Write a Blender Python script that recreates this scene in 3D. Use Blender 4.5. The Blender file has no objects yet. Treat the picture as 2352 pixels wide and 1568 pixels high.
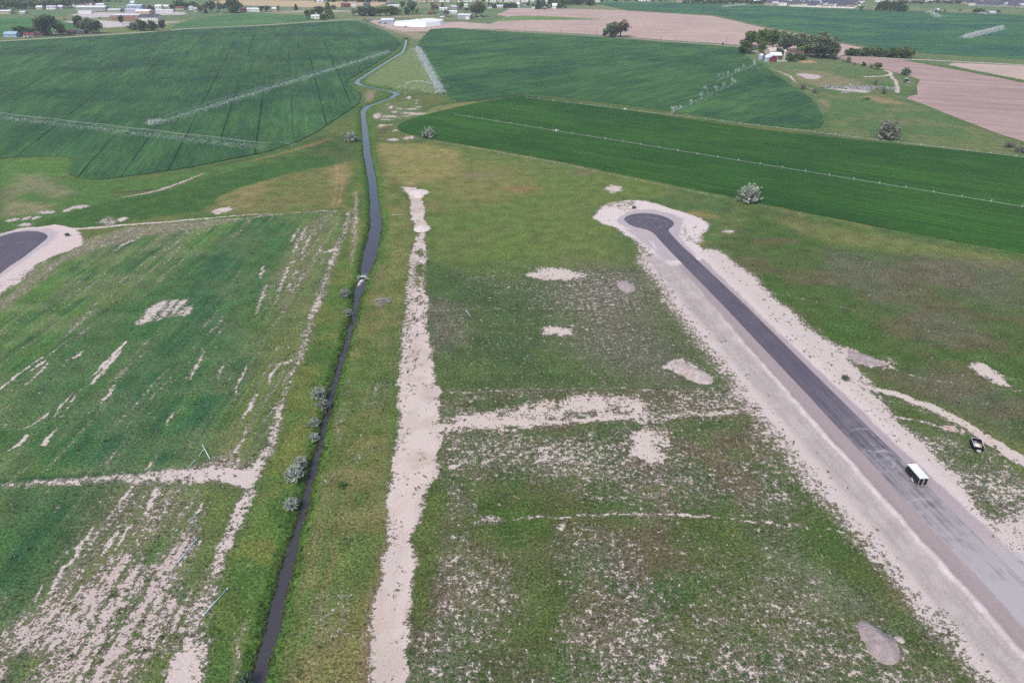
import bpy, bmesh, math, random
import numpy as np
from mathutils import Vector, Matrix

S = bpy.context.scene
C = S.collection
random.seed(7)
R = math.radians
PI = math.pi

# ------------------------------------------------------------------ camera
CAM_H = 105.0
PITCH = R(30)
cam_d = bpy.data.cameras.new('camera')
cam = bpy.data.objects.new('camera', cam_d); C.objects.link(cam)
cam.location = (0, 0, CAM_H)
cam.rotation_euler = (R(60), 0, 0)
cam_d.lens = 24; cam_d.sensor_width = 36
cam_d.clip_start = 0.5; cam_d.clip_end = 20000
S.camera = cam

# ------------------------------------------------------------------ sky, sun, exposure
SUN_EL, SUN_AZ = R(52), R(215)          # azimuth clockwise from +Y
w = bpy.data.worlds.new('World'); S.world = w; w.use_nodes = True
nt = w.node_tree
sky = nt.nodes.new('ShaderNodeTexSky'); sky.sky_type = 'NISHITA'; sky.sun_disc = False
sky.sun_elevation = SUN_EL; sky.sun_rotation = SUN_AZ
sky.air_density = 1.0; sky.dust_density = 3.0; sky.ozone_density = 1.0
nt.links.new(sky.outputs[0], nt.nodes['Background'].inputs[0])
nt.nodes['Background'].inputs[1].default_value = 0.13
sun_d = bpy.data.lights.new('sun', 'SUN'); sun = bpy.data.objects.new('sun', sun_d); C.objects.link(sun)
sun_d.energy = 1.5; sun_d.angle = R(14); sun_d.color = (1.0, 0.95, 0.9)
sv = Vector((math.sin(SUN_AZ) * math.cos(SUN_EL), math.cos(SUN_AZ) * math.cos(SUN_EL), math.sin(SUN_EL)))
sun.rotation_euler = (-sv).to_track_quat('-Z', 'Y').to_euler()
S.view_settings.view_transform = 'Standard'; S.view_settings.look = 'None'
S.view_settings.gamma = 1.0; S.view_settings.exposure = 0.62
S.render.film_transparent = False
cy = S.cycles
cy.max_bounces = 5; cy.diffuse_bounces = 2; cy.glossy_bounces = 2; cy.transmission_bounces = 3
cy.volume_bounces = 0; cy.transparent_max_bounces = 12
cy.use_denoising = False
cy.caustics_reflective = False; cy.caustics_refractive = False

# ------------------------------------------------------------------ measuring helpers
F = 1568.0; CX, CY = 1176.0, 784.0       # the photograph measured at 2352 x 1568
sa, ca = math.sin(PITCH), math.cos(PITCH)
def at(px, py, z=0.0):
    """ground position of a thing measured in the photograph at height z"""
    u = (px - CX) / F; v = (py - CY) / F
    t = (CAM_H - z) / (sa + v * ca)
    return (u * t, (ca - v * sa) * t)
def atv(px, py, z=0.0):
    x, y = at(px, py, z); return Vector((x, y, z))
def height(px, pyb, pyt):
    """height of an upright thing whose foot and top were measured"""
    x, y = at(px, pyb); v = (pyt - CY) / F
    return y * (v * ca + sa) / (v * sa - ca) + CAM_H
def mpp(px, py):
    """metres per measured pixel, across, at that ground point"""
    v = (py - CY) / F
    return CAM_H / (sa + v * ca) / F
def zc(x0, y0, s):
    return lambda x, y: ((x0 + x / s) * .859649, (y0 + y / s) * .859649)
def W(pts, z=0.0): return np.array([at(x, y, z) for x, y in pts])
def lin(c): return c / 12.92 if c <= .04045 else ((c + .055) / 1.055) ** 2.4
LIT = 1.32
def col(r, g, b, k=1.0):
    """albedo of a surface that shows as r,g,b (0-255) in the photograph's light"""
    return np.array([min(.85, lin(c / 255) / LIT * k) for c in (r, g, b)])

# ------------------------------------------------------------------ numpy noise and distance
def _hash(ix, iy, seed):
    h = (ix.astype(np.int64) * 374761393 + iy.astype(np.int64) * 668265263 + seed * 974711) & 0x7fffffff
    h = ((h ^ (h >> 13)) * 1274126177) & 0x7fffffff
    h = (h ^ (h >> 16)) & 0xffff
    return h / 65535.0
def vn(x, y, seed=0):
    ix = np.floor(x); iy = np.floor(y); fx = x - ix; fy = y - iy
    fx = fx * fx * (3 - 2 * fx); fy = fy * fy * (3 - 2 * fy)
    a = _hash(ix, iy, seed); b = _hash(ix + 1, iy, seed); c = _hash(ix, iy + 1, seed); d = _hash(ix + 1, iy + 1, seed)
    return (a + (b - a) * fx) * (1 - fy) + (c + (d - c) * fx) * fy
def fbm(x, y, seed=0, o=4, g=.5):
    s = 0; a = 1; t = 0
    for k in range(o):
        s = s + a * vn(x * 2 ** k + 17.3 * k, y * 2 ** k - 9.1 * k, seed + k); t += a; a *= g
    return s / t
def sst(a, b, x):
    t = np.clip((x - a) / (b - a), 0, 1); return t * t * (3 - 2 * t)
def seg_dist(X, Y, P, widths=None, closed=False):
    """distance to a polyline, less the local half width"""
    P = np.asarray(P); n = len(P); best = np.full(X.shape, 1e9)
    for i in range(n if closed else n - 1):
        a = P[i]; b = P[(i + 1) % n]; d = b - a; L2 = d @ d + 1e-12
        t = np.clip(((X - a[0]) * d[0] + (Y - a[1]) * d[1]) / L2, 0, 1)
        r = np.hypot(X - a[0] - t * d[0], Y - a[1] - t * d[1])
        if widths is not None: r = r - (widths[i] * (1 - t) + widths[(i + 1) % n] * t)
        best = np.minimum(best, r)
    return best
def poly_sd(X, Y, P):
    """signed distance, positive inside"""
    P = np.asarray(P); ins = np.zeros(X.shape, bool); n = len(P)
    for i in range(n):
        a = P[i]; b = P[(i + 1) % n]
        c = (a[1] > Y) != (b[1] > Y)
        with np.errstate(divide='ignore', invalid='ignore'):
            xi = (b[0] - a[0]) * (Y - a[1]) / (b[1] - a[1] + 1e-12) + a[0]
        ins ^= c & (X < xi)
    d = seg_dist(X, Y, P, closed=True)
    return np.where(ins, d, -d)

# ------------------------------------------------------------------ tagging and mesh helpers
def tag(o, label, cat=None, group=None, kind=None):
    o['label'] = label
    if cat: o['category'] = cat
    if group: o['group'] = group
    if kind: o['kind'] = kind
    return o
def mesh_np(name, V, faces, mats, mi=None, smooth=False):
    V = np.asarray(V, dtype=np.float32); faces = np.asarray(faces, dtype=np.int32)
    me = bpy.data.meshes.new(name); k = faces.shape[1]
    me.vertices.add(len(V)); me.vertices.foreach_set('co', V.ravel())
    me.loops.add(faces.size); me.loops.foreach_set('vertex_index', faces.ravel())
    me.polygons.add(len(faces))
    me.polygons.foreach_set('loop_start', np.arange(len(faces), dtype=np.int32) * k)
    me.polygons.foreach_set('loop_total', np.full(len(faces), k, dtype=np.int32))
    for m in mats: me.materials.append(m)
    if mi is not None: me.polygons.foreach_set('material_index', np.asarray(mi, dtype=np.int32))
    if smooth: me.polygons.foreach_set('use_smooth', np.ones(len(faces), dtype=bool))
    me.update(calc_edges=True)
    return me
def link(name, me, parent=None, loc=None, rot=None):
    o = bpy.data.objects.new(name, me); C.objects.link(o)
    if parent: o.parent = parent
    if loc is not None: o.location = loc
    if rot is not None: o.rotation_euler = rot
    return o
def empty(name, loc, rz=0.0):
    o = bpy.data.objects.new(name, None); C.objects.link(o)
    o.location = loc; o.rotation_euler = (0, 0, rz); o.empty_display_size = .5
    return o
def fattr(me, name, arr):
    a = me.attributes.new(name, 'FLOAT', 'POINT'); a.data.foreach_set('value', np.asarray(arr, np.float32).ravel())
def cattr(me, name, arr):
    a = me.attributes.new(name, 'FLOAT_COLOR', 'POINT')
    A = np.ones((len(arr), 4), np.float32); A[:, :3] = arr; a.data.foreach_set('color', A.ravel())

# ------------------------------------------------------------------ node helpers
class NT:
    def __init__(s, name, rough=.95, spec=.15):
        s.m = bpy.data.materials.new(name); s.m.use_nodes = True
        s.t = s.m.node_tree; s.b = s.t.nodes['Principled BSDF']
        s.b.inputs['Roughness'].default_value = rough
        s.b.inputs['Specular IOR Level'].default_value = spec
    def n(s, typ, **kw):
        nd = s.t.nodes.new(typ)
        for k, v in kw.items(): setattr(nd, k, v)
        return nd
    def set(s, sock, v):
        if hasattr(v, 'is_output'): s.t.links.new(v, sock)
        elif isinstance(v, (tuple, list, np.ndarray)):
            v = tuple(float(q) for q in v)
            sock.default_value = v + (1,) if len(sock.default_value) == 4 and len(v) == 3 else v
        else: sock.default_value = v
    def math(s, op, a, b=0.0, clamp=False):
        nd = s.n('ShaderNodeMath', operation=op); nd.use_clamp = clamp
        s.set(nd.inputs[0], a); s.set(nd.inputs[1], b); return nd.outputs[0]
    def pos(s): return s.n('ShaderNodeNewGeometry').outputs['Position']
    def obj(s): return s.n('ShaderNodeTexCoord').outputs['Object']
    def mapping(s, v, rz=0.0, scale=(1, 1, 1)):
        nd = s.n('ShaderNodeMapping'); s.set(nd.inputs['Vector'], v)
        nd.inputs['Rotation'].default_value = (0, 0, rz); nd.inputs['Scale'].default_value = scale
        return nd.outputs[0]
    def rotscale(s, v, rz, scale):           # rotate first, then stretch
        return s.mapping(s.mapping(v, rz), 0, scale)
    def noise(s, v, scale, detail=3.0, rough=.55, dist=0.0):
        nd = s.n('ShaderNodeTexNoise'); s.set(nd.inputs['Vector'], v)
        nd.inputs['Scale'].default_value = scale; nd.inputs['Detail'].default_value = detail
        nd.inputs['Roughness'].default_value = rough; nd.inputs['Distortion'].default_value = dist
        return nd.outputs[0]
    def mr(s, x, a, b, c=0.0, d=1.0, smooth=False):
        nd = s.n('ShaderNodeMapRange'); nd.clamp = True
        if smooth: nd.interpolation_type = 'SMOOTHSTEP'
        s.set(nd.inputs['Value'], x)
        for k, v in (('From Min', a), ('From Max', b), ('To Min', c), ('To Max', d)): s.set(nd.inputs[k], v)
        return nd.outputs[0]
    def mix(s, f, a, b, mode='MIX'):
        nd = s.n('ShaderNodeMix', data_type='RGBA', blend_type=mode)
        s.set(nd.inputs[0], f); s.set(nd.inputs[6], a); s.set(nd.inputs[7], b); return nd.outputs[2]
    def gray(s, x):
        nd = s.n('ShaderNodeCombineColor'); [s.set(nd.inputs[i], x) for i in range(3)]; return nd.outputs[0]
    def attr(s, name, what='Color'): return s.n('ShaderNodeAttribute', attribute_name=name).outputs[what]
    def bump(s, h, strength=.5, dist=.1):
        nd = s.n('ShaderNodeBump'); nd.inputs['Strength'].default_value = strength; nd.inputs['Distance'].default_value = dist
        s.set(nd.inputs['Height'], h); s.t.links.new(nd.outputs[0], s.b.inputs['Normal'])
    def base(s, c): s.set(s.b.inputs['Base Color'], c)
def plain(name, c, rough=.8, spec=.2, var=.15, scale=1.5, metal=0.0):
    k = NT(name, rough, spec)
    nz = k.noise(k.obj(), scale, 4, .6)
    k.base(k.mix(1.0, tuple(c), k.gray(k.mr(nz, .3, .7, 1 - var, 1 + var)), 'MULTIPLY'))
    k.b.inputs['Metallic'].default_value = metal
    return k.m
# ================================================================== ground measurements
# canal: centre x, y and width of the water (measured), in order downstream
_c1 = lambda a, b, y: ((773.7 + .2193 * (a + b) / 2), 51.6 + .2193 * y, .2193 * (b - a))
_c2 = lambda a, b, y: ((601.8 + .2303 * (a + b) / 2), 412.6 + .2303 * y, .2303 * (b - a))
_c3 = lambda x, y, wd: (558.8 + .2523 * x, 773.7 + .2523 * y, .2523 * wd)
_c4 = lambda a, b, y: (515.8 + .2598 * (a + b) / 2, 1160.6 + .2598 * y, .2598 * (b - a))
CAN = [(_c1(q, q, y)[0], _c1(q, q, y)[1], -1.5) for q, y in ((-40, -30), (300, 35), (600, 96), (700, 125))]
CAN += [_c1(718, 740, 155), _c1(712, 735, 205), _c1(696, 718, 280)]
CAN += [(_c1(q, q, y)[0], _c1(q, q, y)[1], -1.5) for q, y in ((684, 318), (560, 392), (400, 492), (230, 600))]
CAN += [(_c1(205, 205, 630)[0], _c1(0, 0, 634)[1], -2.4)]
CAN += [(_c1(q, q, y)[0], _c1(q, q, y)[1], -1.7) for q, y in ((260, 664), (400, 690), (560, 722))]
CAN += [(_c1(632, 632, 748)[0], _c1(0, 0, 750)[1], -2.4)]
CAN += [(_c1(q, q, y)[0], _c1(q, q, y)[1], -1.7) for q, y in ((570, 795), (430, 843))]
CAN += [_c1(285, 345, 884), _c1(250, 300, 935), _c1(255, 302, 1000), _c1(268, 327, 1150), _c1(280, 352, 1380)]
CAN += [_c2(1060, 1135, 0), _c2(1070, 1145, 100), _c2(1080, 1165, 250), _c2(1080, 1188, 400), _c2(1075, 1192, 490),
        _c2(1050, 1165, 620), _c2(1010, 1135, 750), _c2(990, 1100, 870), _c2(990, 1060, 935), _c2(992, 1030, 965), _c2(982, 1028, 1010),
        _c2(925, 1025, 1090), _c2(918, 985, 1155), _c2(918, 962, 1230), _c2(910, 942, 1330), _c2(885, 932, 1410), _c2(862, 900, 1500)]
CAN += [_c3(920, 130, 32), _c3(880, 260, 36), _c3(850, 380, 42), _c3(820, 470, 46), _c3(798, 540, 38), _c3(788, 640, 36), _c3(768, 715, 40),
        _c3(737, 775, 30), _c3(726, 860, 36), _c3(705, 935, 28), _c3(692, 1020, 46), _c3(665, 1120, 56), _c3(635, 1230, 52), _c3(600, 1340, 56),
        _c3(575, 1440, 56)]
CAN += [_c4(690, 730, 0), _c4(640, 702, 130), _c4(590, 652, 300), _c4(545, 630, 420), _c4(510, 608, 560), _c4(480, 578, 650), _c4(440, 534, 820),
        _c4(400, 514, 930), _c4(370, 488, 1080), _c4(310, 424, 1260), _c4(258, 366, 1500), _c4(200, 320, 1750)]
CZ = -1.0
CANP = np.array([at(x, y, CZ) for x, y, _ in CAN])
_t = np.gradient(CANP, axis=0); _t /= np.linalg.norm(_t, axis=1)[:, None]
CANW = np.array([-wd if wd < 0 else max(.45, wd / 2 * mpp(x, y) * abs(_t[i, 1])) for i, (x, y, wd) in enumerate(CAN)])

# the new street: straight, with a turning circle at its end
RO = np.array([66.4, 261.0]); RD = np.array([.16009, -.98710]); RN = np.array([.98710, .16009])   # RN points to the right-hand side
_rz = zc(1600, 520, 7.84)
HEAD = W([_rz(*p) for p in [(1560, 1254), (1400, 1085), (1250, 920), (1180, 840), (1110, 785), (1010, 735), (900, 705), (800, 690), (700, 655), (620, 610), (560, 565),
     (527, 520), (545, 485), (600, 450), (680, 420), (780, 400), (880, 391), (980, 391), (1100, 400), (1220, 418), (1330, 448), (1420, 480), (1490, 518), (1550, 560),
     (1575, 600), (1565, 640), (1530, 675), (1480, 710), (1455, 745), (1480, 790), (1540, 860), (1640, 970), (1780, 1110), (1940, 1254)]])
_z3 = zc(0, 560, 3.336)
LHEAD = W([_z3(*p) for p in [(-700, 700), (-400, 470), (-150, 300), (0, 240), (120, 205), (250, 190), (340, 195), (400, 212), (425, 235), (415, 262), (330, 330), (200, 430), (90, 500), (0, 570), (-300, 790), (-700, 1080)]])

FIELDS = {}
FIELDS['F1'] = W([(-420, 160), (-200, 124), (0, 97), (150, 89), (300, 79), (425, 69), (588, 62), (700, 54.5), (806, 48.5), (822, 50), (845, 58), (880, 71), (902, 84), (915, 93), (921, 100), (914, 110), (900, 122),
     (860, 148), (815, 176), (800, 184), (798, 192), (812, 205), (830, 216), (826, 238), (806, 252), (770, 276), (735, 300), (687, 325), (614, 349), (555, 362), (438, 385), (330, 401), (250, 411), (205, 413),
     (175, 409), (160, 402), (156, 392), (166, 376), (163, 366), (150, 360), (90, 359), (0, 365), (-420, 380)])
FIELDS['F2'] = W([(990, 68), (1040, 65), (1088, 69), (1176, 75), (1351, 85), (1450, 92), (1526, 98), (1600, 103), (1690, 110), (1702, 122), (1722, 136), (1748, 147), (1776, 170), (1800, 186), (1838, 212), (1862, 228), (1874, 240),
     (1886, 262), (1891, 280), (1884, 293), (1860, 297), (1780, 291), (1700, 281), (1560, 258), (1400, 237), (1260, 220), (1205, 217), (1150, 224), (1090, 233), (1056, 233), (1030, 224), (1010, 205), (985, 160), (962, 118), (960, 108), (972, 84)])
_f5 = lambda p: (1633.4 + .3056 * p[0], 51.6 + .3056 * p[1])
FIELDS['F3'] = W([(912, 292), (922, 284), (955, 271), (1010, 257), (1050, 248), (1130, 231), (1180, 223), (1205, 221), (1290, 233), (1400, 249), (1560, 272), (1760, 301), (1960, 323), (2160, 343), (2352, 362), (2620, 384),
     (2900, 700), (2620, 632), (2352, 582), (2170, 550), (2000, 518), (1850, 489), (1700, 456), (1550, 426), (1450, 405), (1300, 373), (1150, 346), (1000, 321), (940, 309), (918, 301)])
FIELDS['F6'] = W([(1366, 8), (1450, 6.5), (1560, 7), (1680, 11), (1764, 15), (1964, 23), (2100, 27), (2352, 36), (2700, 52), (2700, 165), (2352, 137), (2200, 128), (2090, 120), (2014, 114), (1919, 96), (1851, 79), (1764, 64), (1701, 50), (1638, 36), (1526, 29.5), (1440, 24)])
FIELDS['F4'] = W([(1120, 57), (1150, 47), (1172, 47.2), (1250, 46.5), (1330, 46), (1378, 45.4), (1340, 42), (1250, 37.5), (1176, 35.5), (1140, 35), (1165, 24), (1180, 21), (1276, 20), (1426, 24.3), (1526, 30), (1638, 37), (1701, 51), (1764, 65), (1851, 80), (1919, 97),
     (1990, 111), (2014, 116), (1940, 127), (1915, 133), (1880, 128), (1800, 120), (1720, 108), (1689, 103), (1526, 92), (1351, 79), (1176, 69.5), (1140, 66), (1090, 62)])
FIELDS['F5'] = W([_f5(p) for p in [(930, 268), (1010, 252), (1250, 268), (1500, 288), (1600, 312), (1700, 332), (1900, 368), (2100, 405), (2352, 455), (3200, 620), (3600, 1400), (2600, 1010), (2336, 892), (2200, 850), (2000, 775), (1900, 738), (1750, 680), (1600, 618),
     (1500, 582), (1468, 572), (1490, 556), (1552, 545), (1545, 490), (1566, 430), (1480, 400), (1380, 376), (1300, 352), (1180, 325), (1100, 308), (1000, 280)]])
FIELDS['F5b'] = W([_f5(p) for p in [(1780, 318), (1830, 305), (2000, 312), (2352, 328), (3300, 380), (3300, 600), (2352, 438), (2100, 390), (1900, 345)]])
FIELDS['F7'] = W([(-300, 88), (0, 45), (60, 42), (100, 46), (150, 53), (200, 56), (215, 62), (232, 75), (150, 77), (100, 72), (0, 84), (-300, 110)])
FIELDS['F8'] = W([(395, 66), (405, 55), (440, 47), (500, 37), (560, 32), (600, 31), (640, 33.5), (720, 37), (722, 46), (640, 54), (560, 60), (425, 66)])

# ================================================================== painting the ground
V_OLIVE = col(101, 112, 64); V_GREEN = col(83, 108, 60); V_DARK = col(64, 88, 52); V_VIVID = col(78, 116, 50); V_TAN = col(146, 130, 88)
V_BROWN = col(104, 90, 66); V_GREY = col(122, 114, 102); V_BLUE = col(62, 100, 68); V_YEL = col(118, 122, 62); V_LIGHT = col(122, 134, 88)
SOIL = col(216, 202, 192); GRAV = col(188, 177, 172); PINK = col(172, 158, 157); WHITE = col(232, 222, 220); SAND = col(214, 194, 176); DUST = col(200, 190, 184)

def paint(X, Y, cell):
    """colours and bare-soil share of the ground at world points"""
    wx = X + 2.2 * (fbm(X / 7, Y / 7, 1, 3) - .5) + 6 * (fbm(X / 30, Y / 30, 2, 2) - .5)
    wy = Y + 2.2 * (fbm(X / 7, Y / 7, 3, 3) - .5) + 6 * (fbm(X / 30, Y / 30, 4, 2) - .5)
    fx = X + 2.0 * (fbm(X / 3, Y / 3, 5, 3) - .5); fy = Y + 2.0 * (fbm(X / 3, Y / 3, 6, 3) - .5)
    n60 = fbm(X / 60, Y / 60, 11, 3); n20 = fbm(X / 22, Y / 22, 12, 4); n7 = fbm(X / 7, Y / 7, 13, 4); n2 = fbm(X / 2.2, Y / 2.2, 14, 3)
    veg = np.empty((len(X), 3)); soil = np.empty((len(X), 3)); soil[:] = SOIL
    bare = np.zeros(len(X))
    def lv(m, c, pal=None):
        nonlocal veg
        veg = veg + (np.asarray(c) - veg) * np.clip(m, 0, 1)[:, None]
    def ls(m, c):
        nonlocal soil
        soil = soil + (np.asarray(c) - soil) * np.clip(m, 0, 1)[:, None]
    def lb(m, v):
        nonlocal bare
        bare = bare + (v - bare) * np.clip(m, 0, 1)
    def area(pts, soft=2.0, warp=True, world=False):
        P = np.asarray(pts) if world else W(pts)
        mrg = soft * 2 + 12
        k = (X > P[:, 0].min() - mrg) & (X < P[:, 0].max() + mrg) & (Y > P[:, 1].min() - mrg) & (Y < P[:, 1].max() + mrg)
        m = np.zeros(len(X))
        if k.any():
            a, b = (wx, wy) if warp is True else ((fx, fy) if warp == 'fine' else (X, Y))
            s = np.maximum(soft, cell[k] * .9)
            m[k] = sst(-1, 1, poly_sd(a[k], b[k], P) / s)
        return m
    def line(pts, hw, soft=.6, warp='fine', px=False):
        P = W(pts); hw = np.broadcast_to(np.asarray(hw, float), (len(P),))
        if px: hw = np.array([h * mpp(*p) for h, p in zip(hw, pts)])
        mrg = hw.max() + soft * 2 + 8
        k = (X > P[:, 0].min() - mrg) & (X < P[:, 0].max() + mrg) & (Y > P[:, 1].min() - mrg) & (Y < P[:, 1].max() + mrg)
        m = np.zeros(len(X))
        if k.any():
            a, b = (wx, wy) if warp is True else ((fx, fy) if warp == 'fine' else (X, Y))
            s = np.maximum(soft, cell[k] * .7)
            m[k] = sst(1, -1, seg_dist(a[k], b[k], P, hw) / s)
        return m
    def blob(cx, cy_, rx, ry, soft=.55, ang=0.0):
        x0, y0 = at(cx, cy_); mx = rx * mpp(cx, cy_); x1, y1 = at(cx, cy_ - ry); x2, y2 = at(cx, cy_ + ry); my = abs(y1 - y2) / 2
        dx = wx - x0; dy = wy - y0
        if ang: dx, dy = dx * math.cos(ang) + dy * math.sin(ang), dy * math.cos(ang) - dx * math.sin(ang)
        return sst(1 + soft, 1 - soft, np.hypot(dx / mx, dy / my) + 1.5 * (n7 - .5) + .9 * (n2 - .5))
    # -------- meadow everywhere
    t1 = sst(.35, .65, n20)[:, None]; t2 = sst(.4, .68, n60)[:, None]
    veg[:] = V_GREEN + (V_OLIVE - V_GREEN) * t1
    veg += (V_DARK - veg) * (t2 * .6)
    veg += (V_YEL - veg) * (sst(.55, .75, n7)[:, None] * .35)
    lb(np.ones(len(X)), .04)
    # -------- far valley: pale greens
    lv(sst(560, 760, Y) * .75, col(112, 128, 88)); lv(sst(1000, 1500, Y) * .6, col(104, 132, 92))
    lv(sst(.5, .7, fbm(X / 180, Y / 120, 15, 2)) * sst(800, 1000, Y) * .5, col(150, 146, 108))
    # -------- around the left far pivot: wet meadow and old diggings
    lv(area([(0, 366), (90, 360), (150, 361), (165, 378), (150, 400), (60, 430), (0, 432)], 3), col(88, 122, 62))
    lv(area([(0, 432), (150, 408), (300, 412), (480, 392), (600, 360), (690, 330), (700, 345), (480, 405), (300, 448), (160, 490), (0, 530)], 4) * .85, col(80, 116, 58))
    m = area([(50, 400), (90, 400), (125, 425), (180, 440), (120, 455), (60, 440), (0, 460), (0, 440), (40, 420)], 6); lv(m * .55, col(146, 136, 108)); lb(m, .16)
    lv(area([(0, 460), (120, 470), (100, 490), (0, 500)], 5) * .7, col(146, 138, 108))
    for (x, y, rx, ry) in ((20, 507, 11, 4.5), (50, 505, 8, 4), (75, 503, 9, 4.5), (105, 490, 24, 4), (150, 486, 8, 4.5), (178, 478, 20, 5), (60, 517, 26, 3), (228, 482, 9, 3.5), (300, 468, 13, 3), (8, 540, 12, 3)):
        m = blob(x, y, rx, ry); lb(m, .74); ls(m, col(205, 192, 186))
    m = line([(-40, 548), (30, 535), (90, 521), (150, 505), (215, 492)], [2.5, 2.2, 2, 1.6, 1], .8, px=True); lb(m, .62); ls(m, col(196, 186, 176))
    m = line([(285, 452), (325, 446), (365, 437), (420, 418), (468, 398)], [2.5, 5, 6, 4.5, 1.5], .8, px=True); lb(m, .85); ls(m, col(190, 172, 160)); lv(m, col(110, 96, 84))
    m = line([(262, 443), (300, 441), (345, 437)], [3, 6, 4], 1.2, px=True); lv(m, col(88, 76, 64)); lb(m, .05)
    lv(line([(560, 374), (640, 355), (700, 338), (760, 318)], [2, 5, 6, 3], 2, px=True) * .8, col(150, 120, 84))
    # -------- dark sown band and the tan slope above the left block
    m = area([(60, 518), (187, 481), (292, 455), (400, 432), (497, 402), (600, 378), (690, 356), (770, 362), (765, 378), (660, 400), (560, 428), (505, 455), (470, 482), (340, 503), (200, 520), (140, 530)], 2.5)
    lv(m, col(66, 100, 50) * (.9 + .25 * n7[:, None])); lb(m, .03)
    m = area([(480, 484), (505, 456), (560, 430), (660, 402), (765, 380), (800, 372), (800, 478), (690, 486), (560, 494)], 3)
    lv(m, V_TAN * .25 + V_OLIVE * .75); lv(m * sst(.42, .66, n20) * .7, col(146, 134, 90)); lv(m * sst(.56, .7, n7) * .7, col(100, 118, 62))
    for off in (0, 12): lv(line([(772 + off, 380), (776 + off, 410), (772 + off, 440), (764 + off, 470)], .5, .6) * .6, col(170, 140, 104))
    # -------- left block: an unkempt crop in drill rows that run away from the camera
    ra = -.031; rx_ = X * math.cos(ra) + Y * math.sin(ra); ry_ = -X * math.sin(ra) + Y * math.cos(ra)
    st = fbm(rx_ / 2.6, ry_ / 55, 21, 3); st2 = fbm(rx_ / .9, ry_ / 16, 22, 3); st3 = fbm(rx_ / 9, ry_ / 90, 23, 3)
    LB = [(-60, 690), (60, 612), (150, 560), (230, 535), (400, 508), (590, 494), (700, 489), (770, 488), (775, 520), (752, 590), (735, 650), (712, 720), (690, 790), (660, 860), (632, 940), (603, 1030), (585, 1075), (560, 1140), (540, 1190),
          (505, 1270), (470, 1345), (430, 1450), (390, 1568), (360, 1640), (-400, 1640), (-400, 900)]
    LBm = area(LB, 2)
    lv(LBm, col(84, 121, 60)); lv(LBm * sst(.4, .62, st3), V_BLUE * .9); lv(LBm * sst(.5, .66, st) * .6, col(96, 120, 58)); lv(LBm * sst(.5, .6, fbm(rx_ / 1.1, ry_ / 40, 27, 2)) * .55, col(56, 92, 54)); lv(LBm * sst(.52, .62, fbm(rx_ / 1.4, ry_ / 30, 28, 2)) * .4, col(112, 134, 80)); lv(LBm * sst(.52, .7, n20) * .7, col(98, 116, 60))
    lv(LBm * sst(.5, .64, fbm(X / 12, Y / 12, 26, 3)) * .5, col(118, 128, 88))
    dk = area([(560, 520), (690, 500), (668, 580), (600, 700), (500, 900), (430, 1080), (0, 1100), (0, 860), (200, 720), (400, 600)], 10); lv(dk * .55, col(58, 98, 64))
    lb(LBm, 0.0); bare = bare + LBm * (.07 + .17 * sst(.54, .72, st) + .20 * sst(.6, .78, st2) - .1 * dk)
    m = area([(0, 1115), (300, 1112), (250, 1230), (120, 1350), (0, 1440)], 6); lv(m * .7, col(54, 92, 60)); bare -= m * .1
    # right margin of the block is thin, brownish
    m = area([(690, 500), (770, 490), (748, 600), (700, 790), (640, 960), (590, 1075), (470, 1070), (560, 880), (620, 700), (668, 560)], 8)
    lv(m * .6, col(112, 116, 70)); bare += m * .05
    m = area([(470, 1095), (565, 1095), (520, 1250), (440, 1420), (380, 1568), (330, 1568), (440, 1330), (430, 1200)], 4); lv(m * .8, col(98, 112, 60)); bare -= m * .18
    m = area([(250, 1120), (420, 1110), (440, 1200), (380, 1240), (240, 1300), (170, 1340)], 8); bare += m * .2; lv(m * .5, col(112, 104, 72))
    # white scars in the rows
    for (x, y, rx, ry, a) in ((362, 712, 52, 22, .5), (232, 820, 26, 45, 1.0), (20, 858, 60, 10, .8)): pass
    def scar(x0, y0, x1, y1, hw, v=.78): lb(line([(x0, y0), ((x0 + x1) / 2, (y0 + y1) / 2), (x1, y1)], [hw * .4, hw, hw * .5], .5, px=True) * sst(.25, .5, st2 + .12), v)
    m = area([(296, 748), (325, 712), (368, 690), (424, 694), (432, 726), (392, 730), (352, 738), (318, 752)], 1.5); lb(m, 0); bare += m * (.55 + .9 * (st2 - .5) + .6 * (n2 - .5))
    for s in ((210, 880, 288, 785, 9), (204, 868, 268, 805, 4), (-20, 905, 98, 818, 4), (78, 848, 104, 828, 5), (168, 822, 186, 808, 6), (60, 880, 110, 835, 3),
              (230, 930, 262, 885, 5), (120, 960, 170, 900, 3.5), (60, 985, 118, 940, 4), (24, 1035, 60, 1000, 6), (95, 1020, 130, 985, 6), (104, 1020, 112, 1005, 6), (140, 958, 188, 890, 3), (436, 870, 470, 800, 3), (480, 770, 520, 715, 3), (596, 640, 606, 612, 3.5), (588, 720, 612, 655, 3),
              (540, 905, 566, 840, 3), (640, 668, 664, 610, 4), (655, 668, 684, 618, 4), (560, 960, 590, 905, 4), (615, 880, 640, 835, 4), (600, 995, 628, 930, 5), (665, 560, 690, 520, 3), (672, 580, 705, 520, 3), (690, 585, 722, 528, 3), (540, 1040, 556, 1010, 4), (380, 980, 396, 950, 3),
              (0, 1530, 60, 1440, 8), (80, 1380, 110, 1330, 4), (120, 1360, 175, 1270, 5), (30, 1480, 70, 1400, 6), (150, 1300, 215, 1215, 5), (230, 1275, 268, 1215, 7), (262, 1260, 300, 1205, 5), (340, 1180, 360, 1120, 7), (440, 1200, 470, 1150, 5), (500, 870, 520, 830, 2)): scar(*s)
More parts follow.
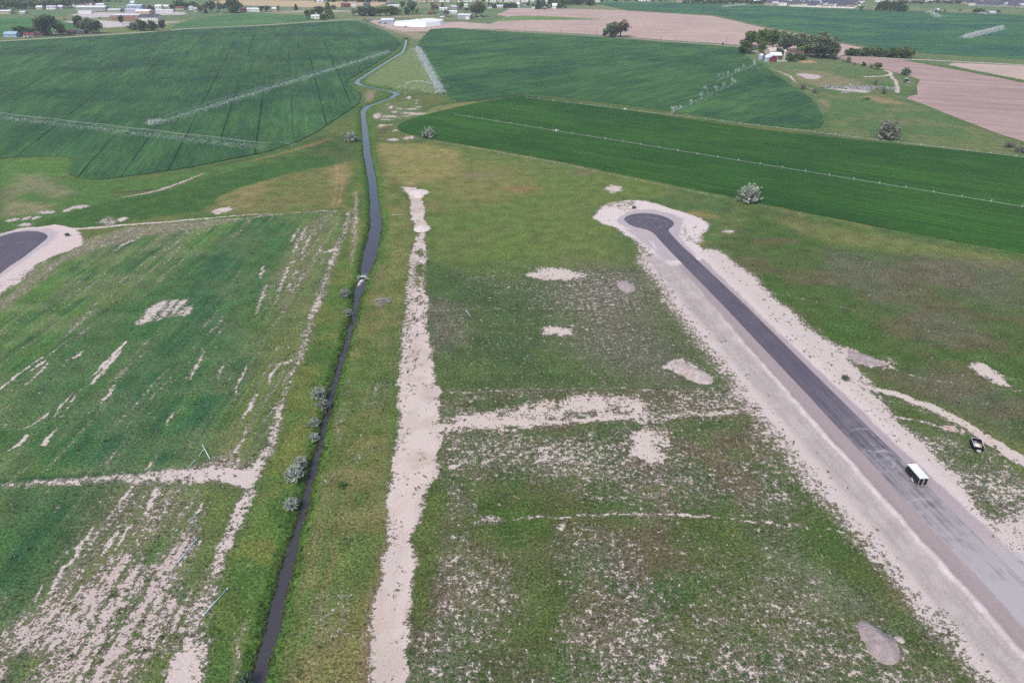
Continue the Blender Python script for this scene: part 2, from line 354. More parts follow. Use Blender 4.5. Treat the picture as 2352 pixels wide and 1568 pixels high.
    # bottom-left: scalded bare soil
    m = area([(-80, 1568), (-60, 1500), (40, 1440), (100, 1400), (170, 1345), (250, 1290), (300, 1270), (350, 1300), (420, 1230), (436, 1240), (410, 1330), (428, 1390), (424, 1440), (360, 1500), (318, 1640), (-80, 1640)], 4)
    lb(m, 0); bare += m * (.57 + .6 * (st - .5) + 1.0 * (st2 - .5)); lv(m * .5, col(98, 104, 62)); ls(m, col(203, 185, 176)); ls(m * sst(.45, .6, st) * .6, col(188, 168, 160))
    m = area([(0, 1520), (70, 1500), (90, 1530), (40, 1580), (0, 1580)], 3); lb(m, .1)
    # -------- soil tracks and spoil strips of the left block
    ls(LBm * .5, col(216, 202, 196))
    m = line([(140, 527), (215, 523), (330, 513), (400, 508), (480, 501), (560, 494), (620, 491)], [4, 5, 4, 3.5, 2.5, 2, 1.2], .6, px=True); lb(m, .93)
    m = line([(470, 512), (590, 498), (690, 487), (775, 484)], [5, 3, 2.5, 3], 1.0, px=True); lb(m, .62)
    m = blob(520, 481, 24, 9); lb(m, .86); m = blob(285, 504, 8, 4); lb(m, .9); m = area([(222, 510), (250, 496), (280, 505), (250, 520)], 2); lb(m, .45)
    m = area([(205, 545), (290, 520), (480, 508), (570, 500), (480, 520), (320, 545), (250, 565), (150, 600), (90, 650), (0, 715), (0, 690), (120, 600)], 3); lb(m, .3); lv(m * .6, col(136, 128, 96))
    m = line([(318, 545), (285, 560), (262, 575)], [2, 4, 2], 1, px=True); lb(m, .75)
    LP = [(806, 478), (790, 545), (775, 575), (762, 610), (748, 655), (735, 690), (716, 740), (700, 790), (690, 825), (668, 868), (648, 930), (634, 990), (607, 1050), (590, 1075), (580, 1120), (560, 1165), (540, 1210), (505, 1282), (482, 1340), (460, 1400), (440, 1470), (418, 1530), (400, 1600)]
    m = line(LP, [4, 9, 10, 8, 10, 9, 9, 10, 9, 10, 11, 11, 10, 10, 16, 16, 15, 16, 22, 22, 26, 30, 34], 1.3, px=True)
    lb(m, 0); bare += m * (.56 + .9 * (fbm(X / 3.2, Y / 9, 31, 3) - .5) + .12 * sst(700, 1100, 0 * X)); bare += m * .06
    m = line([(466, 1480), (440, 1520), (420, 1600)], [20, 34, 40], 1.5, px=True); lb(m, .97)
    m = line([(735, 575), (752, 578), (775, 570)], [3, 4, 3], .7, px=True); lb(m, .8)
    m = line([(635, 838), (655, 830), (690, 825)], [5, 6, 4], 1, px=True); lb(m, .62)
    m = line([(-60, 1116), (0, 1113), (60, 1110), (150, 1106), (230, 1100), (300, 1096), (380, 1094), (470, 1090), (530, 1092), (572, 1086)], [3, 4, 6, 8, 9, 16, 22, 24, 16, 10], 1.4, px=True); lb(m, 0); bare += m * (.62 + .8 * (n2 - .5))
    m = blob(545, 1095, 34, 16); lb(m, .9); m = area([(400, 1090), (470, 1060), (520, 1040), (570, 1075), (540, 1110)], 4); bare += m * .3; lv(m * .5, V_GREY)
    lv(line([(-60, 1104), (60, 1102), (200, 1093), (300, 1086), (390, 1082)], [5, 6, 5, 4, 2], 1.2, px=True), col(48, 84, 54))
    # -------- between the path and the canal: rank grass
    m = area([(800, 470), (836, 300), (832, 640), (812, 720), (770, 860), (735, 960), (700, 1080), (640, 1300), (585, 1568), (440, 1568), (520, 1300), (600, 1090), (660, 920), (716, 760), (770, 590)], 3)
    lv(m, col(88, 112, 56)); lv(m * sst(.45, .62, n7) * .8, col(112, 118, 62)); lv(m * sst(.5, .66, n20) * .6, col(72, 104, 52)); lb(m * .9, .06)
    for (x0, y0, x1, y1, hw) in ((818, 440, 816, 560, 5), (812, 500, 808, 610, 4), (795, 820, 782, 880, 3), (735, 1040, 728, 1080, 3), (560, 1430, 540, 1560, 3)):
        m = line([(x0, y0), ((x0 + x1) / 2, (y0 + y1) / 2), (x1, y1)], [hw * .5, hw, hw * .5], 1.2, px=True); lb(m, .5); lv(m * .6, col(150, 142, 104))
    # -------- east of the canal: mown berm, yellowish, then the spoil strip
    BE = [(880, 330), (925, 430), (945, 520), (935, 680), (922, 800), (912, 960), (900, 1090), (888, 1200), (868, 1340), (845, 1500), (840, 1640), (610, 1640), (650, 1440), (700, 1240), (740, 1010), (775, 880), (815, 740), (850, 620), (876, 540), (868, 430), (850, 330)]
    m = area(BE, 2); lv(m, col(96, 110, 60)); lv(m * sst(.42, .62, n7) * .8, col(118, 118, 70)); lv(m * sst(.52, .66, n20) * .7, col(88, 112, 58)); lb(m, .07)
    m2 = m * sst(.55, .7, fbm(X / 5, Y / 12, 33, 3)); lv(m2 * .5, col(122, 116, 80))
    bare += m * .16 * sst(.5, .7, fbm(X / 9, Y / 14, 34, 3)) * sst(230, 120, Y)
    for off in (0, 6.5):       # wheel ruts on the berm
        rr = [(868 + off, 660), (862 + off, 760), (842 + off, 860), (818 + off, 980), (797 + off, 1080), (775 + off, 1200), (748 + off, 1340), (725 + off, 1450), (700 + off, 1568)]
        lv(line(rr, .3, .6) * .4 * sst(.4, .6, n7), col(128, 114, 82))
    lv(line([(905, 1090), (888, 1230), (866, 1340), (845, 1450), (832, 1568)], .8, 1.0) * .7, col(126, 108, 84))
    lv(line([(940, 560), (926, 800), (905, 1090)], 1.2, 1.2) * .5, col(84, 112, 54))
    m = area([(880, 470), (925, 480), (945, 560), (930, 680), (905, 690), (890, 560)], 4); lv(m * .7, col(112, 122, 66)); lv(m * sst(.5, .65, n2) * .5, col(134, 132, 82))
    SPL = [(920, 430), (928, 436), (938, 448), (944, 470), (946, 500), (953, 520), (958, 540), (950, 560), (940, 600), (938, 640), (934, 690), (930, 720), (926, 790), (922, 830), (915, 880), (916, 930), (920, 960), (912, 1010), (905, 1050), (900, 1090), (892, 1130), (890, 1180),
           (889, 1215), (886, 1240), (888, 1262), (878, 1300), (868, 1345), (858, 1400), (849, 1445), (851, 1480), (846, 1500), (851, 1540), (843, 1640)]
    SPR = [(956, 431), (966, 447), (974, 475), (974, 505), (982, 515), (986, 526), (976, 536), (976, 560), (980, 590), (977, 625), (978, 670), (981, 690), (984, 720), (980, 740), (985, 768), (990, 810), (994, 860), (1002, 885), (1008, 905), (1004, 940), (1012, 960), (1012, 1000), (1004, 1040), (1006, 1085),
           (990, 1105), (972, 1140), (966, 1180), (962, 1195), (950, 1215), (944, 1235), (952, 1258), (951, 1300), (944, 1320), (948, 1362), (941, 1400), (936, 1425), (940, 1450), (932, 1480), (930, 1530), (924, 1640)]
    m = area(SPL + SPR[::-1], 1.3, 'fine'); m = m * sst(.0, .3, m + .8 * (n2 - .5)); lb(m, 0); bare += m * (.93 + .75 * (fbm(X / 2.2, Y / 3.5, 35, 3) - .52)); lv(m, col(96, 108, 62)); ls(m, col(220, 205, 195)); ls(m * sst(.45, .68, n7) * .7, col(202, 185, 172)); ls(m * sst(.5, .62, fbm(X / 2.5, Y / 14, 37, 3)) * .35, col(196, 182, 174))
    bare -= m * .55 * sst(.5, .68, fbm(X / 2.4, Y / 7, 36, 3)) * sst(1, .2, np.abs(seg_dist(X, Y, W([(962, 560), (957, 700), (950, 840)])) / 7)) * (Y > 150) * (Y < 275)
    m = line([(948, 600), (942, 700), (934, 800), (928, 850)], [7, 9, 10, 8], 2.2, px=True); lb(m, .55)
    bare -= .35 * line([(905, 1235), (930, 1250), (950, 1240)], [6, 5, 5], 1, px=True)
    bare -= m * 0
    m = line([(1012, 560 - 80), (1010, 700)], [2, 2], 2, px=True) * 0
    for p in ([(963, 480), (965, 600), (957, 720), (952, 830)], [(970, 560), (968, 660), (963, 740)]): bare -= .22 * line(p, .3, .5)
    # -------- meadow right of the strip
    UP = [(985, 330), (1150, 350), (1300, 378), (1450, 410), (1560, 432), (1480, 455), (1370, 480), (1400, 540), (1460, 620), (1200, 640), (985, 600), (960, 430)]
    m = area(UP, 8); lv(m * .8, col(108, 120, 66)); lv(m * sst(.42, .6, n20) * .8, col(98, 120, 60)); bare -= m * .03
    m = area([(860, 330), (985, 330), (1060, 350), (1040, 400), (960, 425), (925, 430), (880, 360)], 5); lv(m * .8, col(150, 138, 88)); lv(m * sst(.5, .64, n7) * .7, col(124, 128, 74))
    m = area([(1010, 360), (1180, 380), (1240, 430), (1120, 470), (1000, 450)], 14); lv(m * .45, col(138, 128, 80))
    for (x, y, rx, ry, c) in ((1180, 432, 34, 6, (146, 110, 80)), (1080, 405, 30, 8, (124, 116, 96)), (1330, 398, 26, 7, (122, 114, 88)), (1600, 492, 40, 8, (150, 132, 92)), (1840, 516, 60, 8, (146, 130, 90)), (1000, 470, 18, 10, (130, 118, 86)), (1560, 560, 60, 10, (124, 116, 76))): lv(blob(x, y, rx, ry, .8) * .7, col(*c))
    MID = [(985, 600), (1200, 630), (1460, 610), (1530, 720), (1700, 900), (1010, 905), (990, 800)]
    m = area(MID, 30); m = m * sst(.1, .6, m + .7 * (n20 - .5)); lv(m * .8, V_DARK * 1.05); lv(m * sst(.44, .62, n20) * .8, col(84, 106, 56)); bare += m * .11
    m = area([(1360, 600), (1470, 620), (1560, 780), (1620, 900), (1480, 900), (1340, 800), (1300, 700)], 16); lv(m * .6, V_GREY * .72); bare += m * .10
    m = area([(985, 680), (1060, 700), (1080, 780), (1000, 820)], 7); lv(m * .7, V_GREY * .75); bare += m * .08
    LOW = [(1000, 900), (1720, 905), (1850, 1000), (2000, 1180), (2180, 1400), (2352, 1568), (2352, 1660), (935, 1660), (950, 1250), (1010, 1080)]
    m = area(LOW, 6); lv(m * .85, col(70, 90, 50)); lv(m * sst(.4, .62, n20) * .75, col(92, 100, 58)); lv(m * sst(.48, .64, fbm(X / 14, Y / 14, 38, 4)) * .75, col(98, 88, 66)); lv(m * sst(.46, .62, fbm(X / 10, Y / 10, 39, 4)) * .7, col(66, 94, 46)); bare += m * .14
    pn = fbm(X / 16, Y / 16, 40, 4)
    bare += m * .13 * sst(.48, .62, pn)
    for (P, v) in (([(1010, 1010), (1180, 990), (1360, 1050), (1330, 1130), (1180, 1080), (1020, 1090)], .2), ([(985, 1250), (1180, 1270), (1240, 1330), (1220, 1390), (1100, 1420), (980, 1420)], .17), ([(940, 1430), (1060, 1440), (1090, 1568), (930, 1568)], .18),
                   ([(1360, 1450), (1600, 1430), (1700, 1568), (1300, 1568)], .09), ([(1640, 1240), (1800, 1250), (1900, 1400), (2000, 1568), (1800, 1568), (1700, 1420)], .12), ([(1420, 1040), (1560, 1020), (1640, 1120), (1560, 1180), (1420, 1140)], .13), ([(1640, 1030), (1800, 1090), (1840, 1200), (1720, 1190)], .1),
                   ([(1700, 1568), (1900, 1500), (2050, 1568)], .12), ([(1240, 560), (1480, 640), (1500, 700), (1350, 720), (1060, 640)], .1)):
        bare += area(P, 8) * v
    for P in ([(1080, 1150), (1300, 1120), (1380, 1200), (1240, 1310), (1180, 1300)], [(1230, 1320), (1340, 1300), (1380, 1420), (1280, 1500), (1220, 1440)], [(1560, 1180), (1700, 1190), (1800, 1320), (1700, 1340)], [(1820, 1010), (1900, 1130), (2000, 1260), (1900, 1230), (1790, 1110)], [(1900, 1240), (2040, 1340), (2100, 1440), (1990, 1420), (1860, 1310)]):
        m = area(P, 8); bare -= m * .13; lv(m * .55, col(76, 100, 46))
    m = area([(1030, 1120), (990, 1110), (965, 1200), (948, 1300), (940, 1420), (975, 1430), (990, 1300), (1010, 1200)], 2.5); bare -= m * .2; lv(m * .8, col(90, 104, 54))
    m = area([(1780, 1270), (1990, 1370), (2040, 1440), (1880, 1400)], 5); lv(m * .7, col(112, 120, 96))
    # faint trench lines across the lots
    for P, hw, v in (([(990, 905), (1100, 899), (1250, 893), (1400, 892), (1560, 898), (1760, 906)], [1.3, 1.5, 1.1, 1, 1, 1], .56), ([(1075, 1205), (1130, 1196), (1250, 1186), (1400, 1181), (1560, 1184), (1720, 1196), (1850, 1210), (1935, 1222)], [1.4, 2.3, 2.7, 3, 2.9, 2.7, 2.7, 2], .66),
                     ([(985, 714), (1150, 709), (1350, 708), (1500, 712)], [.9, .9, .9, .9], .42), ([(1560, 790), (1700, 830)], [1, 1], .3)):
        m = line(P, hw, .3, px=True); lb(m * sst(.22, .42, n2), v)
    # -------- bare pads and spoil
    for (x, y, rx, ry, v) in ((1283, 629, 44, 11, .93), (1255, 631, 26, 5, .85), (1297, 760, 30, 9, .86), (1478, 1012, 30, 28, .98), (1510, 1005, 30, 24, .72), (1046, 1080, 12, 7, .85), (1408, 434, 22, 8, .82), (1668, 532, 18, 4, .8), (1140, 1195, 22, 6, .5), (1290, 1210, 8, 5, .6),
                              (1570, 845, 26, 14, .82), (1612, 868, 24, 10, .9), (2250, 850, 30, 18, .93), (2285, 868, 42, 17, .96), (1950, 808, 26, 8, .7), (1995, 828, 40, 12, .8), (1545, 690, 16, 6, .7), (1520, 690, 8, 4, .7), (2035, 1490, 50, 40, .3), (1565, 720, 10, 8, .6), (2010, 1275, 16, 8, .8)):
        lb(blob(x, y, rx, ry), v)
    bare -= .5 * area([(2235, 825), (2250, 828), (2300, 850), (2330, 862), (2340, 850), (2290, 835)], 1.5)
    m = area([(1005, 965), (1050, 960), (1150, 945), (1230, 925), (1330, 914), (1452, 911), (1490, 935), (1478, 958), (1400, 965), (1300, 972), (1180, 985), (1060, 992), (1008, 1015)], 2.0); lb(m, 0); bare += m * (.62 + 1.1 * (fbm(X / 3, Y / 3, 42, 3) - .5)); ls(m, col(216, 201, 191))
    m = line([(1005, 985), (1060, 975), (1160, 968), (1300, 968), (1420, 960), (1480, 955)], [9, 8, 7, 5, 5, 4], 1.0, px=True); lb(m, .93)
    m = line([(1460, 968), (1560, 955), (1660, 948), (1740, 940), (1830, 932)], [8, 6, 5, 7, 12], 1.6, px=True); lb(m, .66)
    m = area([(1540, 905), (1700, 895), (1740, 930), (1640, 950), (1530, 945)], 5); bare += m * .18
    # -------- right-hand meadow beyond the street
    RM = [(1640, 560), (1760, 490), (1850, 500), (2000, 530), (2170, 560), (2352, 592), (2620, 640), (2620, 1100), (2352, 1010), (2200, 930), (2060, 890), (1900, 790), (1760, 680)]
    m = area(RM, 5); lv(m * .9, col(80, 100, 54)); lv(m * sst(.42, .62, n20) * .7, col(70, 100, 44)); lv(m * sst(.5, .66, fbm(X / 18, Y / 12, 44, 4)) * .7, col(100, 94, 66)); bare += m * .03
    lv(area([(1760, 495), (2000, 535), (2352, 598), (2352, 630), (2100, 585), (1900, 560)], 6) * .75, col(116, 124, 72))
    for P in ([(2090, 590), (2352, 610), (2352, 720), (2230, 690), (2110, 640)], [(1900, 570), (2060, 600), (2110, 680), (2010, 700), (1900, 640)], [(2060, 700), (2200, 720), (2260, 780), (2100, 780)], [(2000, 840), (2200, 850), (2352, 930), (2352, 1010), (2180, 930)]):
        m = area(P, 9); lv(m * .5, V_GREY * .75); bare += m * .05
    for P in ([(1900, 790), (1990, 830), (2120, 870), (2352, 900)], [(1640, 640), (1760, 670), (2000, 720), (2180, 770)]): lb(line(P, .25, .4) * sst(.3, .5, n7), .45)
    # -------- the land beside the fields on the right
    m = area([(1640, 165), (1700, 150), (1780, 155), (1900, 150), (2030, 165), (2110, 190), (2100, 225), (2220, 285), (2352, 335), (2500, 390), (2352, 362), (1900, 310), (1890, 250)], 8); lv(m * .7, col(92, 120, 72)); lv(m * sst(.45, .62, n20) * .6, col(118, 122, 82)); lb(m, .03)
    g4 = zc(2040, 130, 5.88)
    for P, v, c in (([(150, 320), (260, 365), (340, 400), (420, 440), (500, 500), (545, 548), (500, 520), (400, 450), (250, 370)], .95, (226, 208, 190)), ([(470, 390), (620, 385), (860, 415), (900, 450), (820, 480), (640, 470), (520, 420)], .8, (206, 188, 186)),
                    ([(980, 620), (1120, 618), (1300, 640), (1560, 640), (1640, 668), (1560, 690), (1240, 670), (1120, 645)], .85, (200, 192, 186)), ([(1230, 690), (1340, 685), (1350, 705), (1250, 705)], .7, (200, 192, 186)), ([(550, 190), (700, 170), (860, 205), (780, 235), (560, 225)], .6, (206, 170, 130)),
                    ([(680, 590), (760, 620), (860, 640), (760, 640)], .7, (214, 190, 176)), ([(2040, 600), (2120, 610), (2110, 700), (2050, 700)], .55, (200, 186, 176)), ([(400, 210), (540, 220), (540, 235), (400, 228)], .4, (200, 176, 150))):
        m = area([g4(*p) for p in P], 2.5); lb(m, v); ls(m, col(*c))
    m = area([g4(*p) for p in [(450, 340), (900, 360), (1400, 480), (1800, 620), (1700, 660), (900, 600), (480, 470)]], 6); lv(m * .6, col(150, 136, 108))
    m = area([g4(*p) for p in [(1500, 760), (1750, 740), (2150, 830), (2300, 880), (1900, 870)]], 5); lv(m * .8, col(156, 136, 104))
    for P, wd in (([(1600, 445), (1850, 435), (1960, 420), (2010, 395), (1980, 365), (1910, 340)], 1.8), ([(2000, 420), (2030, 460), (2080, 520), (2105, 590), (2110, 690)], 1.4), ([(1080, 110), (1180, 85), (1290, 80), (1380, 90)], 3.0)):
        m = line([g4(*p) for p in P], wd, 1.2); lb(m, .9); ls(m, col(212, 200, 186))
    m = area([_f5((780, 570)), _f5((870, 585)), _f5((840, 700)), _f5((790, 680))], 4); lv(m * .7, col(156, 138, 112)); lb(m, .2)
    # -------- diggings near the canal bend
    b2 = zc(960, 240, 9.8)
    m = area([b2(*p) for p in [(380, 560), (620, 350), (900, 330), (1500, 250), (1750, 560), (1500, 720), (700, 850), (380, 780)]], 5); lv(m * .8, col(96, 120, 66)); bare += m * .15
    for (x, y, rx, ry) in ((470, 690, 90, 70), (720, 380, 50, 10), (840, 465, 50, 35), (1090, 505, 90, 14), (1410, 515, 130, 14), (1570, 450, 70, 14), (1540, 360, 40, 14), (1460, 615, 250, 30), (960, 590, 60, 20), (880, 710, 200, 28), (1250, 690, 110, 16), (700, 790, 140, 14), (560, 940, 100, 36), (740, 915, 80, 16), (900, 1310, 160, 24), (1390, 1250, 70, 36), (1250, 1260, 45, 24), (600, 1290, 45, 12), (1310, 210, 60, 26), (1560, 275, 50, 10), (940, 1070, 60, 30), (590, 1390, 36, 12), (1530, 1320, 30, 12), (960, 990, 80, 20)):
        q = b2(x, y); m = blob(q[0], q[1], rx * .0877 * 1.1, ry * .0877 * 1.1); lb(m, .72); ls(m, col(206, 190, 178))
    m = area([b2(*p) for p in [(90, 60), (240, 20), (320, 160), (300, 300), (150, 330), (90, 200)]], 3); lv(m * .85, col(160, 140, 112)); lb(m, .25)
    m = blob(*b2(600, 1080), 9, 4.5); lv(m, col(92, 78, 66))
    # grass triangle between ditch and pivot, paler
    m = area([(921, 112), (945, 108), (960, 120), (985, 162), (1010, 205), (1028, 222), (960, 208), (905, 200), (860, 195), (832, 190), (842, 182), (880, 150), (915, 128)], 3); lv(m * .85, col(120, 138, 90)); lb(m, .03)
    for off in (0, 4): m = line([(942 + off, 92), (940 + off, 105), (938 + off, 118)], .5, 1.2); lb(m, .5)
    m = area([(860, 62), (900, 66), (960, 74), (1000, 78), (985, 84), (960, 92), (935, 84), (900, 74)], 4); lb(m, .52); ls(m, col(190, 172, 152)); lv(m * .6, col(126, 134, 84))
    lv(area([(1000, 246), (1060, 236), (1200, 220), (1060, 252), (960, 276), (930, 286)], 3) * .7, col(136, 134, 84))
    # canal banks: lush
    k = Y < 1000
    cd = np.full(len(X), 1e3); cd[k] = seg_dist(X[k], Y[k], CANP, CANW)
    lw = np.where(Y > 420, 5.5, np.where(Y > 200, 3.4, 2.3))
    m = sst(1.25, .55, (cd + 1.6 * (n7 - .5)) / lw) * (Y < 990)
    lv(m * .8, col(80, 114, 48)); lv(m * sst(.45, .62, n2) * .5, col(64, 100, 44)); lb(m, 0)
    lv(sst(.9, .2, cd + 1.2 * (n2 - .5)) * .85, col(62, 62, 42))  # shade under the banks, painted into the ground colour along the waterline
    # edge of the alfalfa: pale dry strip
    m = line([(930, 311), (1000, 325), (1150, 350), (1300, 378), (1450, 410), (1550, 431), (1700, 461), (1850, 495)], [1.4, 1.4, 1.5, 1.6, 1.6, 1.5, 1.2, .8], .5, px=True); lb(m, .72); ls(m, col(206, 198, 178)); 
    lv(line([(1550, 433), (1700, 464), (1850, 497), (2000, 526), (2170, 558), (2352, 592)], [3, 3, 3, 3, 3, 3], .8, px=True) * .8, col(86, 116, 62))
    # field margins
    for fk in ('F1', 'F2'):
        Pm = FIELDS[fk]; dd = np.full(len(X), 1e3); kk = (Y > 395) & (Y < 1000); dd[kk] = seg_dist(wx[kk], wy[kk], Pm, closed=True); lv(sst(7, 2, dd) * .65, col(80, 110, 64))
    # yards and lots far off
    for P, c, v in (([(1010, 52), (1060, 50), (1180, 60), (1176, 68), (1090, 66), (1050, 70), (990, 73), (925, 73), (880, 62), (845, 50), (850, 46), (900, 46)], (204, 182, 170), .8), ([(150, 50), (215, 46), (300, 52), (420, 50), (330, 58), (250, 64), (200, 62)], (214, 204, 202), .95), ([(160, 34), (200, 28), (300, 30), (420, 28), (430, 34), (330, 36), (200, 42)], (212, 204, 202), .85),
                    ([(560, 28), (700, 24), (760, 28), (640, 33)], (186, 176, 150), .5), ([(1140, 30), (1190, 36), (1290, 44), (1230, 48), (1180, 47)], (206, 190, 184), .8), ([(640, 26), (740, 23), (840, 26), (760, 28)], (196, 190, 168), .8), ([(1160, 18), (1300, 20), (1240, 24), (1170, 23)], (206, 196, 188), .7), ([(455, 10), (520, 0), (900, 4), (860, 15), (700, 17), (520, 12)], (205, 184, 146), .9)):
        m = area(P, 3); ls(m, col(*c)); lb(m, v)
    lv(area([(90, 38), (170, 40), (300, 42), (420, 48), (560, 38), (480, 52), (330, 52), (180, 48)], 5) * .8, col(142, 140, 104))
    lv(area([(215, 66), (290, 60), (400, 58), (420, 66), (240, 80)], 4) * .8, col(112, 128, 72))
    # -------- the street's verge, measured across the street
    qx = X - RO[0]; qy = Y - RO[1]
    t = qx * RD[0] + qy * RD[1]; d = qx * RN[0] + qy * RN[1]
    k = (t > -24) & (t < 330) & (np.abs(d) < 40)
    dj = d + 1.2 * (fbm(X / 4, Y / 4, 51, 3) - .5); dn = d + 4.5 * (fbm(X / 9, Y / 9, 52, 3) - .5) + 1.5 * (n2 - .5)
    al = sst(2, 14, t) * k
    fl = np.interp(t, [0, 20, 60, 120, 180, 260], [20, 22, 23, 24, 22, 20]); fr = np.interp(t, [0, 20, 60, 90, 120, 160, 200, 300], [15, 16, 17, 17, 17, 20, 26, 26])
    m = al * sst(-fl - 2, -fl + 4, dn) * sst(fr + 3, fr - 3, dn); lb(m, 0); bare += m * .60; ls(m, col(214, 201, 194)); lv(m * .7, col(104, 112, 66))
    m = al * sst(-fl + 3, -fl + 6.5, dn) * sst(fr + .5, fr - 3, dn); lb(m, 1.0)
    m = al * sst(-17.5, -14.5, dj) * (d < 0); ls(m, np.array(GRAV)); ls(m * sst(.45, .65, fbm(X / 3, Y / 3, 54, 3)) * .6, col(204, 193, 188)); ls(m * sst(.55, .63, fbm((t * .12), (d * 1.4), 55, 3)) * .5, col(172, 160, 158)); lb(m * sst(-14.5, -12, dn), 1.1)
    wl = np.interp(t, [0, 40, 90, 140, 200], [7.2, 7.5, 8.8, 9.2, 9.0])
    m = al * sst(-wl - 1.1, -wl - .2, dj) * sst(-wl + 1.0, -wl + .2, dj) * sst(20, 80, t); ls(m * (.55 + .45 * sst(.35, .6, n2)), col(226, 214, 210)); lb(m, 1.15)
    m = al * sst(-wl + .5, -wl + 1.2, dj) * (d < 3); ls(m, np.array(PINK)); ls(m * sst(.48, .66, fbm(t * .1, d * 1.2, 56, 3)) * .6, col(178, 162, 162)); lb(m, 1.2)
    rp = np.interp(t, [0, 60, 130, 170, 220], [5.6, 5.4, 6.4, 7.6, 8.5])
    m = al * sst(rp + .6, rp - .4, dj) * (d > 0); ls(m, col(182, 170, 172)); lb(m, 1.2)
    m = al * sst(rp - .3, rp + .5, dj) * sst(rp + 4, rp + 1.5, dj); ls(m, col(222, 208, 202)); lb(m, 1.1)
    m = al * sst(150, 185, t) * sst(-5, -3.5, dj) * sst(14, 9, dj); ls(m, col(206, 194, 190)); lb(m, 1.2)
    m = al * sst(165, 190, t) * sst(5.5, 7, dj) * sst(16, 12, dj); ls(m * .7, SAND); lb(m, 1.1)
    # apron of the turning circle
    z7 = lambda p: _rz(*p)
    m = area([z7(p) for p in [(-120, 480), (-40, 400), (60, 280), (200, 190), (420, 140), (700, 120), (960, 130), (1260, 180), (1500, 270), (1760, 350), (2000, 420), (2200, 500), (2340, 620), (2240, 740), (2100, 830), (1980, 1000), (2100, 1150), (2300, 1300), (1500, 1500), (1150, 1300), (960, 1180), (800, 1080), (640, 930), (470, 800), (300, 690), (60, 600)]], 1.5)
    lb(m, .93); ls(m, col(226, 213, 209))
    m = area([z7(p) for p in [(60, 250), (250, 150), (520, 130), (700, 130), (860, 230), (700, 320), (520, 330), (300, 260)]], 1.5); lb(m, 0); bare += m * (.55 + .8 * (n2 - .5)); lv(m * .6, col(150, 150, 80))
    m = area([z7(p) for p in [(1700, 780), (1800, 620), (1880, 600), (1820, 700), (1800, 850), (2000, 920), (2100, 880), (2140, 980), (1980, 1010), (1740, 930)]], 1.2); lb(m, 0); bare += m * (.6 + .8 * (n2 - .5)); lv(m * .8, col(158, 154, 86))
    m = area([z7(p) for p in [(440, 800), (600, 860), (760, 960), (1000, 1060), (1130, 1160), (1250, 1300), (900, 1300), (780, 1100), (640, 960)]], 1.5); lb(m, 0); bare += m * (.66 + .8 * (n2 - .5))
    m = area([z7(p) for p in [(360, 520), (420, 420), (560, 360), (760, 330), (980, 310), (1200, 320), (1420, 370), (1620, 420), (1760, 500), (1780, 590), (1700, 760), (1680, 860), (1800, 1020), (1990, 1240), (2060, 1330), (1300, 1400), (1150, 1150), (900, 980), (760, 860), (520, 700), (380, 600)]], .7, 'fine'); ls(m, col(192, 181, 182)); lb(m, 1.1)
    m = line([z7(p) for p in [(340, 520), (400, 450), (530, 395)]], .45, .3); ls(m, np.array(WHITE)); m = line([z7(p) for p in [(380, 590), (480, 660), (640, 730)]], .35, .3); ls(m, np.array(WHITE)); m = line([z7(p) for p in [(1060, 960), (1230, 1130)]], .3, .3); ls(m, np.array(WHITE))
    # west turning circle
    m = area([_z3(*p) for p in [(-300, 200), (0, 205), (120, 170), (230, 155), (350, 150), (500, 125), (600, 140), (720, 190), (740, 300), (640, 350), (470, 410), (330, 480), (230, 580), (60, 700), (-80, 800), (-400, 1050), (-400, 700)]], 1.3); lb(m, .96); ls(m, col(222, 205, 200))
    m = area([_z3(*p) for p in [(-300, 400), (0, 215), (220, 175), (420, 165), (510, 200), (500, 260), (400, 330), (200, 470), (0, 610), (-300, 820)]], .6, 'fine'); ls(m, col(198, 186, 188)); lb(m, 1.15)
    m = area([_z3(*p) for p in [(160, 560), (250, 530), (200, 640), (0, 720), (-60, 740), (0, 640)]], 1.5); lb(m, 0); bare += m * (.7 + .8 * (n2 - .5))
    # track and lots on the right
    TR = [(1890, 790), (1930, 845), (1965, 880), (2010, 893), (2080, 912), (2150, 938), (2215, 972), (2280, 1015), (2352, 1060), (2450, 1110)]
    m = area([(1930, 850), (2010, 888), (2150, 938), (2280, 1018), (2352, 1085), (2420, 1160), (2420, 1500), (2352, 1340), (2290, 1235), (2217, 1118), (2174, 1073), (2140, 1036), (2090, 997), (2045, 967), (2015, 930), (1982, 898), (1950, 880)], 2); lb(m, 0); bare += m * (.40 + .55 * (fbm(X / 6, Y / 6, 61, 3) - .5)); lv(m * .7, col(80, 96, 60))
    for P in ([(2000, 895), (2100, 930), (2180, 975), (2250, 1010), (2330, 1080), (2290, 1090), (2200, 1060), (2120, 1010), (2040, 960)],): m = area(P, 5); bare -= m * .2; lv(m * .4, col(84, 106, 52))
    m = line(TR, [8, 9, 9, 9, 10, 12, 14, 16, 20, 22], .8, px=True); lb(m, .97)
    m = line([(2050, 955), (2130, 972), (2180, 985), (2240, 1000)], [2, 3.5, 3, 1], .8, px=True); lb(m, .8); m = blob(2178, 984, 14, 7); lb(m, .85); ls(m, col(214, 186, 178))
    m = area([(2352, 1180), (2250, 1215), (2290, 1300), (2352, 1340), (2420, 1400), (2420, 1180)], 3); bare += m * .3
    m = area([z7((0, 0)), z7((1, 0)), z7((1, 1))], .1) * 0
    m = area([(2285, 1258), (2330, 1255), (2352, 1275), (2420, 1300), (2420, 1330), (2352, 1330), (2300, 1285)], 2); ls(m * .6, col(180, 180, 190))
    # street asphalt and dust under the sheets
    return np.clip(veg, .004, .85), np.clip(soil, .01, .85), np.clip(bare, 0, 1.25), cd

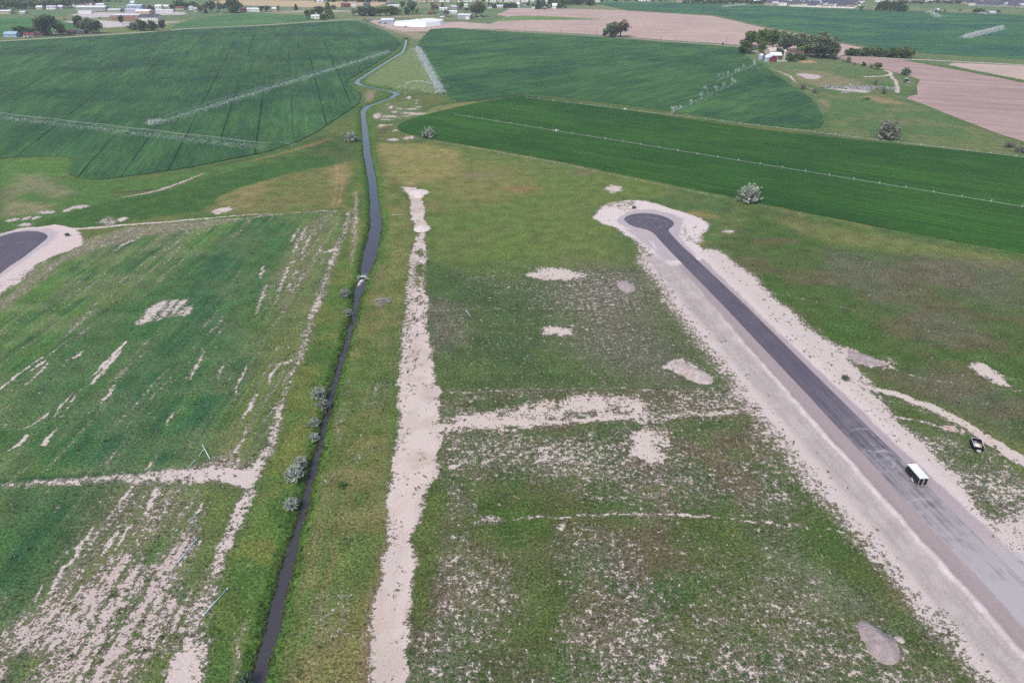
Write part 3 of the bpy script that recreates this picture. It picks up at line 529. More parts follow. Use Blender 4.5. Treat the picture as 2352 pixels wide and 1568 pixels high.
BANDS = [(40, 184, 200, .4), (184, 424, 360, .8), (424, 1000, 820, 2.0), (1000, 2904, 2000, 8.0)]
VV, FF, CELL, HH = [], [], [], []
off = 0; grids = []
for (y0, y1, xh, s) in BANDS:
    xs = np.arange(-xh, xh + s * .5, s); ys = np.arange(y0, y1 + s * .5, s)
    gx, gy = np.meshgrid(xs, ys); n, m_ = gx.shape
    idx = np.arange(n * m_).reshape(n, m_) + off
    FF.append(np.stack([idx[:-1, :-1], idx[:-1, 1:], idx[1:, 1:], idx[1:, :-1]], -1).reshape(-1, 4))
    VV.append(np.stack([gx.ravel(), gy.ravel()], 1)); CELL.append(np.full(n * m_, s)); grids.append((xs, ys, off, n, m_)); off += n * m_
XY = np.concatenate(VV); CELL = np.concatenate(CELL)
veg, soil, bare, cd = paint(XY[:, 0], XY[:, 1], CELL)
# relief: tussocks, soft swells, the canal's bed, flat under streets
X, Y = XY[:, 0], XY[:, 1]
near = (Y < 424)
Hh = np.zeros(len(X))
Hh[near] = (.16 * (fbm(X[near] / 9, Y[near] / 9, 71, 3) - .5) + .22 * (fbm(X[near] / 1.7, Y[near] / 1.7, 72, 3) - .5) * np.clip(1.1 - bare[near], .08, 1))
tq = (X - RO[0]) * RD[0] + (Y - RO[1]) * RD[1]; dq = (X - RO[0]) * RN[0] + (Y - RO[1]) * RN[1]
flat = sst(9, 5, np.abs(dq)) * (tq > -5)
hd = poly_sd(X, Y, HEAD); flat = np.maximum(flat, sst(-4, -1, hd)); lh = poly_sd(X, Y, LHEAD); flat = np.maximum(flat, sst(-4, -1, lh))
Hh *= 1 - flat
# low banks of spoil along the street's west shoulder and the strip
Hh += np.where((tq > 8) & (tq < 300), .25 * np.exp(-((dq + 9) / 1.1) ** 2), 0)
bank = np.where(Y > 424, 3.0, 2.2)
cd = cd + np.where(Y < 424, .9, .0) * (fbm(X / 1.6, Y / 1.6, 81, 3) - .5)
prof = np.interp(cd / bank, [-.9, -.15, 0, 1.0, 1.25], [-1.9, -1.35, -1.0, .12, 0.0])
Hh = np.where(cd < bank * 1.25, prof + .25 * Hh, Hh)
Hh = np.where(Y > 985, 0, Hh)
# make neighbouring bands meet
for (a, b) in ((0, 1), (1, 2), (2, 3)):
    xs0, ys0, o0, n0, m0 = grids[a]; xs1, ys1, o1, n1, m1 = grids[b]
    lo = np.interp(xs0, xs1, Hh[o1:o1 + m1]); Hh[o0 + (n0 - 1) * m0: o0 + n0 * m0] = lo
    for g in (a, b):
        xs_, ys_, o_, n_, m_ = grids[g]; A = Hh[o_:o_ + n_ * m_].reshape(n_, m_); A[:, 0] = 0; A[:, -1] = 0; Hh[o_:o_ + n_ * m_] = A.ravel()
xs_, ys_, o_, n_, m_ = grids[0]; Hh[o_:o_ + m_] = 0
GV = np.column_stack([XY, Hh]); GF = np.concatenate(FF)
# the plain beyond, out to the horizon
ext = []; BIG = 6500
def ring(x0, x1, y0, y1): ext.append((x0, x1, y0, y1))
ring(-BIG, BIG, -1500, 40); ring(-BIG, BIG, 2904, BIG)
for (y0, y1, xh, s) in BANDS: ring(-BIG, -xh, y0, y1); ring(xh, BIG, y0, y1)
ev = []; ef = []
for (x0, x1, y0, y1) in ext:
    k = len(GV) + len(ev); ev += [(x0, y0, 0), (x1, y0, 0), (x1, y1, 0), (x0, y1, 0)]; ef.append((k, k + 1, k + 2, k + 3))
GV = np.concatenate([GV, np.array(ev)]); GF = np.concatenate([GF, np.array(ef)])
ne = len(ev); far_c = col(108, 128, 84)
veg = np.concatenate([veg, np.tile(far_c, (ne, 1))]); soil = np.concatenate([soil, np.tile(SOIL, (ne, 1))]); bare = np.concatenate([bare, np.full(ne, .04)])
def ground_h(x, y):
    """height of the ground sheet at a point"""
    for xs, ys, o, n, m in grids:
        if ys[0] <= y <= ys[-1] and xs[0] <= x <= xs[-1]:
            i = min(m - 1, int(round((x - xs[0]) / (xs[1] - xs[0])))); j = min(n - 1, int(round((y - ys[0]) / (ys[1] - ys[0]))))
            return float(Hh[o + j * m + i])
    return 0.0
def bare_at(x, y):
    for xs, ys, o, n, m in grids:
        if ys[0] <= y <= ys[-1] and xs[0] <= x <= xs[-1]:
            i = np.clip(int(round((x - xs[0]) / (xs[1] - xs[0]))), 0, m - 1); j = np.clip(int(round((y - ys[0]) / (ys[1] - ys[0]))), 0, n - 1)
            return float(bare[o + j * m + i])
    return 0.0

g = NT('meadow_and_soil', .97, .1)
P = g.pos()
n_f = g.noise(P, 2.6, 5, .68); n_m = g.noise(P, .95, 4, .6); n_c = g.noise(P, .16, 3, .55); n_t = g.noise(P, 7.0, 3, .6)
vegc = g.mix(1.0, g.attr('veg'), g.gray(g.mr(n_f, .30, .70, .26, 1.82)), 'MULTIPLY')
vegc = g.mix(1.0, vegc, g.gray(g.mr(n_t, .3, .7, .55, 1.5)), 'MULTIPLY')
vegc = g.mix(1.0, vegc, g.gray(g.mr(n_c, .3, .7, .8, 1.22)), 'MULTIPLY')
n_k = g.noise(P, 1.5, 3, .6)
vegc = g.mix(1.0, vegc, g.gray(g.mr(n_k, .32, .68, .58, 1.42)), 'MULTIPLY')
vegc = g.mix(g.mr(n_m, .52, .68, 0, .42), vegc, g.mix(1.0, vegc, (1.45, 1.12, .85, 1), 'MULTIPLY'))
vegc = g.mix(g.mr(n_m, .46, .32, 0, .4), vegc, g.mix(1.0, vegc, (.72, .95, .8, 1), 'MULTIPLY'))
bareA = g.attr('bare', 'Fac')
n_l = g.noise(P, .34, 3, .6)
nz = g.math('ADD', g.math('MULTIPLY', n_f, .36), g.math('ADD', g.math('MULTIPLY', n_m, .44), g.math('MULTIPLY', n_l, .20)))
thr = g.math('ADD', g.math('SUBTRACT', bareA, .5), g.math('MULTIPLY', g.math('SUBTRACT', nz, .5), 3.9))
msk = g.mr(thr, -.06, .10, 0, 1, True)
soilc = g.mix(1.0, g.attr('soil'), g.gray(g.mr(n_f, .28, .72, .80, 1.16)), 'MULTIPLY')
soilc = g.mix(1.0, soilc, g.gray(g.mr(n_t, .3, .7, .88, 1.10)), 'MULTIPLY')
soilc = g.mix(g.mr(n_c, .5, .7, 0, .4), soilc, g.mix(1.0, soilc, (1.02, .93, .87, 1), 'MULTIPLY'))
dirt = g.mix(1.0, soilc, (.42, .40, .40, 1), 'MULTIPLY')
vegc = g.mix(g.math('MULTIPLY', g.mr(thr, -.42, -.02, 0, .6), g.mr(bareA, .06, .28)), vegc, dirt)
g.base(g.mix(msk, vegc, soilc))
hgt = g.mix(msk, g.gray(g.math('MULTIPLY', n_f, 1.0)), g.gray(g.math('MULTIPLY', n_t, .25)))
g.bump(hgt, .55, .22)
ground_me = mesh_np('ground', GV, GF, [g.m], smooth=True)
cattr(ground_me, 'veg', veg); cattr(ground_me, 'soil', soil); fattr(ground_me, 'bare', bare)
ground = link('ground', ground_me)
tag(ground, 'meadow, weeds and pale bare soil between the crops and the street', 'ground', kind='structure')

# ================================================================== canal water
wv = []; wf = []
for i, (p, hw) in enumerate(zip(CANP, CANW)):
    nrm = np.array([-_t[i, 1], _t[i, 0]]); e = hw + (1.6 if p[1] > 424 else .7)
    wv += [(*(p - nrm * e), CZ), (*(p + nrm * e), CZ)]
    if i: wf.append((2 * i - 2, 2 * i - 1, 2 * i + 1, 2 * i))
k = NT('canal_water', .06, .8)
nzw = k.noise(k.obj(), 1.6, 3, .6)
k.base(k.mix(k.noise(k.obj(), .05, 2), tuple(col(78, 74, 78) * .7), tuple(col(92, 88, 86) * .7)))
k.bump(nzw, .12, .06)
canal = link('water', mesh_np('water', wv, wf, [k.m]))
tag(canal, 'still grey water of the winding irrigation canal', 'canal water', kind='structure')

# ================================================================== crops and ploughland
def poly_sheet(name, P, z, depth, mat):
    """one thick sheet: top face and a skirt down to the ground"""
    P = np.asarray(P); bm = bmesh.new()
    Q = []
    for i in range(len(P)):                     # break long edges and let them wander a little
        a = P[i]; b = P[(i + 1) % len(P)]; L = np.linalg.norm(b - a); n = max(1, min(60, int(L / 6)))
        for j in range(n):
            q = a + (b - a) * j / n
            if j: q = q + (np.array([vn(q[0:1] / 9, q[1:2] / 9, 3)[0], vn(q[0:1] / 9, q[1:2] / 9, 4)[0]]) - .5) * min(1.8, .0022 * q[1])
            Q.append(q)
    vs = [bm.verts.new((q[0], q[1], z)) for q in Q]; vb = [bm.verts.new((q[0], q[1], z - depth)) for q in Q]
    es = [bm.edges.new((vs[i], vs[(i + 1) % len(vs)])) for i in range(len(vs))]
    bmesh.ops.triangle_fill(bm, edges=es, use_beauty=True, normal=(0, 0, 1))
    for i in range(len(vs)):
        j = (i + 1) % len(vs); bm.faces.new((vs[j], vs[i], vb[i], vb[j]))
    bmesh.ops.recalc_face_normals(bm, faces=bm.faces)
    me = bpy.data.meshes.new(name); bm.to_mesh(me); bm.free(); me.materials.append(mat)
    return link(name, me)
def crop_mat(name, c1, c2, c3, ang, tram=26.0, tramk=.5, row=1.4, streak=(.35, .012), pivot=None, fine=1.0):
    """c1 main, c2 lighter, c3 darker; rows run at angle ang from +X"""
    k = NT(name, .95, .12); P = k.obj(); rot = -ang
    v = k.rotscale(P, rot, (.018, streak[0] * .4, 1)); a = k.noise(v, 1.0, 4, .6)                    # broad streaks along the rows
    v2 = k.rotscale(P, rot, (.06, streak[0] * 3.2, 1)); b = k.noise(v2, 1.0, 4, .65)                 # drill rows
    cN = k.noise(P, .011, 3, .55); dN = k.noise(P, .05, 4, .6); fN = k.noise(P, 1.1, 4, .7)
    c = k.mix(k.mr(a, .42, .6), tuple(c1), tuple(c2)); c = k.mix(1.0, c, k.gray(k.mr(k.noise(k.rotscale(P, rot, (.006, .05, 1)), 1.0, 3, .55), .36, .64, .84, 1.14)), 'MULTIPLY'); c = k.mix(k.mr(cN, .45, .62, 0, .8), c, tuple(c3)); c = k.mix(k.mr(dN, .52, .7, 0, .55), c, tuple(c2))
    c = k.mix(1.0, c, k.gray(k.mr(b, .3, .7, 1 - .26 * row / 1.4, 1 + .22 * row / 1.4)), 'MULTIPLY'); c = k.mix(1.0, c, k.gray(k.mr(fN, .3, .7, 1 - .24 * fine, 1 + .24 * fine)), 'MULTIPLY')
    if tram:
        sx = k.n('ShaderNodeSeparateXYZ'); k.set(sx.inputs[0], k.mapping(P, rot)); y = k.math('DIVIDE', k.math('ADD', sx.outputs[1], k.math('MULTIPLY', cN, 1.0)), tram)
        fr = k.math('ABSOLUTE', k.math('SUBTRACT', k.math('FRACT', y), .5)); ln = k.mr(fr, .036, .014)
        gate = k.mr(k.noise(k.rotscale(P, rot, (.004, .09, 1)), 1.0, 2), .47, .56)
        c = k.mix(k.math('MULTIPLY', k.math('MULTIPLY', ln, gate), tramk), c, tuple(np.array(c3) * .38))
    if pivot:
        d = k.n('ShaderNodeVectorMath', operation='DISTANCE'); k.set(d.inputs[0], P); d.inputs[1].default_value = (pivot[0], pivot[1], .5)
        fr = k.math('ABSOLUTE', k.math('SUBTRACT', k.math('FRACT', k.math('DIVIDE', d.outputs['Value'], pivot[2])), .5)); ln = k.mr(fr, .014, .005)
        gate = k.mr(k.noise(P, .02, 2), .44, .56)
        c = k.mix(k.math('MULTIPLY', k.math('MULTIPLY', ln, gate), .55), c, tuple(np.array(c3) * .5))
    k.base(c)
    k.bump(k.math('ADD', fN, b), .5, .25)
    return k.m
BG1, BG2, BG3 = col(60, 100, 62), col(80, 120, 74), col(46, 84, 56)
f1 = poly_sheet('wheat_crop', FIELDS['F1'], .5, .55, crop_mat('wheat_rows', BG1, col(76, 116, 66), BG3, R(90 + 16.2), 22.0, .85, 1.9, pivot=(-150, 872, 52)))
tag(f1, 'broad blue-green crop left of the canal, under the long sprinkler booms', 'crop', kind='stuff')
f2 = poly_sheet('wheat_crop', FIELDS['F2'], .5, .55, crop_mat('wheat_rows_east', col(62, 103, 62), col(80, 120, 66), BG3, R(45), 24.0, .75, 1.9))
tag(f2, 'blue-green crop with slanting rows between the canal and the farmstead', 'crop', kind='stuff')
f3 = poly_sheet('alfalfa_crop', FIELDS['F3'], .55, .6, crop_mat('alfalfa', col(50, 92, 34), col(62, 106, 40), col(42, 84, 36), R(-35), 0, 0, 1.9, (1.1, .02), fine=1.3))
tag(f3, 'deep green alfalfa rectangle crossed by two wheel lines', 'crop', kind='stuff')
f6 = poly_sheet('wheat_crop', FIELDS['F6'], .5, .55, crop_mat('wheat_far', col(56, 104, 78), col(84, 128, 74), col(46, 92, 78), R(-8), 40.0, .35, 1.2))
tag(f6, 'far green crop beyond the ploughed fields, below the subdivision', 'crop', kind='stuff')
f7 = poly_sheet('hay_crop', FIELDS['F7'], .4, .45, crop_mat('hay', col(74, 124, 70), col(80, 130, 72), col(66, 112, 66), R(20), 0, 0, 1.0))
tag(f7, 'small bright green hay field behind the roadside houses at far left', 'crop', kind='stuff')
f8 = poly_sheet('hay_crop', FIELDS['F8'], .4, .45, crop_mat('hay_strip', col(80, 124, 72), col(104, 140, 86), col(70, 114, 68), R(14), 16.0, .0, 1.0))
tag(f8, 'striped green hay field between the school and the gravel road', 'crop', kind='stuff')
def plough_mat(name, c1, c2, ang):
    k = NT(name, .97, .1); P = k.obj()
    a = k.noise(k.rotscale(P, -ang, (.008, .09, 1)), 1, 4, .6); b = k.noise(k.rotscale(P, -ang, (.05, .8, 1)), 1, 4, .65); cN = k.noise(P, .012, 3)
    c = k.mix(k.mr(a, .36, .66), tuple(c1), tuple(c2)); c = k.mix(1.0, c, k.gray(k.mr(b, .3, .7, .86, 1.12)), 'MULTIPLY'); c = k.mix(1.0, c, k.gray(k.mr(cN, .35, .65, .93, 1.06)), 'MULTIPLY')
    k.base(c); k.bump(b, .5, .2); return k.m
f4 = poly_sheet('ploughed_field', FIELDS['F4'], .12, .2, plough_mat('tilth', col(203, 178, 166), col(190, 165, 154), R(-2)))
tag(f4, 'pinkish ploughed field above the gravel lane at top centre', 'field', kind='structure')
f5 = poly_sheet('ploughed_field', FIELDS['F5'], .12, .2, plough_mat('tilth_east', col(190, 164, 156), col(168, 144, 138), R(-22)))
tag(f5, 'pinkish ploughed field right of the farmstead pasture', 'field', kind='structure')
f5b = poly_sheet('ploughed_field', FIELDS['F5b'], .12, .2, plough_mat('tilth_far', col(206, 184, 170), col(194, 172, 160), R(-10)))
tag(f5b, 'pale ploughed strip at the right edge beyond the green ditch bank', 'field', kind='structure')
wedge = poly_sheet('pasture_wedge', W([(1120, 47.5), (1150, 44), (1176, 36.8), (1250, 38.2), (1330, 42), (1378, 45), (1300, 46), (1200, 46.6), (1150, 49)]), .2, .25, crop_mat('wedge_grass', col(116, 148, 82), col(128, 156, 90), col(104, 138, 76), 0, 0, 0, .6))
tag(wedge, 'light green grass wedge inside the ploughed field', 'grass', kind='stuff')

# ================================================================== streets and lanes
def ribbon(name, P, hw, z, mat, n=4):
    P = np.asarray(P); Q = [P[0]]
    for i in range(1, len(P)):
        for j in range(1, n + 1): Q.append(P[i - 1] + (P[i] - P[i - 1]) * j / n)
    Q = np.array(Q); t = np.gradient(Q, axis=0); t /= np.linalg.norm(t, axis=1)[:, None]; nr = np.stack([-t[:, 1], t[:, 0]], 1)
    V = []; Fc = []
    for i in range(len(Q)):
        e = hw * (1 + .12 * (vn(Q[i, 0:1] / 20, Q[i, 1:2] / 20, 5)[0] - .5))
        V += [(*(Q[i] + nr[i] * e), z), (*(Q[i] - nr[i] * e), z)]
        if i: Fc.append((2 * i - 2, 2 * i, 2 * i + 1, 2 * i - 1))
    return link(name, mesh_np(name, V, Fc, [mat]))
lane_m = plain('lane_gravel', col(196, 190, 176), .95, .1, .12, .3)
o = ribbon('road', W([(-420, 170), (-200, 130), (0, 95), (150, 86), (300, 76.5), (425, 66.5), (588, 59), (700, 51.5), (806, 45.6), (863, 42.5), (930, 38.6), (1000, 35.5), (1080, 33)]), 3.4, .08, lane_m); tag(o, 'pale gravel road along the top of the left crop', 'road', kind='structure')
o = ribbon('road', W([(1100, 68.5), (1176, 72), (1351, 82), (1450, 89), (1526, 95), (1600, 100.5), (1690, 107), (1716, 112), (1745, 122)]), 2.6, .14, plain('lane_grey', col(176, 172, 164), .95, .1, .12, .3)); tag(o, 'narrow grey lane between the right crop and the ploughed field', 'road', kind='structure')
o = ribbon('road', W([(1945, 127), (2060, 136), (2140, 139), (2200, 142), (2352, 150), (2700, 175)]), 3.0, .16, lane_m); tag(o, 'gravel farm track running right from the hedgerow', 'road', kind='structure')
o = ribbon('ditch_bank', W([(2088, 139), (2153, 150), (2230, 163), (2352, 187), (2700, 258)]), 5.0, .22, plain('ditch_grass', col(92, 122, 66), .95, .1, .35, .25)); tag(o, 'green ditch bank between the two ploughed fields on the right', 'bank', kind='structure')
o = ribbon('field_edge', W([(1440, 24), (1526, 29.8), (1638, 36.5), (1701, 50.5), (1764, 64.5), (1851, 79.5), (1919, 96.5), (2014, 114.5), (2090, 121)]), 4.0, .6, plain('edge_grass', col(122, 134, 84), .95, .1, .35, .2)); tag(o, 'weedy bank between the ploughed field and the far crop', 'bank', kind='structure')

k = NT('new_asphalt', .9, .25); P = k.obj()
sx = k.n('ShaderNodeSeparateXYZ'); k.set(sx.inputs[0], P); yy = sx.outputs[1]
gn = k.noise(P, 9, 4, .7); lane = k.noise(k.rotscale(P, R(80.8), (.05, 1.1, 1)), 1, 4, .6); bl = k.noise(P, .3, 4, .62); pt = k.noise(P, .08, 3)
base = k.mix(k.mr(lane, .35, .68), tuple(col(92, 88, 100)), tuple(col(108, 102, 114)))
base = k.mix(1.0, base, k.gray(k.mr(gn, .3, .7, .9, 1.1)), 'MULTIPLY'); base = k.mix(1.0, base, k.gray(k.mr(pt, .35, .65, .92, 1.06)), 'MULTIPLY')
dust_y = k.mr(yy, 168, 82, 0, 1, True)
dz = k.math('ADD', k.math('MULTIPLY', lane, .55), k.math('MULTIPLY', bl, .45))
dust = k.math('MULTIPLY', dust_y, k.mr(k.math('ADD', dz, k.math('MULTIPLY', dust_y, .24)), .46, .72))
spots = k.math('MULTIPLY', k.mr(k.noise(P, .55, 3, .55), .66, .74), .5)
base = k.mix(k.math('MAXIMUM', dust, k.math('MULTIPLY', spots, k.mr(yy, 260, 120, .35, 1))), base, tuple(col(184, 178, 179)))
for (cx_, cy_, rad, wd) in ((*at(2010, 1060), 3.9, .22), (*at(2040, 1053), 3.0, .2), (*at(2000, 1048), 5.2, .25), (*at(2052, 1066), 2.2, .2), (*at(2052, 1066), 2.7, .16), (*at(1995, 1010), 4.5, .3), (*at(2150, 1190), 6.0, .3), (*at(1500, 512), 6.2, .16), (*at(1480, 512), 8.0, .16), (*at(-40, 590), 30, .22), (*at(-60, 600), 36, .25), (*at(-20, 610), 24, .2)):
    d = k.n('ShaderNodeVectorMath', operation='DISTANCE'); k.set(d.inputs[0], P); d.inputs[1].default_value = (cx_, cy_, .05)
    rg = k.mr(k.math('ABSOLUTE', k.math('SUBTRACT', k.math('ADD', d.outputs['Value'], k.math('MULTIPLY', bl, 1.2)), rad + .6)), wd, wd * .25)
    base = k.mix(k.math('MULTIPLY', rg, k.mr(bl, .42, .62, 0, .62)), base, tuple(col(190, 186, 192)))
k.base(base); k.bump(gn, .25, .02)
asph = k.m
def flat_poly(name, P, z, mat):
    bm = bmesh.new(); vs = [bm.verts.new((q[0], q[1], z)) for q in P]; vb = [bm.verts.new((q[0], q[1], z - .12)) for q in P]
    es = [bm.edges.new((vs[i], vs[(i + 1) % len(vs)])) for i in range(len(vs))]
    bmesh.ops.triangle_fill(bm, edges=es, use_beauty=True, normal=(0, 0, 1))
    for i in range(len(vs)): bm.faces.new((vs[(i + 1) % len(vs)], vs[i], vb[i], vb[(i + 1) % len(vs)]))
    bmesh.ops.recalc_face_normals(bm, faces=bm.faces)
    me = bpy.data.meshes.new(name); bm.to_mesh(me); bm.free(); me.materials.append(mat); return link(name, me)
def road_pt(t, d): return RO + RD * t + RN * d
right = [road_pt(t, 3.72 + .9 * math.sin(t * .11) * (t > 130) * .3) for t in range(55, 330, 5)]
left = [road_pt(t, -3.75 - (.55 * sst(125, 160, np.array(float(t))) + .25 * vn(np.array([t / 7.]), np.array([.5]), 9)[0] * (t > 110))) for t in range(325, 50, -5)]
street = flat_poly('street', [tuple(p) for p in HEAD] + right + left, .06, asph)
tag(street, 'dark new asphalt street with a round turning head, dusty in the foreground', 'street', kind='structure')
street2 = flat_poly('street', [tuple(p) for p in LHEAD], .06, asph)
tag(street2, 'dark asphalt turning head with pale tyre arcs at the left edge', 'street', kind='structure')

# ================================================================== haze
hz = bpy.data.materials.new('haze_air'); hz.use_nodes = True; t_ = hz.node_tree
for n_ in list(t_.nodes):
    if n_.type != 'OUTPUT_MATERIAL': t_.nodes.remove(n_)
pv = t_.nodes.new('ShaderNodeVolumePrincipled'); pv.inputs['Density'].default_value = .00012
pv.inputs['Color'].default_value = (.78, .86, .97, 1); pv.inputs['Anisotropy'].default_value = .1
t_.links.new(pv.outputs[0], [n_ for n_ in t_.nodes if n_.type == 'OUTPUT_MATERIAL'][0].inputs['Volume'])
hv = [(sx_ * 6600, -1600 if sy < 0 else 6600, zz) for zz in (-4, 112) for sy in (-1, 1) for sx_ in (-1, 1)]
haze = link('haze', mesh_np('haze', hv, [(0, 2, 3, 1), (4, 5, 7, 6), (0, 1, 5, 4), (2, 6, 7, 3), (0, 4, 6, 2), (1, 3, 7, 5)], [hz]))
tag(haze, 'thin bluish haze over the far fields and the town', 'haze', kind='stuff')
# ================================================================== trees and shrubs
def leaf_mat(name, c1, c2, dark=.6, scale=.35, trans=.18):
    k = NT(name, .8, .15)
    oi = k.n('ShaderNodeObjectInfo').outputs['Random']
    n1 = k.noise(k.obj(), scale, 3, .6); n2 = k.noise(k.obj(), scale * 6, 2, .6)
    c = k.mix(k.mr(n1, .38, .62), tuple(c1), tuple(c2)); c = k.mix(1.0, c, k.gray(k.mr(n2, .3, .7, dark, 1.35)), 'MULTIPLY')
    c = k.mix(1.0, c, k.gray(k.mr(oi, 0, 1, .78, 1.18)), 'MULTIPLY')
    k.base(c)
    tr = k.n('ShaderNodeBsdfTranslucent'); k.set(tr.inputs['Color'], c); mx = k.n('ShaderNodeMixShader'); mx.inputs[0].default_value = trans
    out = [q for q in k.t.nodes if q.type == 'OUTPUT_MATERIAL'][0]
    k.t.links.new(k.b.outputs[0], mx.inputs[1]); k.t.links.new(tr.outputs[0], mx.inputs[2]); k.t.links.new(mx.outputs[0], out.inputs['Surface'])
    return k.m
L_GREEN = leaf_mat('leaves_green', (.145, .240, .060), (.215, .310, .090))
L_DARK = leaf_mat('leaves_dark', (.082, .140, .056), (.140, .200, .080))
L_GREY = leaf_mat('leaves_grey_green', (.165, .220, .125), (.250, .300, .185))
L_BRIGHT = leaf_mat('leaves_bright', (.155, .255, .055), (.230, .330, .085))
L_SILVER = leaf_mat('leaves_silver', (.25, .29, .235), (.40, .44, .37), .55, .8, .1)
L_TWIG = leaf_mat('twigs_mauve', (.150, .128, .118), (.215, .190, .165), .6, .8, 0)
L_BUD = leaf_mat('leaves_budding', (.135, .130, .062), (.195, .180, .095))
BARK = plain('bark', (.10, .080, .065), .9, .1, .3, 2.0)
BARK_PALE = plain('bark_pale', (.40, .37, .30), .9, .1, .25, 2.0)
rng = np.random.default_rng(11)
def tube_np(P, Rr, sides=6):
    """tapered tube through points, as vertex and quad lists"""
    P = np.asarray(P, float); V = []; Fc = []
    for i, p in enumerate(P):
        t = P[min(i + 1, len(P) - 1)] - P[max(i - 1, 0)]; t /= np.linalg.norm(t) + 1e-9
        a = np.cross(t, [0.3, .9, .2]); a /= np.linalg.norm(a) + 1e-9; b = np.cross(t, a)
        for q in range(sides):
            g_ = 2 * PI * q / sides; V.append(p + Rr[i] * (a * math.cos(g_) + b * math.sin(g_)))
        if i:
            for q in range(sides):
                r = (q + 1) % sides; Fc.append(((i - 1) * sides + q, (i - 1) * sides + r, i * sides + r, i * sides + q))
    return V, Fc
def merge(parts):
    V = []; Fc = []
    for v, f in parts:
        k = len(V); V += [tuple(q) for q in v]; Fc += [tuple(i + k for i in q) for q in f]
    return V, Fc
def leaves_np(C_, size, up=.3, asp=1.0):
    """leaf-sized quads at centres C_, turned every way"""
    n = len(C_); nrm = rng.normal(size=(n, 3)); nrm[:, 2] = np.abs(nrm[:, 2]) + up; nrm /= np.linalg.norm(nrm, axis=1)[:, None]
    a = np.cross(nrm, rng.normal(size=(n, 3))); a /= np.linalg.norm(a, axis=1)[:, None] + 1e-9; b = np.cross(nrm, a)
    s = (size * rng.uniform(.55, 1.35, n))[:, None]
    V = np.stack([C_ - a * s * asp - b * s * .5, C_ + a * s * asp * .2 - b * s * .75, C_ + a * s * asp + b * s * .4, C_ - a * s * asp * .3 + b * s * .7], 1).reshape(-1, 3)
    return V, np.arange(n * 4).reshape(n, 4)
def lobes_crown(n_lobes, per, R3, z0, lean=(0, 0), lobe=.42, power=.6, shell=.55):
    """leaf centres: clumps spread through a crown of half-axes R3 whose base is at z0"""
    out = []
    for i in range(n_lobes):
        d = rng.normal(size=3); d /= np.linalg.norm(d); r = rng.uniform(.2, 1) ** power * .9
        c = d * r * np.array(R3); c[2] = c[2] + z0 + R3[2]
        lr = lobe * rng.uniform(.5, 1.15) * np.array([R3[0], R3[1], min(R3[2], R3[0] * 1.1)])
        q = rng.normal(size=(per, 3)); q /= np.linalg.norm(q, axis=1)[:, None]; q *= (shell + (1 - shell) * rng.uniform(0, 1, per) ** .6)[:, None]
        out.append(c + q * lr)
    P = np.concatenate(out); h = P[:, 2:3]; P[:, 0:2] += h * np.array(lean)
    return P
def limbs(h, r, spread, n, z_split, lean=(0, 0), wob=.06):
    parts = []
    tr = [(0, 0, -.3), (wob * h * .3, 0, z_split * .5), (wob * h * .2, wob * h * .2, z_split)]
    parts.append(tube_np(tr, [r * 1.25, r, r * .85], 8))
    for i in range(n):
        a = 2 * PI * (i + rng.uniform(-.3, .3)) / n; e = rng.uniform(.6, 1.0); zt = z_split + (h - z_split) * rng.uniform(.55, .9)
        p0 = np.array([wob * h * .2, wob * h * .2, z_split * rng.uniform(.75, 1.0)]); p2 = np.array([math.cos(a) * spread * e, math.sin(a) * spread * e, zt])
        p1 = (p0 + p2) / 2 + np.array([0, 0, -.06 * h]) + rng.normal(size=3) * .03 * h
        parts.append(tube_np([p0, p1, p2], [r * .55, r * .36, r * .1], 5))
        for j in range(2):
            q = p1 + (p2 - p1) * rng.uniform(.1, .8); e2 = q + rng.normal(size=3) * np.array([.16, .16, .10]) * h + np.array([0, 0, .07 * h])
            parts.append(tube_np([q, (q + e2) / 2, e2], [r * .2, r * .13, r * .04], 4))
    V, Fc = merge(parts); V = np.array(V); V[:, :2] += np.maximum(V[:, 2:3], 0) * np.array(lean)
    return V, Fc
PROTO = {}
def proto(kind, crown_mesh, trunk_mesh): PROTO[kind] = (crown_mesh, trunk_mesh)
def make_broad(kind, mat, lean=(0, 0), n=26, per=150, R3=(.40, .40, .36), z0=.24, size=.034, bark=None, lobe=.42, shell=.55, split=.3):
    Cn = lobes_crown(n, per, R3, z0, lean, lobe, .6, shell); V, Fc = leaves_np(Cn, size); me = mesh_np('crown', V, Fc, [mat])
    tv, tf = limbs(z0 + R3[2] * 1.7, .028, R3[0] * .7, 6, split, lean); proto(kind, me, mesh_np('trunk', tv, tf, [bark or BARK], smooth=True))
make_broad('cottonwood', L_GREEN, (-.05, 0), 26, 170, (.40, .38, .36), .26)
make_broad('cottonwood2', L_GREEN, (-.09, .02), 22, 170, (.36, .40, .38), .22, .034)
make_broad('greytree', L_GREY, (-.05, 0), 24, 170, (.36, .36, .40), .18, .030)
make_broad('greytree2', L_GREY, (.02, 0), 30, 150, (.34, .34, .46), .04, .034, lobe=.46)
make_broad('darktree', L_DARK, (-.14, 0), 24, 170, (.42, .36, .38), .20, .034)
make_broad('darkround', L_DARK, (0, 0), 20, 170, (.40, .40, .42), .10, .036, lobe=.5)
make_broad('brighttree', L_BRIGHT, (0, 0), 18, 150, (.38, .38, .40), .14, .036)
make_broad('budtree', L_BUD, (0, 0), 18, 110, (.36, .36, .40), .18, .026, lobe=.5, shell=.2)
make_broad('lowtree', L_GREEN, (0, 0), 14, 60, (.42, .42, .42), .10, .060)          # for far away
make_broad('lowdark', L_DARK, (0, 0), 14, 60, (.42, .42, .42), .08, .060)
make_broad('lowgrey', L_GREY, (0, 0), 14, 60, (.42, .42, .42), .08, .060)
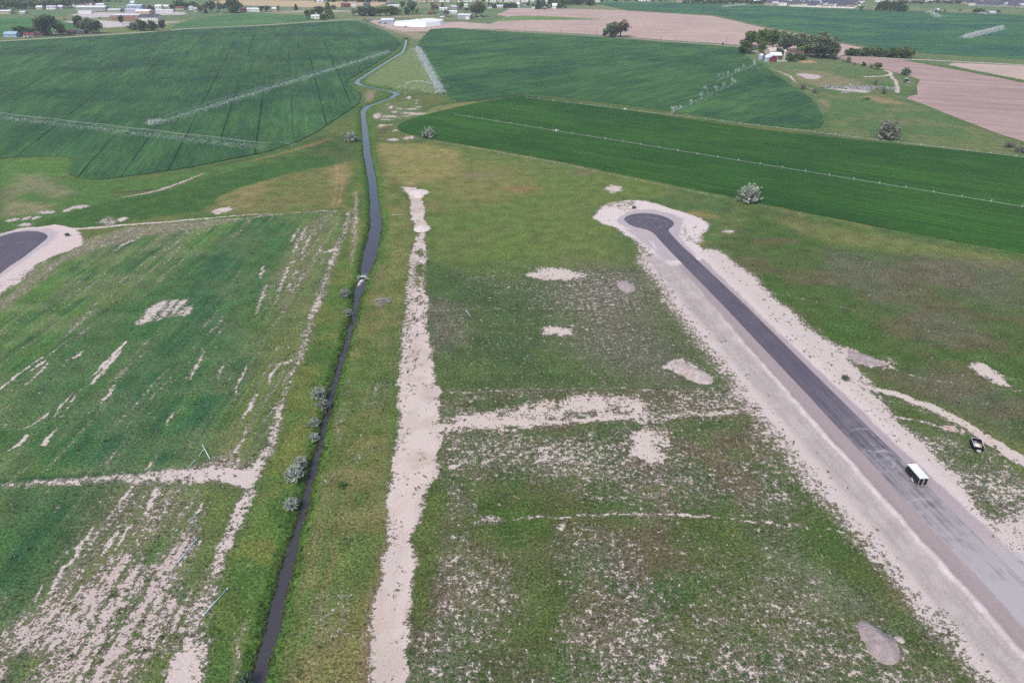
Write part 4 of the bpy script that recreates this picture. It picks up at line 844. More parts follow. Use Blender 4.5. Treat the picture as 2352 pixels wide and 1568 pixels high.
make_broad('lowbud', L_TWIG, (0, 0), 14, 45, (.42, .42, .42), .10, .050, shell=.2)
# slim evergreens and poplars
def make_conifer(kind, mat, n=14, per=70, wide=.22, size=.04):
    out = []
    for i in range(n):
        t = (i + .5) / n; rr = wide * (1 - t) ** .75 + .02; m = int(per * (.4 + rr / wide)); a = rng.uniform(0, 2 * PI, m); q = rr * rng.uniform(.4, 1.08, m)
        out.append(np.stack([np.cos(a) * q, np.sin(a) * q, .05 + .93 * t + rng.uniform(-.04, .03, m) - .12 * q], 1))
    V, Fc = leaves_np(np.concatenate(out), size); me = mesh_np('crown', V, Fc, [mat])
    tv, tf = tube_np([(0, 0, -.02), (0, 0, .3), (0, 0, .9)], [.022, .018, .004], 6); proto(kind, me, mesh_np('trunk', tv, tf, [BARK], smooth=True))
make_conifer('conifer', L_DARK); make_conifer('greenconifer', L_GREEN, 16, 70, .24, .04); make_conifer('poplar', L_DARK, 12, 60, .16, .045)
def make_bare(kind, mat, n, h_sp, pale=False, fuzz=500, size=.02):
    parts = []
    tips = []
    for i in range(n):
        a = 2 * PI * i / n + rng.uniform(-.4, .4); s = h_sp * rng.uniform(.4, 1); p = np.array([rng.normal() * .03, rng.normal() * .03, -.02]); e = np.array([math.cos(a) * s, math.sin(a) * s, rng.uniform(.65, 1.0)])
        m1 = (p + e) / 2 + rng.normal(size=3) * .05
        parts.append(tube_np([p, m1, e], [.022, .014, .004], 5)); tips += [m1, e]
        for j in range(5):
            q = p + (e - p) * rng.uniform(.3, .95); e2 = q + rng.normal(size=3) * np.array([.13, .13, .08]) + np.array([0, 0, .09]); parts.append(tube_np([q, e2], [.008, .002], 4)); tips += [e2, (q + e2) / 2]
    V, Fc = merge(parts); tm = mesh_np('trunk', V, Fc, [BARK_PALE if pale else BARK], smooth=True)
    T = np.array(tips); Cn = T[rng.integers(0, len(T), fuzz)] + rng.normal(size=(fuzz, 3)) * .06; Cn[:, 2] = np.abs(Cn[:, 2])
    V, Fc = leaves_np(Cn, size, .1, 1.8); proto(kind, mesh_np('crown', V, Fc, [mat]), tm)
make_bare('thicket', L_TWIG, 12, .45, False, 900, .018); make_bare('palesnag', L_TWIG, 7, .16, True, 40, .012); make_bare('snag', L_TWIG, 9, .30, False, 300, .014)
# silver bushes: stems fanning from the ground, narrow silvery leaves in tufts at their ends
def make_silver(kind, n=80, per=40, mat=None, flat=1.0, size=.030):
    out = []; parts = []
    for i in range(n):
        d = rng.normal(size=3); d[2] = abs(d[2]) * .9 + .12; d /= np.linalg.norm(d); L = rng.uniform(.62, 1.0)
        e = d * np.array([.52, .52, .86 * flat]) * L; e[2] += .06
        if i < 26: parts.append(tube_np([(d[0] * .03, d[1] * .03, -.03), e * .5 + np.array([0, 0, .04]), e], [.014, .009, .003], 4))
        m = int(per * rng.uniform(.6, 1.2)); t = rng.uniform(.45, 1.08, m)[:, None]; out.append(e * t + rng.normal(size=(m, 3)) * .026)
    Cn = np.concatenate(out); Cn[:, 2] = np.maximum(Cn[:, 2], .03); V, Fc = leaves_np(Cn, size, .15, 1.5)
    tv, tf = merge(parts); proto(kind, mesh_np('foliage', V, Fc, [mat or L_SILVER]), mesh_np('stem', tv, tf, [BARK], smooth=True))
make_silver('silver'); make_silver('silver2', 60, 44, None, .85); make_silver('silver3', 90, 40, None, .95, .026); make_silver('greybush', 80, 40, leaf_mat('leaves_olive', (.15, .17, .13), (.26, .27, .22), .55, .8, .1))
make_silver('greenbush', 70, 40, L_GREEN, .9); make_silver('bluebush', 60, 40, leaf_mat('leaves_blue', (.09, .15, .10), (.15, .22, .15), .6, .8, .1), .7)

USED = {}
def plant(name, kind, x, y, h, wd, label, cat, group=None, parts=True, rz=None, z=None):
    """one plant: an Empty at its foot with crown and trunk; far ones keep the same two pieces"""
    cm, tm = PROTO[kind]
    if cat == 'bush': wd *= .80; h *= .84
    elif name == 'lane_tree': wd *= .8
    r = empty(name, (x, y, ground_h(x, y) if z is None else z), rng.uniform(-.5, .5) if rz is None else rz)
    tag(r, label, cat, group)
    base_w = USED.setdefault(kind, max(2 * np.percentile(np.abs([v.co[0] for v in cm.vertices]), 95), 1e-3)); hh = USED.setdefault(kind + 'h', np.percentile([v.co[2] for v in cm.vertices], 97))
    s = (wd / base_w, wd / base_w, h / hh)
    c = link(cm.name.split('.')[0], cm, r); c.scale = s
    t = link(tm.name.split('.')[0], tm, r); t.scale = s
    return r
def plant_px(name, kind, px, pyb, pyt, wpx, label, cat, group=None, **kw):
    x, y = at(px, pyb); return plant(name, kind, x, y, max(.6, height(px, pyb, pyt)), wpx * mpp(px, pyb), label, cat, group, **kw)

# -------- silver bushes along the canal and in the open
G_ = 'silver bushes along the canal'
for (px, pyb, pyt, wd, kd, lb_) in (
    (793, 688, 666, 25, 'silver', 'small round silver bush just below the weir, left bank of the canal'),
    (799, 731, 707, 24, 'silver2', 'silver bush leaning over the narrow canal, second below the weir'),
    (733, 921, 895, 36, 'silver3', 'larger silver bush, upper one of the touching pair beside the canal bend'),
    (741, 941, 916, 32, 'silver2', 'silver bush tucked below its bigger neighbour, touching the water'),
    (724, 983, 956, 27, 'silver', 'greyish silver bush on the canal bend above the narrowest water'),
    (721, 1013, 990, 26, 'silver2', 'pale silver bush by the narrowest stretch of the canal'),
    (691, 1079, 1052, 33, 'silver3', 'silver bush at the back of the cluster of three, nearest the water'),
    (674, 1085, 1067, 20, 'silver2', 'smallest silver bush, wedged between two bigger ones'),
    (679, 1107, 1078, 44, 'silver', 'widest silver bush, front of the cluster of three'),
    (671, 1172, 1144, 34, 'silver3', 'lone silver bush left of the dark canal below the cluster of three')):
    e_ = pyb - pyt; x_, y_ = at(px, pyb - .33 * e_); plant('silver_bush', kd, x_, y_, .72 * wd * mpp(px, pyb), wd * 1.02 * mpp(px, pyb), lb_, 'bush', G_)
def lone(kd, px, pyb, wd, label, nm='silver_bush'):
    x, y = at(px, pyb - .1 * wd); plant(nm, kd, x, y, .80 * wd * mpp(px, pyb), wd * mpp(px, pyb) * 1.03, label, 'bush')
lone('silver', 808, 328, 27, 'round silver bush left of the canal below the crop corner')
lone('silver2', 982, 321, 32, 'wide silver bush at the tip of the alfalfa field')
lone('silver3', 1718, 468, 50, 'big silver bush on the alfalfa edge near the turning head')
lone('greybush', 2038, 325, 50, 'big grey twiggy bush beyond the upper wheel line', 'grey_bush')
plant_px('grey_bush', 'thicket', 2318, 338, 322, 34, 'low mauve thicket by the ploughed field corner at right', 'bush')
plant_px('grey_bush', 'greybush', 2346, 350, 336, 30, 'grey bush cut by the right edge above the wheel line', 'bush')
plant_px('weed_bush', 'bluebush', 567, 1566, 1540, 34, 'low blue-green bush on the canal bank at the bottom edge', 'bush')
plant_px('weed_bush', 'greenbush', 786, 1118, 1108, 22, 'low green shrub in the dry berm grass right of the canal', 'bush')
plant_px('weed_bush', 'bluebush', 1941, 872, 862, 16, 'bluish green weed bush on the soil right of the street', 'bush')

# -------- farmstead grove
gz = zc(2000, 80, 9.408)
GR = 'tall trees around the farmstead'
for (bx, by, tp, wd, kd, lb_) in (
    (70, 430, 60, 300, 'cottonwood', 'leftmost tall green tree of the farmstead grove'), (330, 480, 20, 330, 'cottonwood2', 'tall green cottonwood left of the forked trunk tree in the grove'),
    (600, 495, 40, 400, 'cottonwood', 'broad green cottonwood with a dark bare trunk behind the grain bins'), (800, 430, 60, 260, 'cottonwood2', 'green tree filling in behind the grove centre'),
    (950, 585, 130, 400, 'greytree', 'grey-green tree with a thick trunk beside the farmhouse'), (1290, 600, 115, 380, 'greytree', 'grey-green tree with gaps showing the ploughed field behind'),
    (1520, 600, 180, 330, 'greytree2', 'grey-green tree behind the biggest one of the grove'), (1720, 700, 150, 480, 'greytree2', 'biggest dense dark tree at the right of the farmstead'),
    (2060, 735, 250, 270, 'greytree2', 'rightmost tree of the farmstead grove, by the ploughed field')):
    p = gz(bx, by); plant_px('tall_tree', kd, p[0], p[1], gz(0, tp)[1], wd * .0914, lb_, 'tree', GR)
for (bx, by, tp, wd, kd, lb_) in ((325, 570, 300, 190, 'brighttree', 'small bright green tree behind the left grain bin'), (1400, 660, 400, 290, 'brighttree', 'bright green rounded tree in front of the dark grove'),
    (790, 645, 500, 210, 'darkround', 'dark round shrub behind the red shed'), (1040, 800, 610, 170, 'darkround', 'dark shrub right of the pale yard silo'), (1185, 800, 585, 130, 'budtree', 'yellowish young tree beside the dark shrub in the yard'),
    (1335, 760, 630, 150, 'darkround', 'dark bush at the end of the farmyard'), (1900, 710, 640, 220, 'brighttree', 'low bright green shrub under the biggest grove tree')):
    p = gz(bx, by); plant_px('yard_tree', kd, p[0], p[1], gz(0, tp)[1], wd * .0914, lb_, 'tree')
p3 = zc(1368, 0, 3.4386)
for (bx, by, tp, wd, kd, lb_) in ((2140, 490, 385, 140, 'darkround', 'round dark green tree standing left of the grove'), (2200, 420, 330, 90, 'greytree', 'slim tree between the round tree and the grove'),
    (912, 342, 222, 135, 'greytree2', 'dark left tree of the pair on the grey lane'), (992, 342, 202, 150, 'budtree', 'taller half-bare right tree of the pair on the grey lane'), (850, 338, 275, 40, 'darkround', 'small shrub at the left foot of the tree pair'), (1935, 415, 392, 22, 'lowgrey', 'tiny bush by the lane short of the grove')):
    p = p3(bx, by); plant_px('lane_tree', kd, p[0], p[1], p3(0, tp)[1], wd * .25, lb_, 'tree')
# -------- hedgerow right of the grove
hz4 = zc(2040, 130, 5.88)
ORD = ['first', 'second', 'third', 'fourth', 'fifth', 'sixth', 'seventh', 'eighth', 'ninth', 'tenth', 'eleventh', 'twelfth', 'thirteenth', 'fourteenth', 'fifteenth', 'sixteenth', 'seventeenth', 'eighteenth', 'nineteenth', 'twentieth']
for i in range(15):
    bx = 1325 + i * 70; by = 108 + i * 3.6; tp = (20, 10, 15, 5, 0, -5, 5, 2, 10, 30, 8, -2, -6, 0, 0)[i]
    p = hz4(bx, by); plant_px('hedge_tree', ('greytree2', 'darkround', 'cottonwood')[i % 3], p[0], p[1], hz4(0, tp)[1], (115, 130, 120)[i % 3] * .146, f'{ORD[i]} tree from the left in the dense hedgerow right of the farmstead', 'tree', 'hedgerow trees')
for (bx, by, tp, wd, kd, nm, lb_) in ((1105, 175, 100, 110, 'thicket', 'bare_shrub', 'bare twiggy shrub at the right end of the grove'), (1250, 215, 165, 60, 'snag', 'bare_shrub', 'small bare shrub on the ploughed field edge'), (1330, 225, 125, 80, 'greybush', 'field_bush', 'grey-green bush on the edge of the ploughed field'),
    (1430, 255, 220, 70, 'thicket', 'bare_shrub', 'low bare shrub between two field-edge bushes'), (1570, 280, 205, 65, 'darkround', 'field_bush', 'dark upright bush midway along the pasture edge'), (1690, 305, 225, 110, 'thicket', 'bare_shrub', 'bare grey thicket against the green bush on the pasture edge'),
    (1800, 330, 212, 140, 'cottonwood', 'field_bush', 'full green bush at the end of the pasture edge'), (2230, 415, 300, 140, 'bluebush', 'field_bush', 'open grey-green bush on the corner of the ploughed field'), (615, 635, 535, 140, 'thicket', 'bare_shrub', 'round bare shrub on the pale track below the farmstead'),
    (795, 695, 620, 130, 'thicket', 'bare_shrub', 'bare shrub just right of the pale track'), (1885, 710, 590, 150, 'thicket', 'bare_shrub', 'wide bare shrub beside the scrap heap'), (1755, 570, 470, 100, 'snag', 'bare_shrub', 'thin faint leafless shrub in the middle of the pasture'), (1630, 800, 770, 110, 'greenbush', 'field_bush', 'low dark green bush in the lower pasture')):
    p = hz4(bx, by); plant_px(nm, kd, p[0], p[1], hz4(0, tp)[1], wd * .146, lb_, 'bush')

# -------- far left roadside
z1 = zc(0, 0, 6.877); z2 = zc(342, 0, 6.877); z3 = zc(684, 0, 6.877); z4 = zc(1026, 0, 6.877); z5 = zc(1368, 0, 6.877); z6 = zc(1710, 0, 6.877); z7 = zc(2052, 0, 6.877); z8 = zc(2394, 0, 6.877)
Q = .125
FAR = [
 (z1, 350, 665, 520, 150, 'darkround', 'dark clipped tree right of the pale blue building'), (z1, 460, 650, 500, 170, 'darkround', 'middle tree of the dark roadside hedge at far left'), (z1, 580, 640, 520, 170, 'darkround', 'right tree of the dark roadside hedge at far left'),
 (z1, 960, 660, 310, 420, 'darktree', 'big dark windblown tree by the red-roofed house'), (z1, 1180, 665, 470, 160, 'darktree', 'smaller dark tree right of the red-roofed house'), (z1, 1500, 570, 310, 180, 'darktree', 'tall leaning tree left of the roadside grove'),
 (z1, 1560, 590, 400, 180, 'greytree', 'grey-green tree beside the leaning one at the roadside'), (z1, 1700, 620, 360, 260, 'greytree', 'full grey-green tree behind the brown-roofed house'), (z1, 1840, 620, 395, 160, 'darktree', 'leaning tree at the right end of the roadside grove'),
 (z1, 2255, 450, 300, 110, 'darktree', 'dark tree in front of the red-brick school'), (z2, 40, 550, 470, 90, 'lowtree', 'green shrub left of three dark roadside trees'), (z2, 130, 550, 430, 160, 'greybush', 'greyish shrub left of three dark roadside trees'), (z2, 290, 570, 385, 175, 'darkround', 'leftmost and widest of three dark roadside trees'),
 (z2, 480, 570, 398, 130, 'darkround', 'middle tree of three dark roadside trees'), (z2, 660, 560, 388, 130, 'darktree', 'leaning right tree of three dark roadside trees'), (z2, 430, 232, 112, 95, 'darkround', 'dark tree behind the orange-walled building'),
 (z2, 820, 180, 90, 120, 'lowdark', 'dark tree at the left of the village row'), (z2, 940, 170, 12, 150, 'lowtree', 'tallest green tree of the village row'), (z2, 1040, 180, 50, 120, 'lowdark', 'dark tree right of the tallest village tree'), (z2, 1120, 175, 62, 90, 'lowtree', 'green village tree between two dark ones'),
 (z2, 1200, 165, 42, 100, 'lowdark', 'round village tree behind the parked cars'), (z2, 1260, 190, 80, 110, 'lowtree', 'light village tree right of the parked cars'), (z2, 1335, 232, 110, 100, 'lowtree', 'low green tree by the village track'), (z2, 1430, 248, 165, 70, 'conifer', 'dark little conifer at the hay field edge'),
 (z2, 1440, 190, 60, 90, 'lowtree', 'pale green tree behind the little conifer'), (z2, 1540, 235, 35, 150, 'lowdark', 'dark pointed tree left of the twiggy one'), (z2, 1690, 235, 55, 170, 'lowbud', 'wide twiggy grey tree short of the great dark tree'), (z2, 1950, 238, -8, 230, 'darkround', 'great dark tree standing alone behind the hay field'),
 (z3, 90, 222, 120, 90, 'lowdark', 'left shrub of the dark clump by the white shed'), (z3, 190, 222, 115, 120, 'lowdark', 'right shrub of the dark clump by the white shed'), (z3, 410, 215, 118, 50, 'lowtree', 'slim green tree right of the white shed'), (z3, 740, 192, 85, 70, 'conifer', 'dark column-shaped conifer alone in the pale field'),
 (z3, 965, 335, 190, 120, 'brighttree', 'light green tree at the left of the roadside farm clump'), (z3, 1045, 330, 190, 70, 'darkround', 'dark slim tree in the roadside farm clump'), (z3, 1190, 290, 130, 210, 'greytree', 'wide grey-green tree of the roadside farm clump'), (z3, 1345, 345, 50, 150, 'greenconifer', 'tall pointed tree of the roadside farm clump'),
 (z3, 1235, 365, 265, 110, 'darkround', 'low dark tree at the front of the roadside farm clump'), (z3, 1430, 178, 100, 90, 'lowgrey', 'faint grey tree behind the tall pointed one'), (z3, 1790, 300, 180, 110, 'lowbud', 'thin grey trees beside the small white hut'), (z3, 1970, 292, 140, 190, 'darkround', 'big round tree at the left of the dark field-edge row'),
 (z3, 2150, 298, 140, 180, 'darkround', 'second big tree of the dark field-edge row'), (z3, 2285, 292, 150, 140, 'cottonwood', 'lighter tree of the dark field-edge row'), (z4, 50, 292, 130, 170, 'cottonwood', 'fourth tree of the dark field-edge row'), (z4, 190, 272, 130, 190, 'darkround', 'last and darkest tree of the field-edge row'),
 (z4, 340, 165, 40, 85, 'lowdark', 'dark tree above the field-edge row'), (z4, 430, 275, 150, 100, 'darkround', 'dark tree right of the field-edge row'), (z4, 530, 255, 28, 170, 'greytree', 'tall grey-green tree behind the white tarps'), (z4, 600, 270, 170, 90, 'lowtree', 'green shrub below the tall grey-green tree'),
 (z4, 770, 305, 190, 70, 'palesnag', 'pale dead tree with bare upright limbs'), (z4, 900, 240, 60, 170, 'lowbud', 'thin leafless tree behind the yard'), (z4, 1045, 300, 200, 90, 'palesnag', 'pale bare tree left of the scrap yard'), (z4, 1075, 158, 52, 55, 'conifer', 'slim dark conifer behind the white shed'),
 (z4, 1140, 320, 195, 120, 'lowbud', 'yellowish tree in front of the scrap yard'), (z4, 1405, 190, 60, 150, 'lowtree', 'green rounded tree right of the grey house'), (z4, 1420, 300, 170, 120, 'palesnag', 'pale many-stemmed snag behind the grey barn'), (z4, 1520, 210, 150, 90, 'lowdark', 'dark bush behind the grey barn'),
 (z4, 1690, 320, 60, 200, 'budtree', 'yellow-green tree right of the grey barn'), (z4, 1790, 310, 55, 170, 'cottonwood', 'green half of the big tree pair right of the grey barn'), (z4, 1560, 300, 180, 70, 'palesnag', 'pale snag just left of the big tree pair'),
 (z5, 480, 172, -4, 100, 'conifer', 'tall dark conifer at the top of the ploughed field'), (z5, 560, 178, 20, 95, 'lowdark', 'dark tree joined to the tall conifer'), (z5, 640, 150, 80, 50, 'lowdark', 'small tree right of the tall conifer'), (z5, 385, 150, 80, 50, 'lowdark', 'small dark tree left of the tall conifer'), (z5, 300, 100, 38, 50, 'conifer', 'little conifer left of the tall one'),
 (z5, 675, 170, 130, 40, 'lowdark', 'low bush by the white-gabled house'), (z5, 735, 150, 70, 60, 'lowdark', 'dark tree left of the white-gabled house'), (z5, 865, 160, 30, 90, 'greenconifer', 'pointed green conifer right of the white-gabled house'), (z5, 925, 152, 80, 60, 'lowdark', 'dark bush beside the pointed conifer'), (z5, 985, 152, 95, 40, 'conifer', 'small conifer at the right end of the house group'),
 (z5, 1445, 105, -6, 120, 'darkround', 'last dark tree of the top row before the far crop'), (z5, 1360, 95, -8, 120, 'lowbud', 'yellowish tree beside the last dark tree of the top row'),
 (z7, 1700, 190, 120, 100, 'lowtree', 'green bush left of the far poplars'), (z8, 60, 205, 40, 150, 'darkround', 'dark tree right of the far poplars'), (z8, 145, 222, 110, 80, 'darkround', 'small dark tree at the end of the far poplars'), (z8, 735, 222, 170, 55, 'conifer', 'small conifer by the far pale lane'), (z8, 795, 225, 190, 40, 'conifer', 'tiny conifer right of the far hut'), (z8, 895, 222, 175, 35, 'conifer', 'slim far conifer on the pale lane'), (z8, 1170, 215, 175, 45, 'lowdark', 'lone dark shrub on the pale lane far right'),
 (z8, 1480, 262, 165, 140, 'lowdark', 'dark round tree by the far white trailer'), (z8, 1600, 215, 165, 60, 'lowgrey', 'faint tree right of the far white trailer'), (z8, 1860, 250, 185, 90, 'lowbud', 'leaning bare tree at far right')]
for (zf, bx, by, tp, wd, kd, lb_) in FAR:
    p = zf(bx, by); plant_px('far_tree', kd, p[0], p[1], zf(0, tp)[1], wd * Q, lb_, 'tree', 'trees among the far farms')
for i in range(9):
    p = z7(2010 + i * 42, 205 + i); plant_px('far_poplar', 'lowdark' if i % 3 else 'poplar', p[0], p[1], z7(0, (50, 30, 35, 20, 30, 45, 30, 40, 60)[i])[1], 78 * Q, f'{ORD[i]} tree from the left in the far poplar clump above the far crop', 'tree', 'far poplar clump')
for i in range(12):
    q = (1930, 1985, 2040, 2095, 2150, 2205, 2240, 2275, 2310, 2345, 2385, 2425)[i]; p = z4(q, 152 - (i % 2) * 6); plant_px('windbreak_tree', 'conifer', p[0], p[1], z4(0, 52 + (i % 3) * 12)[1], 62 * Q, f'{ORD[i]} conifer from the left in the windbreak above the ploughed field', 'tree', 'windbreak conifers')
# -------- wooded village at the top left, and the treeline across the top
def row(n, xf, yf, tf, wf, kinds, label, group, name='village_tree'):
    for i in range(n):
        kd = kinds[int(rng.integers(0, len(kinds)))]; px, pb, pt = xf(i), yf(i), tf(i)
        plant_px(name, kd, px, pb, pt, wf(i), label(i), 'tree', group)
kv = ['lowtree', 'lowdark', 'lowgrey', 'lowbud', 'lowtree', 'lowgrey']
def ordn(i):
    t = i + 1
    if t <= 20: return ORD[i]
    ten = {2: 'twenty', 3: 'thirty', 4: 'forty', 5: 'fifty', 6: 'sixty', 7: 'seventy', 8: 'eighty'}[t // 10]; u = t % 10
    return (ten[:-1] + 'ieth') if u == 0 else ten + '-' + ORD[u - 1]
row(20, lambda i: -8 + i * 8.6 + rng.uniform(-2, 2), lambda i: 23 - i * .25 + rng.uniform(-1, 1), lambda i: 3 + rng.uniform(-4, 3), lambda i: rng.uniform(15, 24), kv, lambda i: f'{ordn(i)} tree from the left in the front row of the wooded village', 'front row of the wooded village')
row(24, lambda i: -8 + i * 10.2 + rng.uniform(-3, 3), lambda i: 14.5 - i * .12 + rng.uniform(-1, 1), lambda i: -3 + rng.uniform(-4, 2), lambda i: rng.uniform(15, 23), kv, lambda i: f'{ordn(i)} tree from the left in the second row of the wooded village', 'second row of the wooded village')
row(26, lambda i: -8 + i * 11.5 + rng.uniform(-3, 3), lambda i: 6 - i * .05 + rng.uniform(-.8, .8), lambda i: -9 + rng.uniform(-3, 2), lambda i: rng.uniform(11, 17), kv, lambda i: f'{ordn(i)} tree from the left in the back row of the wooded village', 'back row of the wooded village')
row(30, lambda i: 728 + i * 5.4 + rng.uniform(-1, 1), lambda i: 5.2 + rng.uniform(-.5, .6), lambda i: -3 + rng.uniform(-3, 2), lambda i: rng.uniform(6, 10), ['lowdark', 'conifer', 'lowdark', 'lowtree'], lambda i: f'{ordn(i)} tree from the left in the dark shelterbelt behind the red barn', 'dark shelterbelt behind the red barn', 'shelterbelt_tree')
row(30, lambda i: 1250 + i * 3.9 + rng.uniform(-1, 1), lambda i: 9.5 + (i > 12) * 1.5 + rng.uniform(-.8, .8), lambda i: -2 + rng.uniform(-4, 3), lambda i: rng.uniform(7, 12), ['lowdark', 'lowtree', 'lowgrey', 'lowdark', 'conifer'], lambda i: f'{ordn(i)} tree from the left in the shelterbelt at the top of the ploughed field', 'shelterbelt above the ploughed field', 'shelterbelt_tree')
row(38, lambda i: 1572 + i * 5.2 + rng.uniform(-1.5, 1.5), lambda i: 8.4 + i * .05 + rng.uniform(-.8, .5), lambda i: .5 + rng.uniform(-3, 3), lambda i: rng.uniform(6, 11), ['lowdark', 'lowtree', 'lowgrey', 'lowdark'], lambda i: f'{ordn(i)} tree from the left in the line along the far edge of the far crop', 'trees along the far edge of the far crop', 'treeline_tree')
row(34, lambda i: 2062 + i * 8.8 + rng.uniform(-2, 2), lambda i: 8.8 + i * .02 + rng.uniform(-1, 1), lambda i: 3.2 + rng.uniform(-2, 2), lambda i: rng.uniform(7, 13), ['lowdark', 'lowgrey', 'lowbud', 'lowdark'], lambda i: f'{ordn(i)} tree from the left in the faint line among the far right houses', 'trees among the far right houses', 'treeline_tree')
row(26, lambda i: 1110 + i * 17 + rng.uniform(-6, 6), lambda i: 3.6 + rng.uniform(-1.5, 1.5), lambda i: -2 + rng.uniform(-2, 2), lambda i: rng.uniform(6, 11), ['lowdark', 'lowgrey', 'lowtree'], lambda i: f'{ordn(i)} tree from the left scattered through the town at top centre', 'trees scattered through the town', 'town_tree')

# ================================================================== weeds and tussocks on the near ground (nobody could count them)
def tufts(name, n, region, keep, size, mats, label, spread=3):
    xs = rng.uniform(region[0], region[1], n); ys = rng.uniform(region[2], region[3], n); P = []; Sz = []
    for x, y in zip(xs, ys):
        b = bare_at(x, y)
        if rng.uniform() < keep(x, y, b):
            s = size * rng.uniform(.5, 1.5) * (1 + .8 * (rng.uniform() > .93)); z = ground_h(x, y)
            m = 5
            P.append(np.stack([x + rng.normal(size=m) * s * .6, y + rng.normal(size=m) * s * .6, z + np.abs(rng.normal(size=m)) * s * .5 + .03], 1)); Sz.append(np.full(m, s * .62))
    Cn = np.concatenate(P); sz = np.concatenate(Sz); V, Fc = leaves_np(Cn, 1.0, .5); V = V.reshape(-1, 4, 3); V = Cn[:, None, :] + (V - Cn[:, None, :]) * sz[:, None, None]; V = V.reshape(-1, 3); V[:, 2] = np.maximum(V[:, 2], -1.5)
    o = link(name, mesh_np(name, V, Fc, mats, mi=np.repeat(rng.integers(0, len(mats), len(P)), 5))); tag(o, label, 'weeds', kind='stuff'); return o
W1 = leaf_mat('weed_dark', (.085, .11, .048), (.13, .15, .07), .6, 1.0, .1); W2 = leaf_mat('weed_olive', (.10, .115, .05), (.15, .15, .07), .6, 1.0, .1); W3 = leaf_mat('weed_dry', (.17, .15, .11), (.24, .21, .15), .6, 1.0, 0)
def keep_soil(x, y, b):
    tq_ = (x - RO[0]) * RD[0] + (y - RO[1]) * RD[1]; dq_ = (x - RO[0]) * RN[0] + (y - RO[1]) * RN[1]
    if -14 < dq_ < 6.5 and tq_ > -12: return 0
    if (x - at(1491, 511)[0]) ** 2 + (y - at(1491, 511)[1]) ** 2 < 17 ** 2: return 0
    if 6.6 < dq_ < 9.4 and 40 < tq_ < 190: return .35 * (vn(np.array([tq_ / 6]), np.array([.3]), 8)[0] > .5)
    if b > 1.05: return .02
    if b > .85: return .07 + .05 * (dq_ > 0)
    if b > .3: return .5
    return .12 if b > .12 else 0
tufts('weeds', 60000, (-85, 135, 62, 290), keep_soil, .20, [W1, W1, W2, W3], 'dark weed tufts scattered over the bare soil')
def keep_bank(x, y, b): return 1.0 if .1 < float(seg_dist(np.array([x]), np.array([y]), CANP, CANW)[0]) < 1.7 else 0
cx0 = CANP[(CANP[:, 1] < 300) & (CANP[:, 1] > 55)]
_pts = []
for q in range(len(cx0) - 1):
    L_ = np.linalg.norm(cx0[q + 1] - cx0[q]); m = int(L_ * 9); t_ = rng.uniform(0, 1, m)[:, None]; p_ = cx0[q] + (cx0[q + 1] - cx0[q]) * t_; hwq = CANW[len(CANP) - len(CANP[CANP[:, 1] < 300]) + q] if False else 2.2; _pts.append(p_ + np.stack([rng.choice([-1, 1], m) * rng.uniform(.5, 5.5, m), rng.normal(size=m) * .5], 1))
_pts = np.concatenate(_pts); _cd = seg_dist(_pts[:, 0], _pts[:, 1], CANP, CANW); _pts = _pts[(_cd > .0) & (_cd < 1.9)]
_c = []
for (x, y) in _pts:
    z = ground_h(x, y); s = rng.uniform(.16, .42); _c.append(np.stack([x + rng.normal(size=6) * s * .5, y + rng.normal(size=6) * s * .5, z + np.abs(rng.normal(size=6)) * s * .7 + .03], 1))
_c = np.concatenate(_c); V, Fc = leaves_np(_c, .24, .3); o = link('bank_grass', mesh_np('bank_grass', V, Fc, [leaf_mat('bank_blades', (.062, .115, .030), (.105, .165, .045), .5, 1.0, .15)])); tag(o, 'rank green grass overhanging the canal banks', 'grass', kind='stuff')
def keep_grass(x, y, b):
    if b > .3: return 0
    k = (x - (-40)) ** 2; return .16 if (x < -6 and x > -62) else .10
tufts('rank_grass', 45000, (-130, 150, 62, 240), keep_grass, .20, [leaf_mat('grass_tuft', (.062, .10, .032), (.095, .13, .045), .65, 1.0, .15), leaf_mat('grass_tuft_pale', (.12, .135, .065), (.17, .165, .09), .65, 1.0, .1), W1], 'rank grass tussocks on the berms and lots')
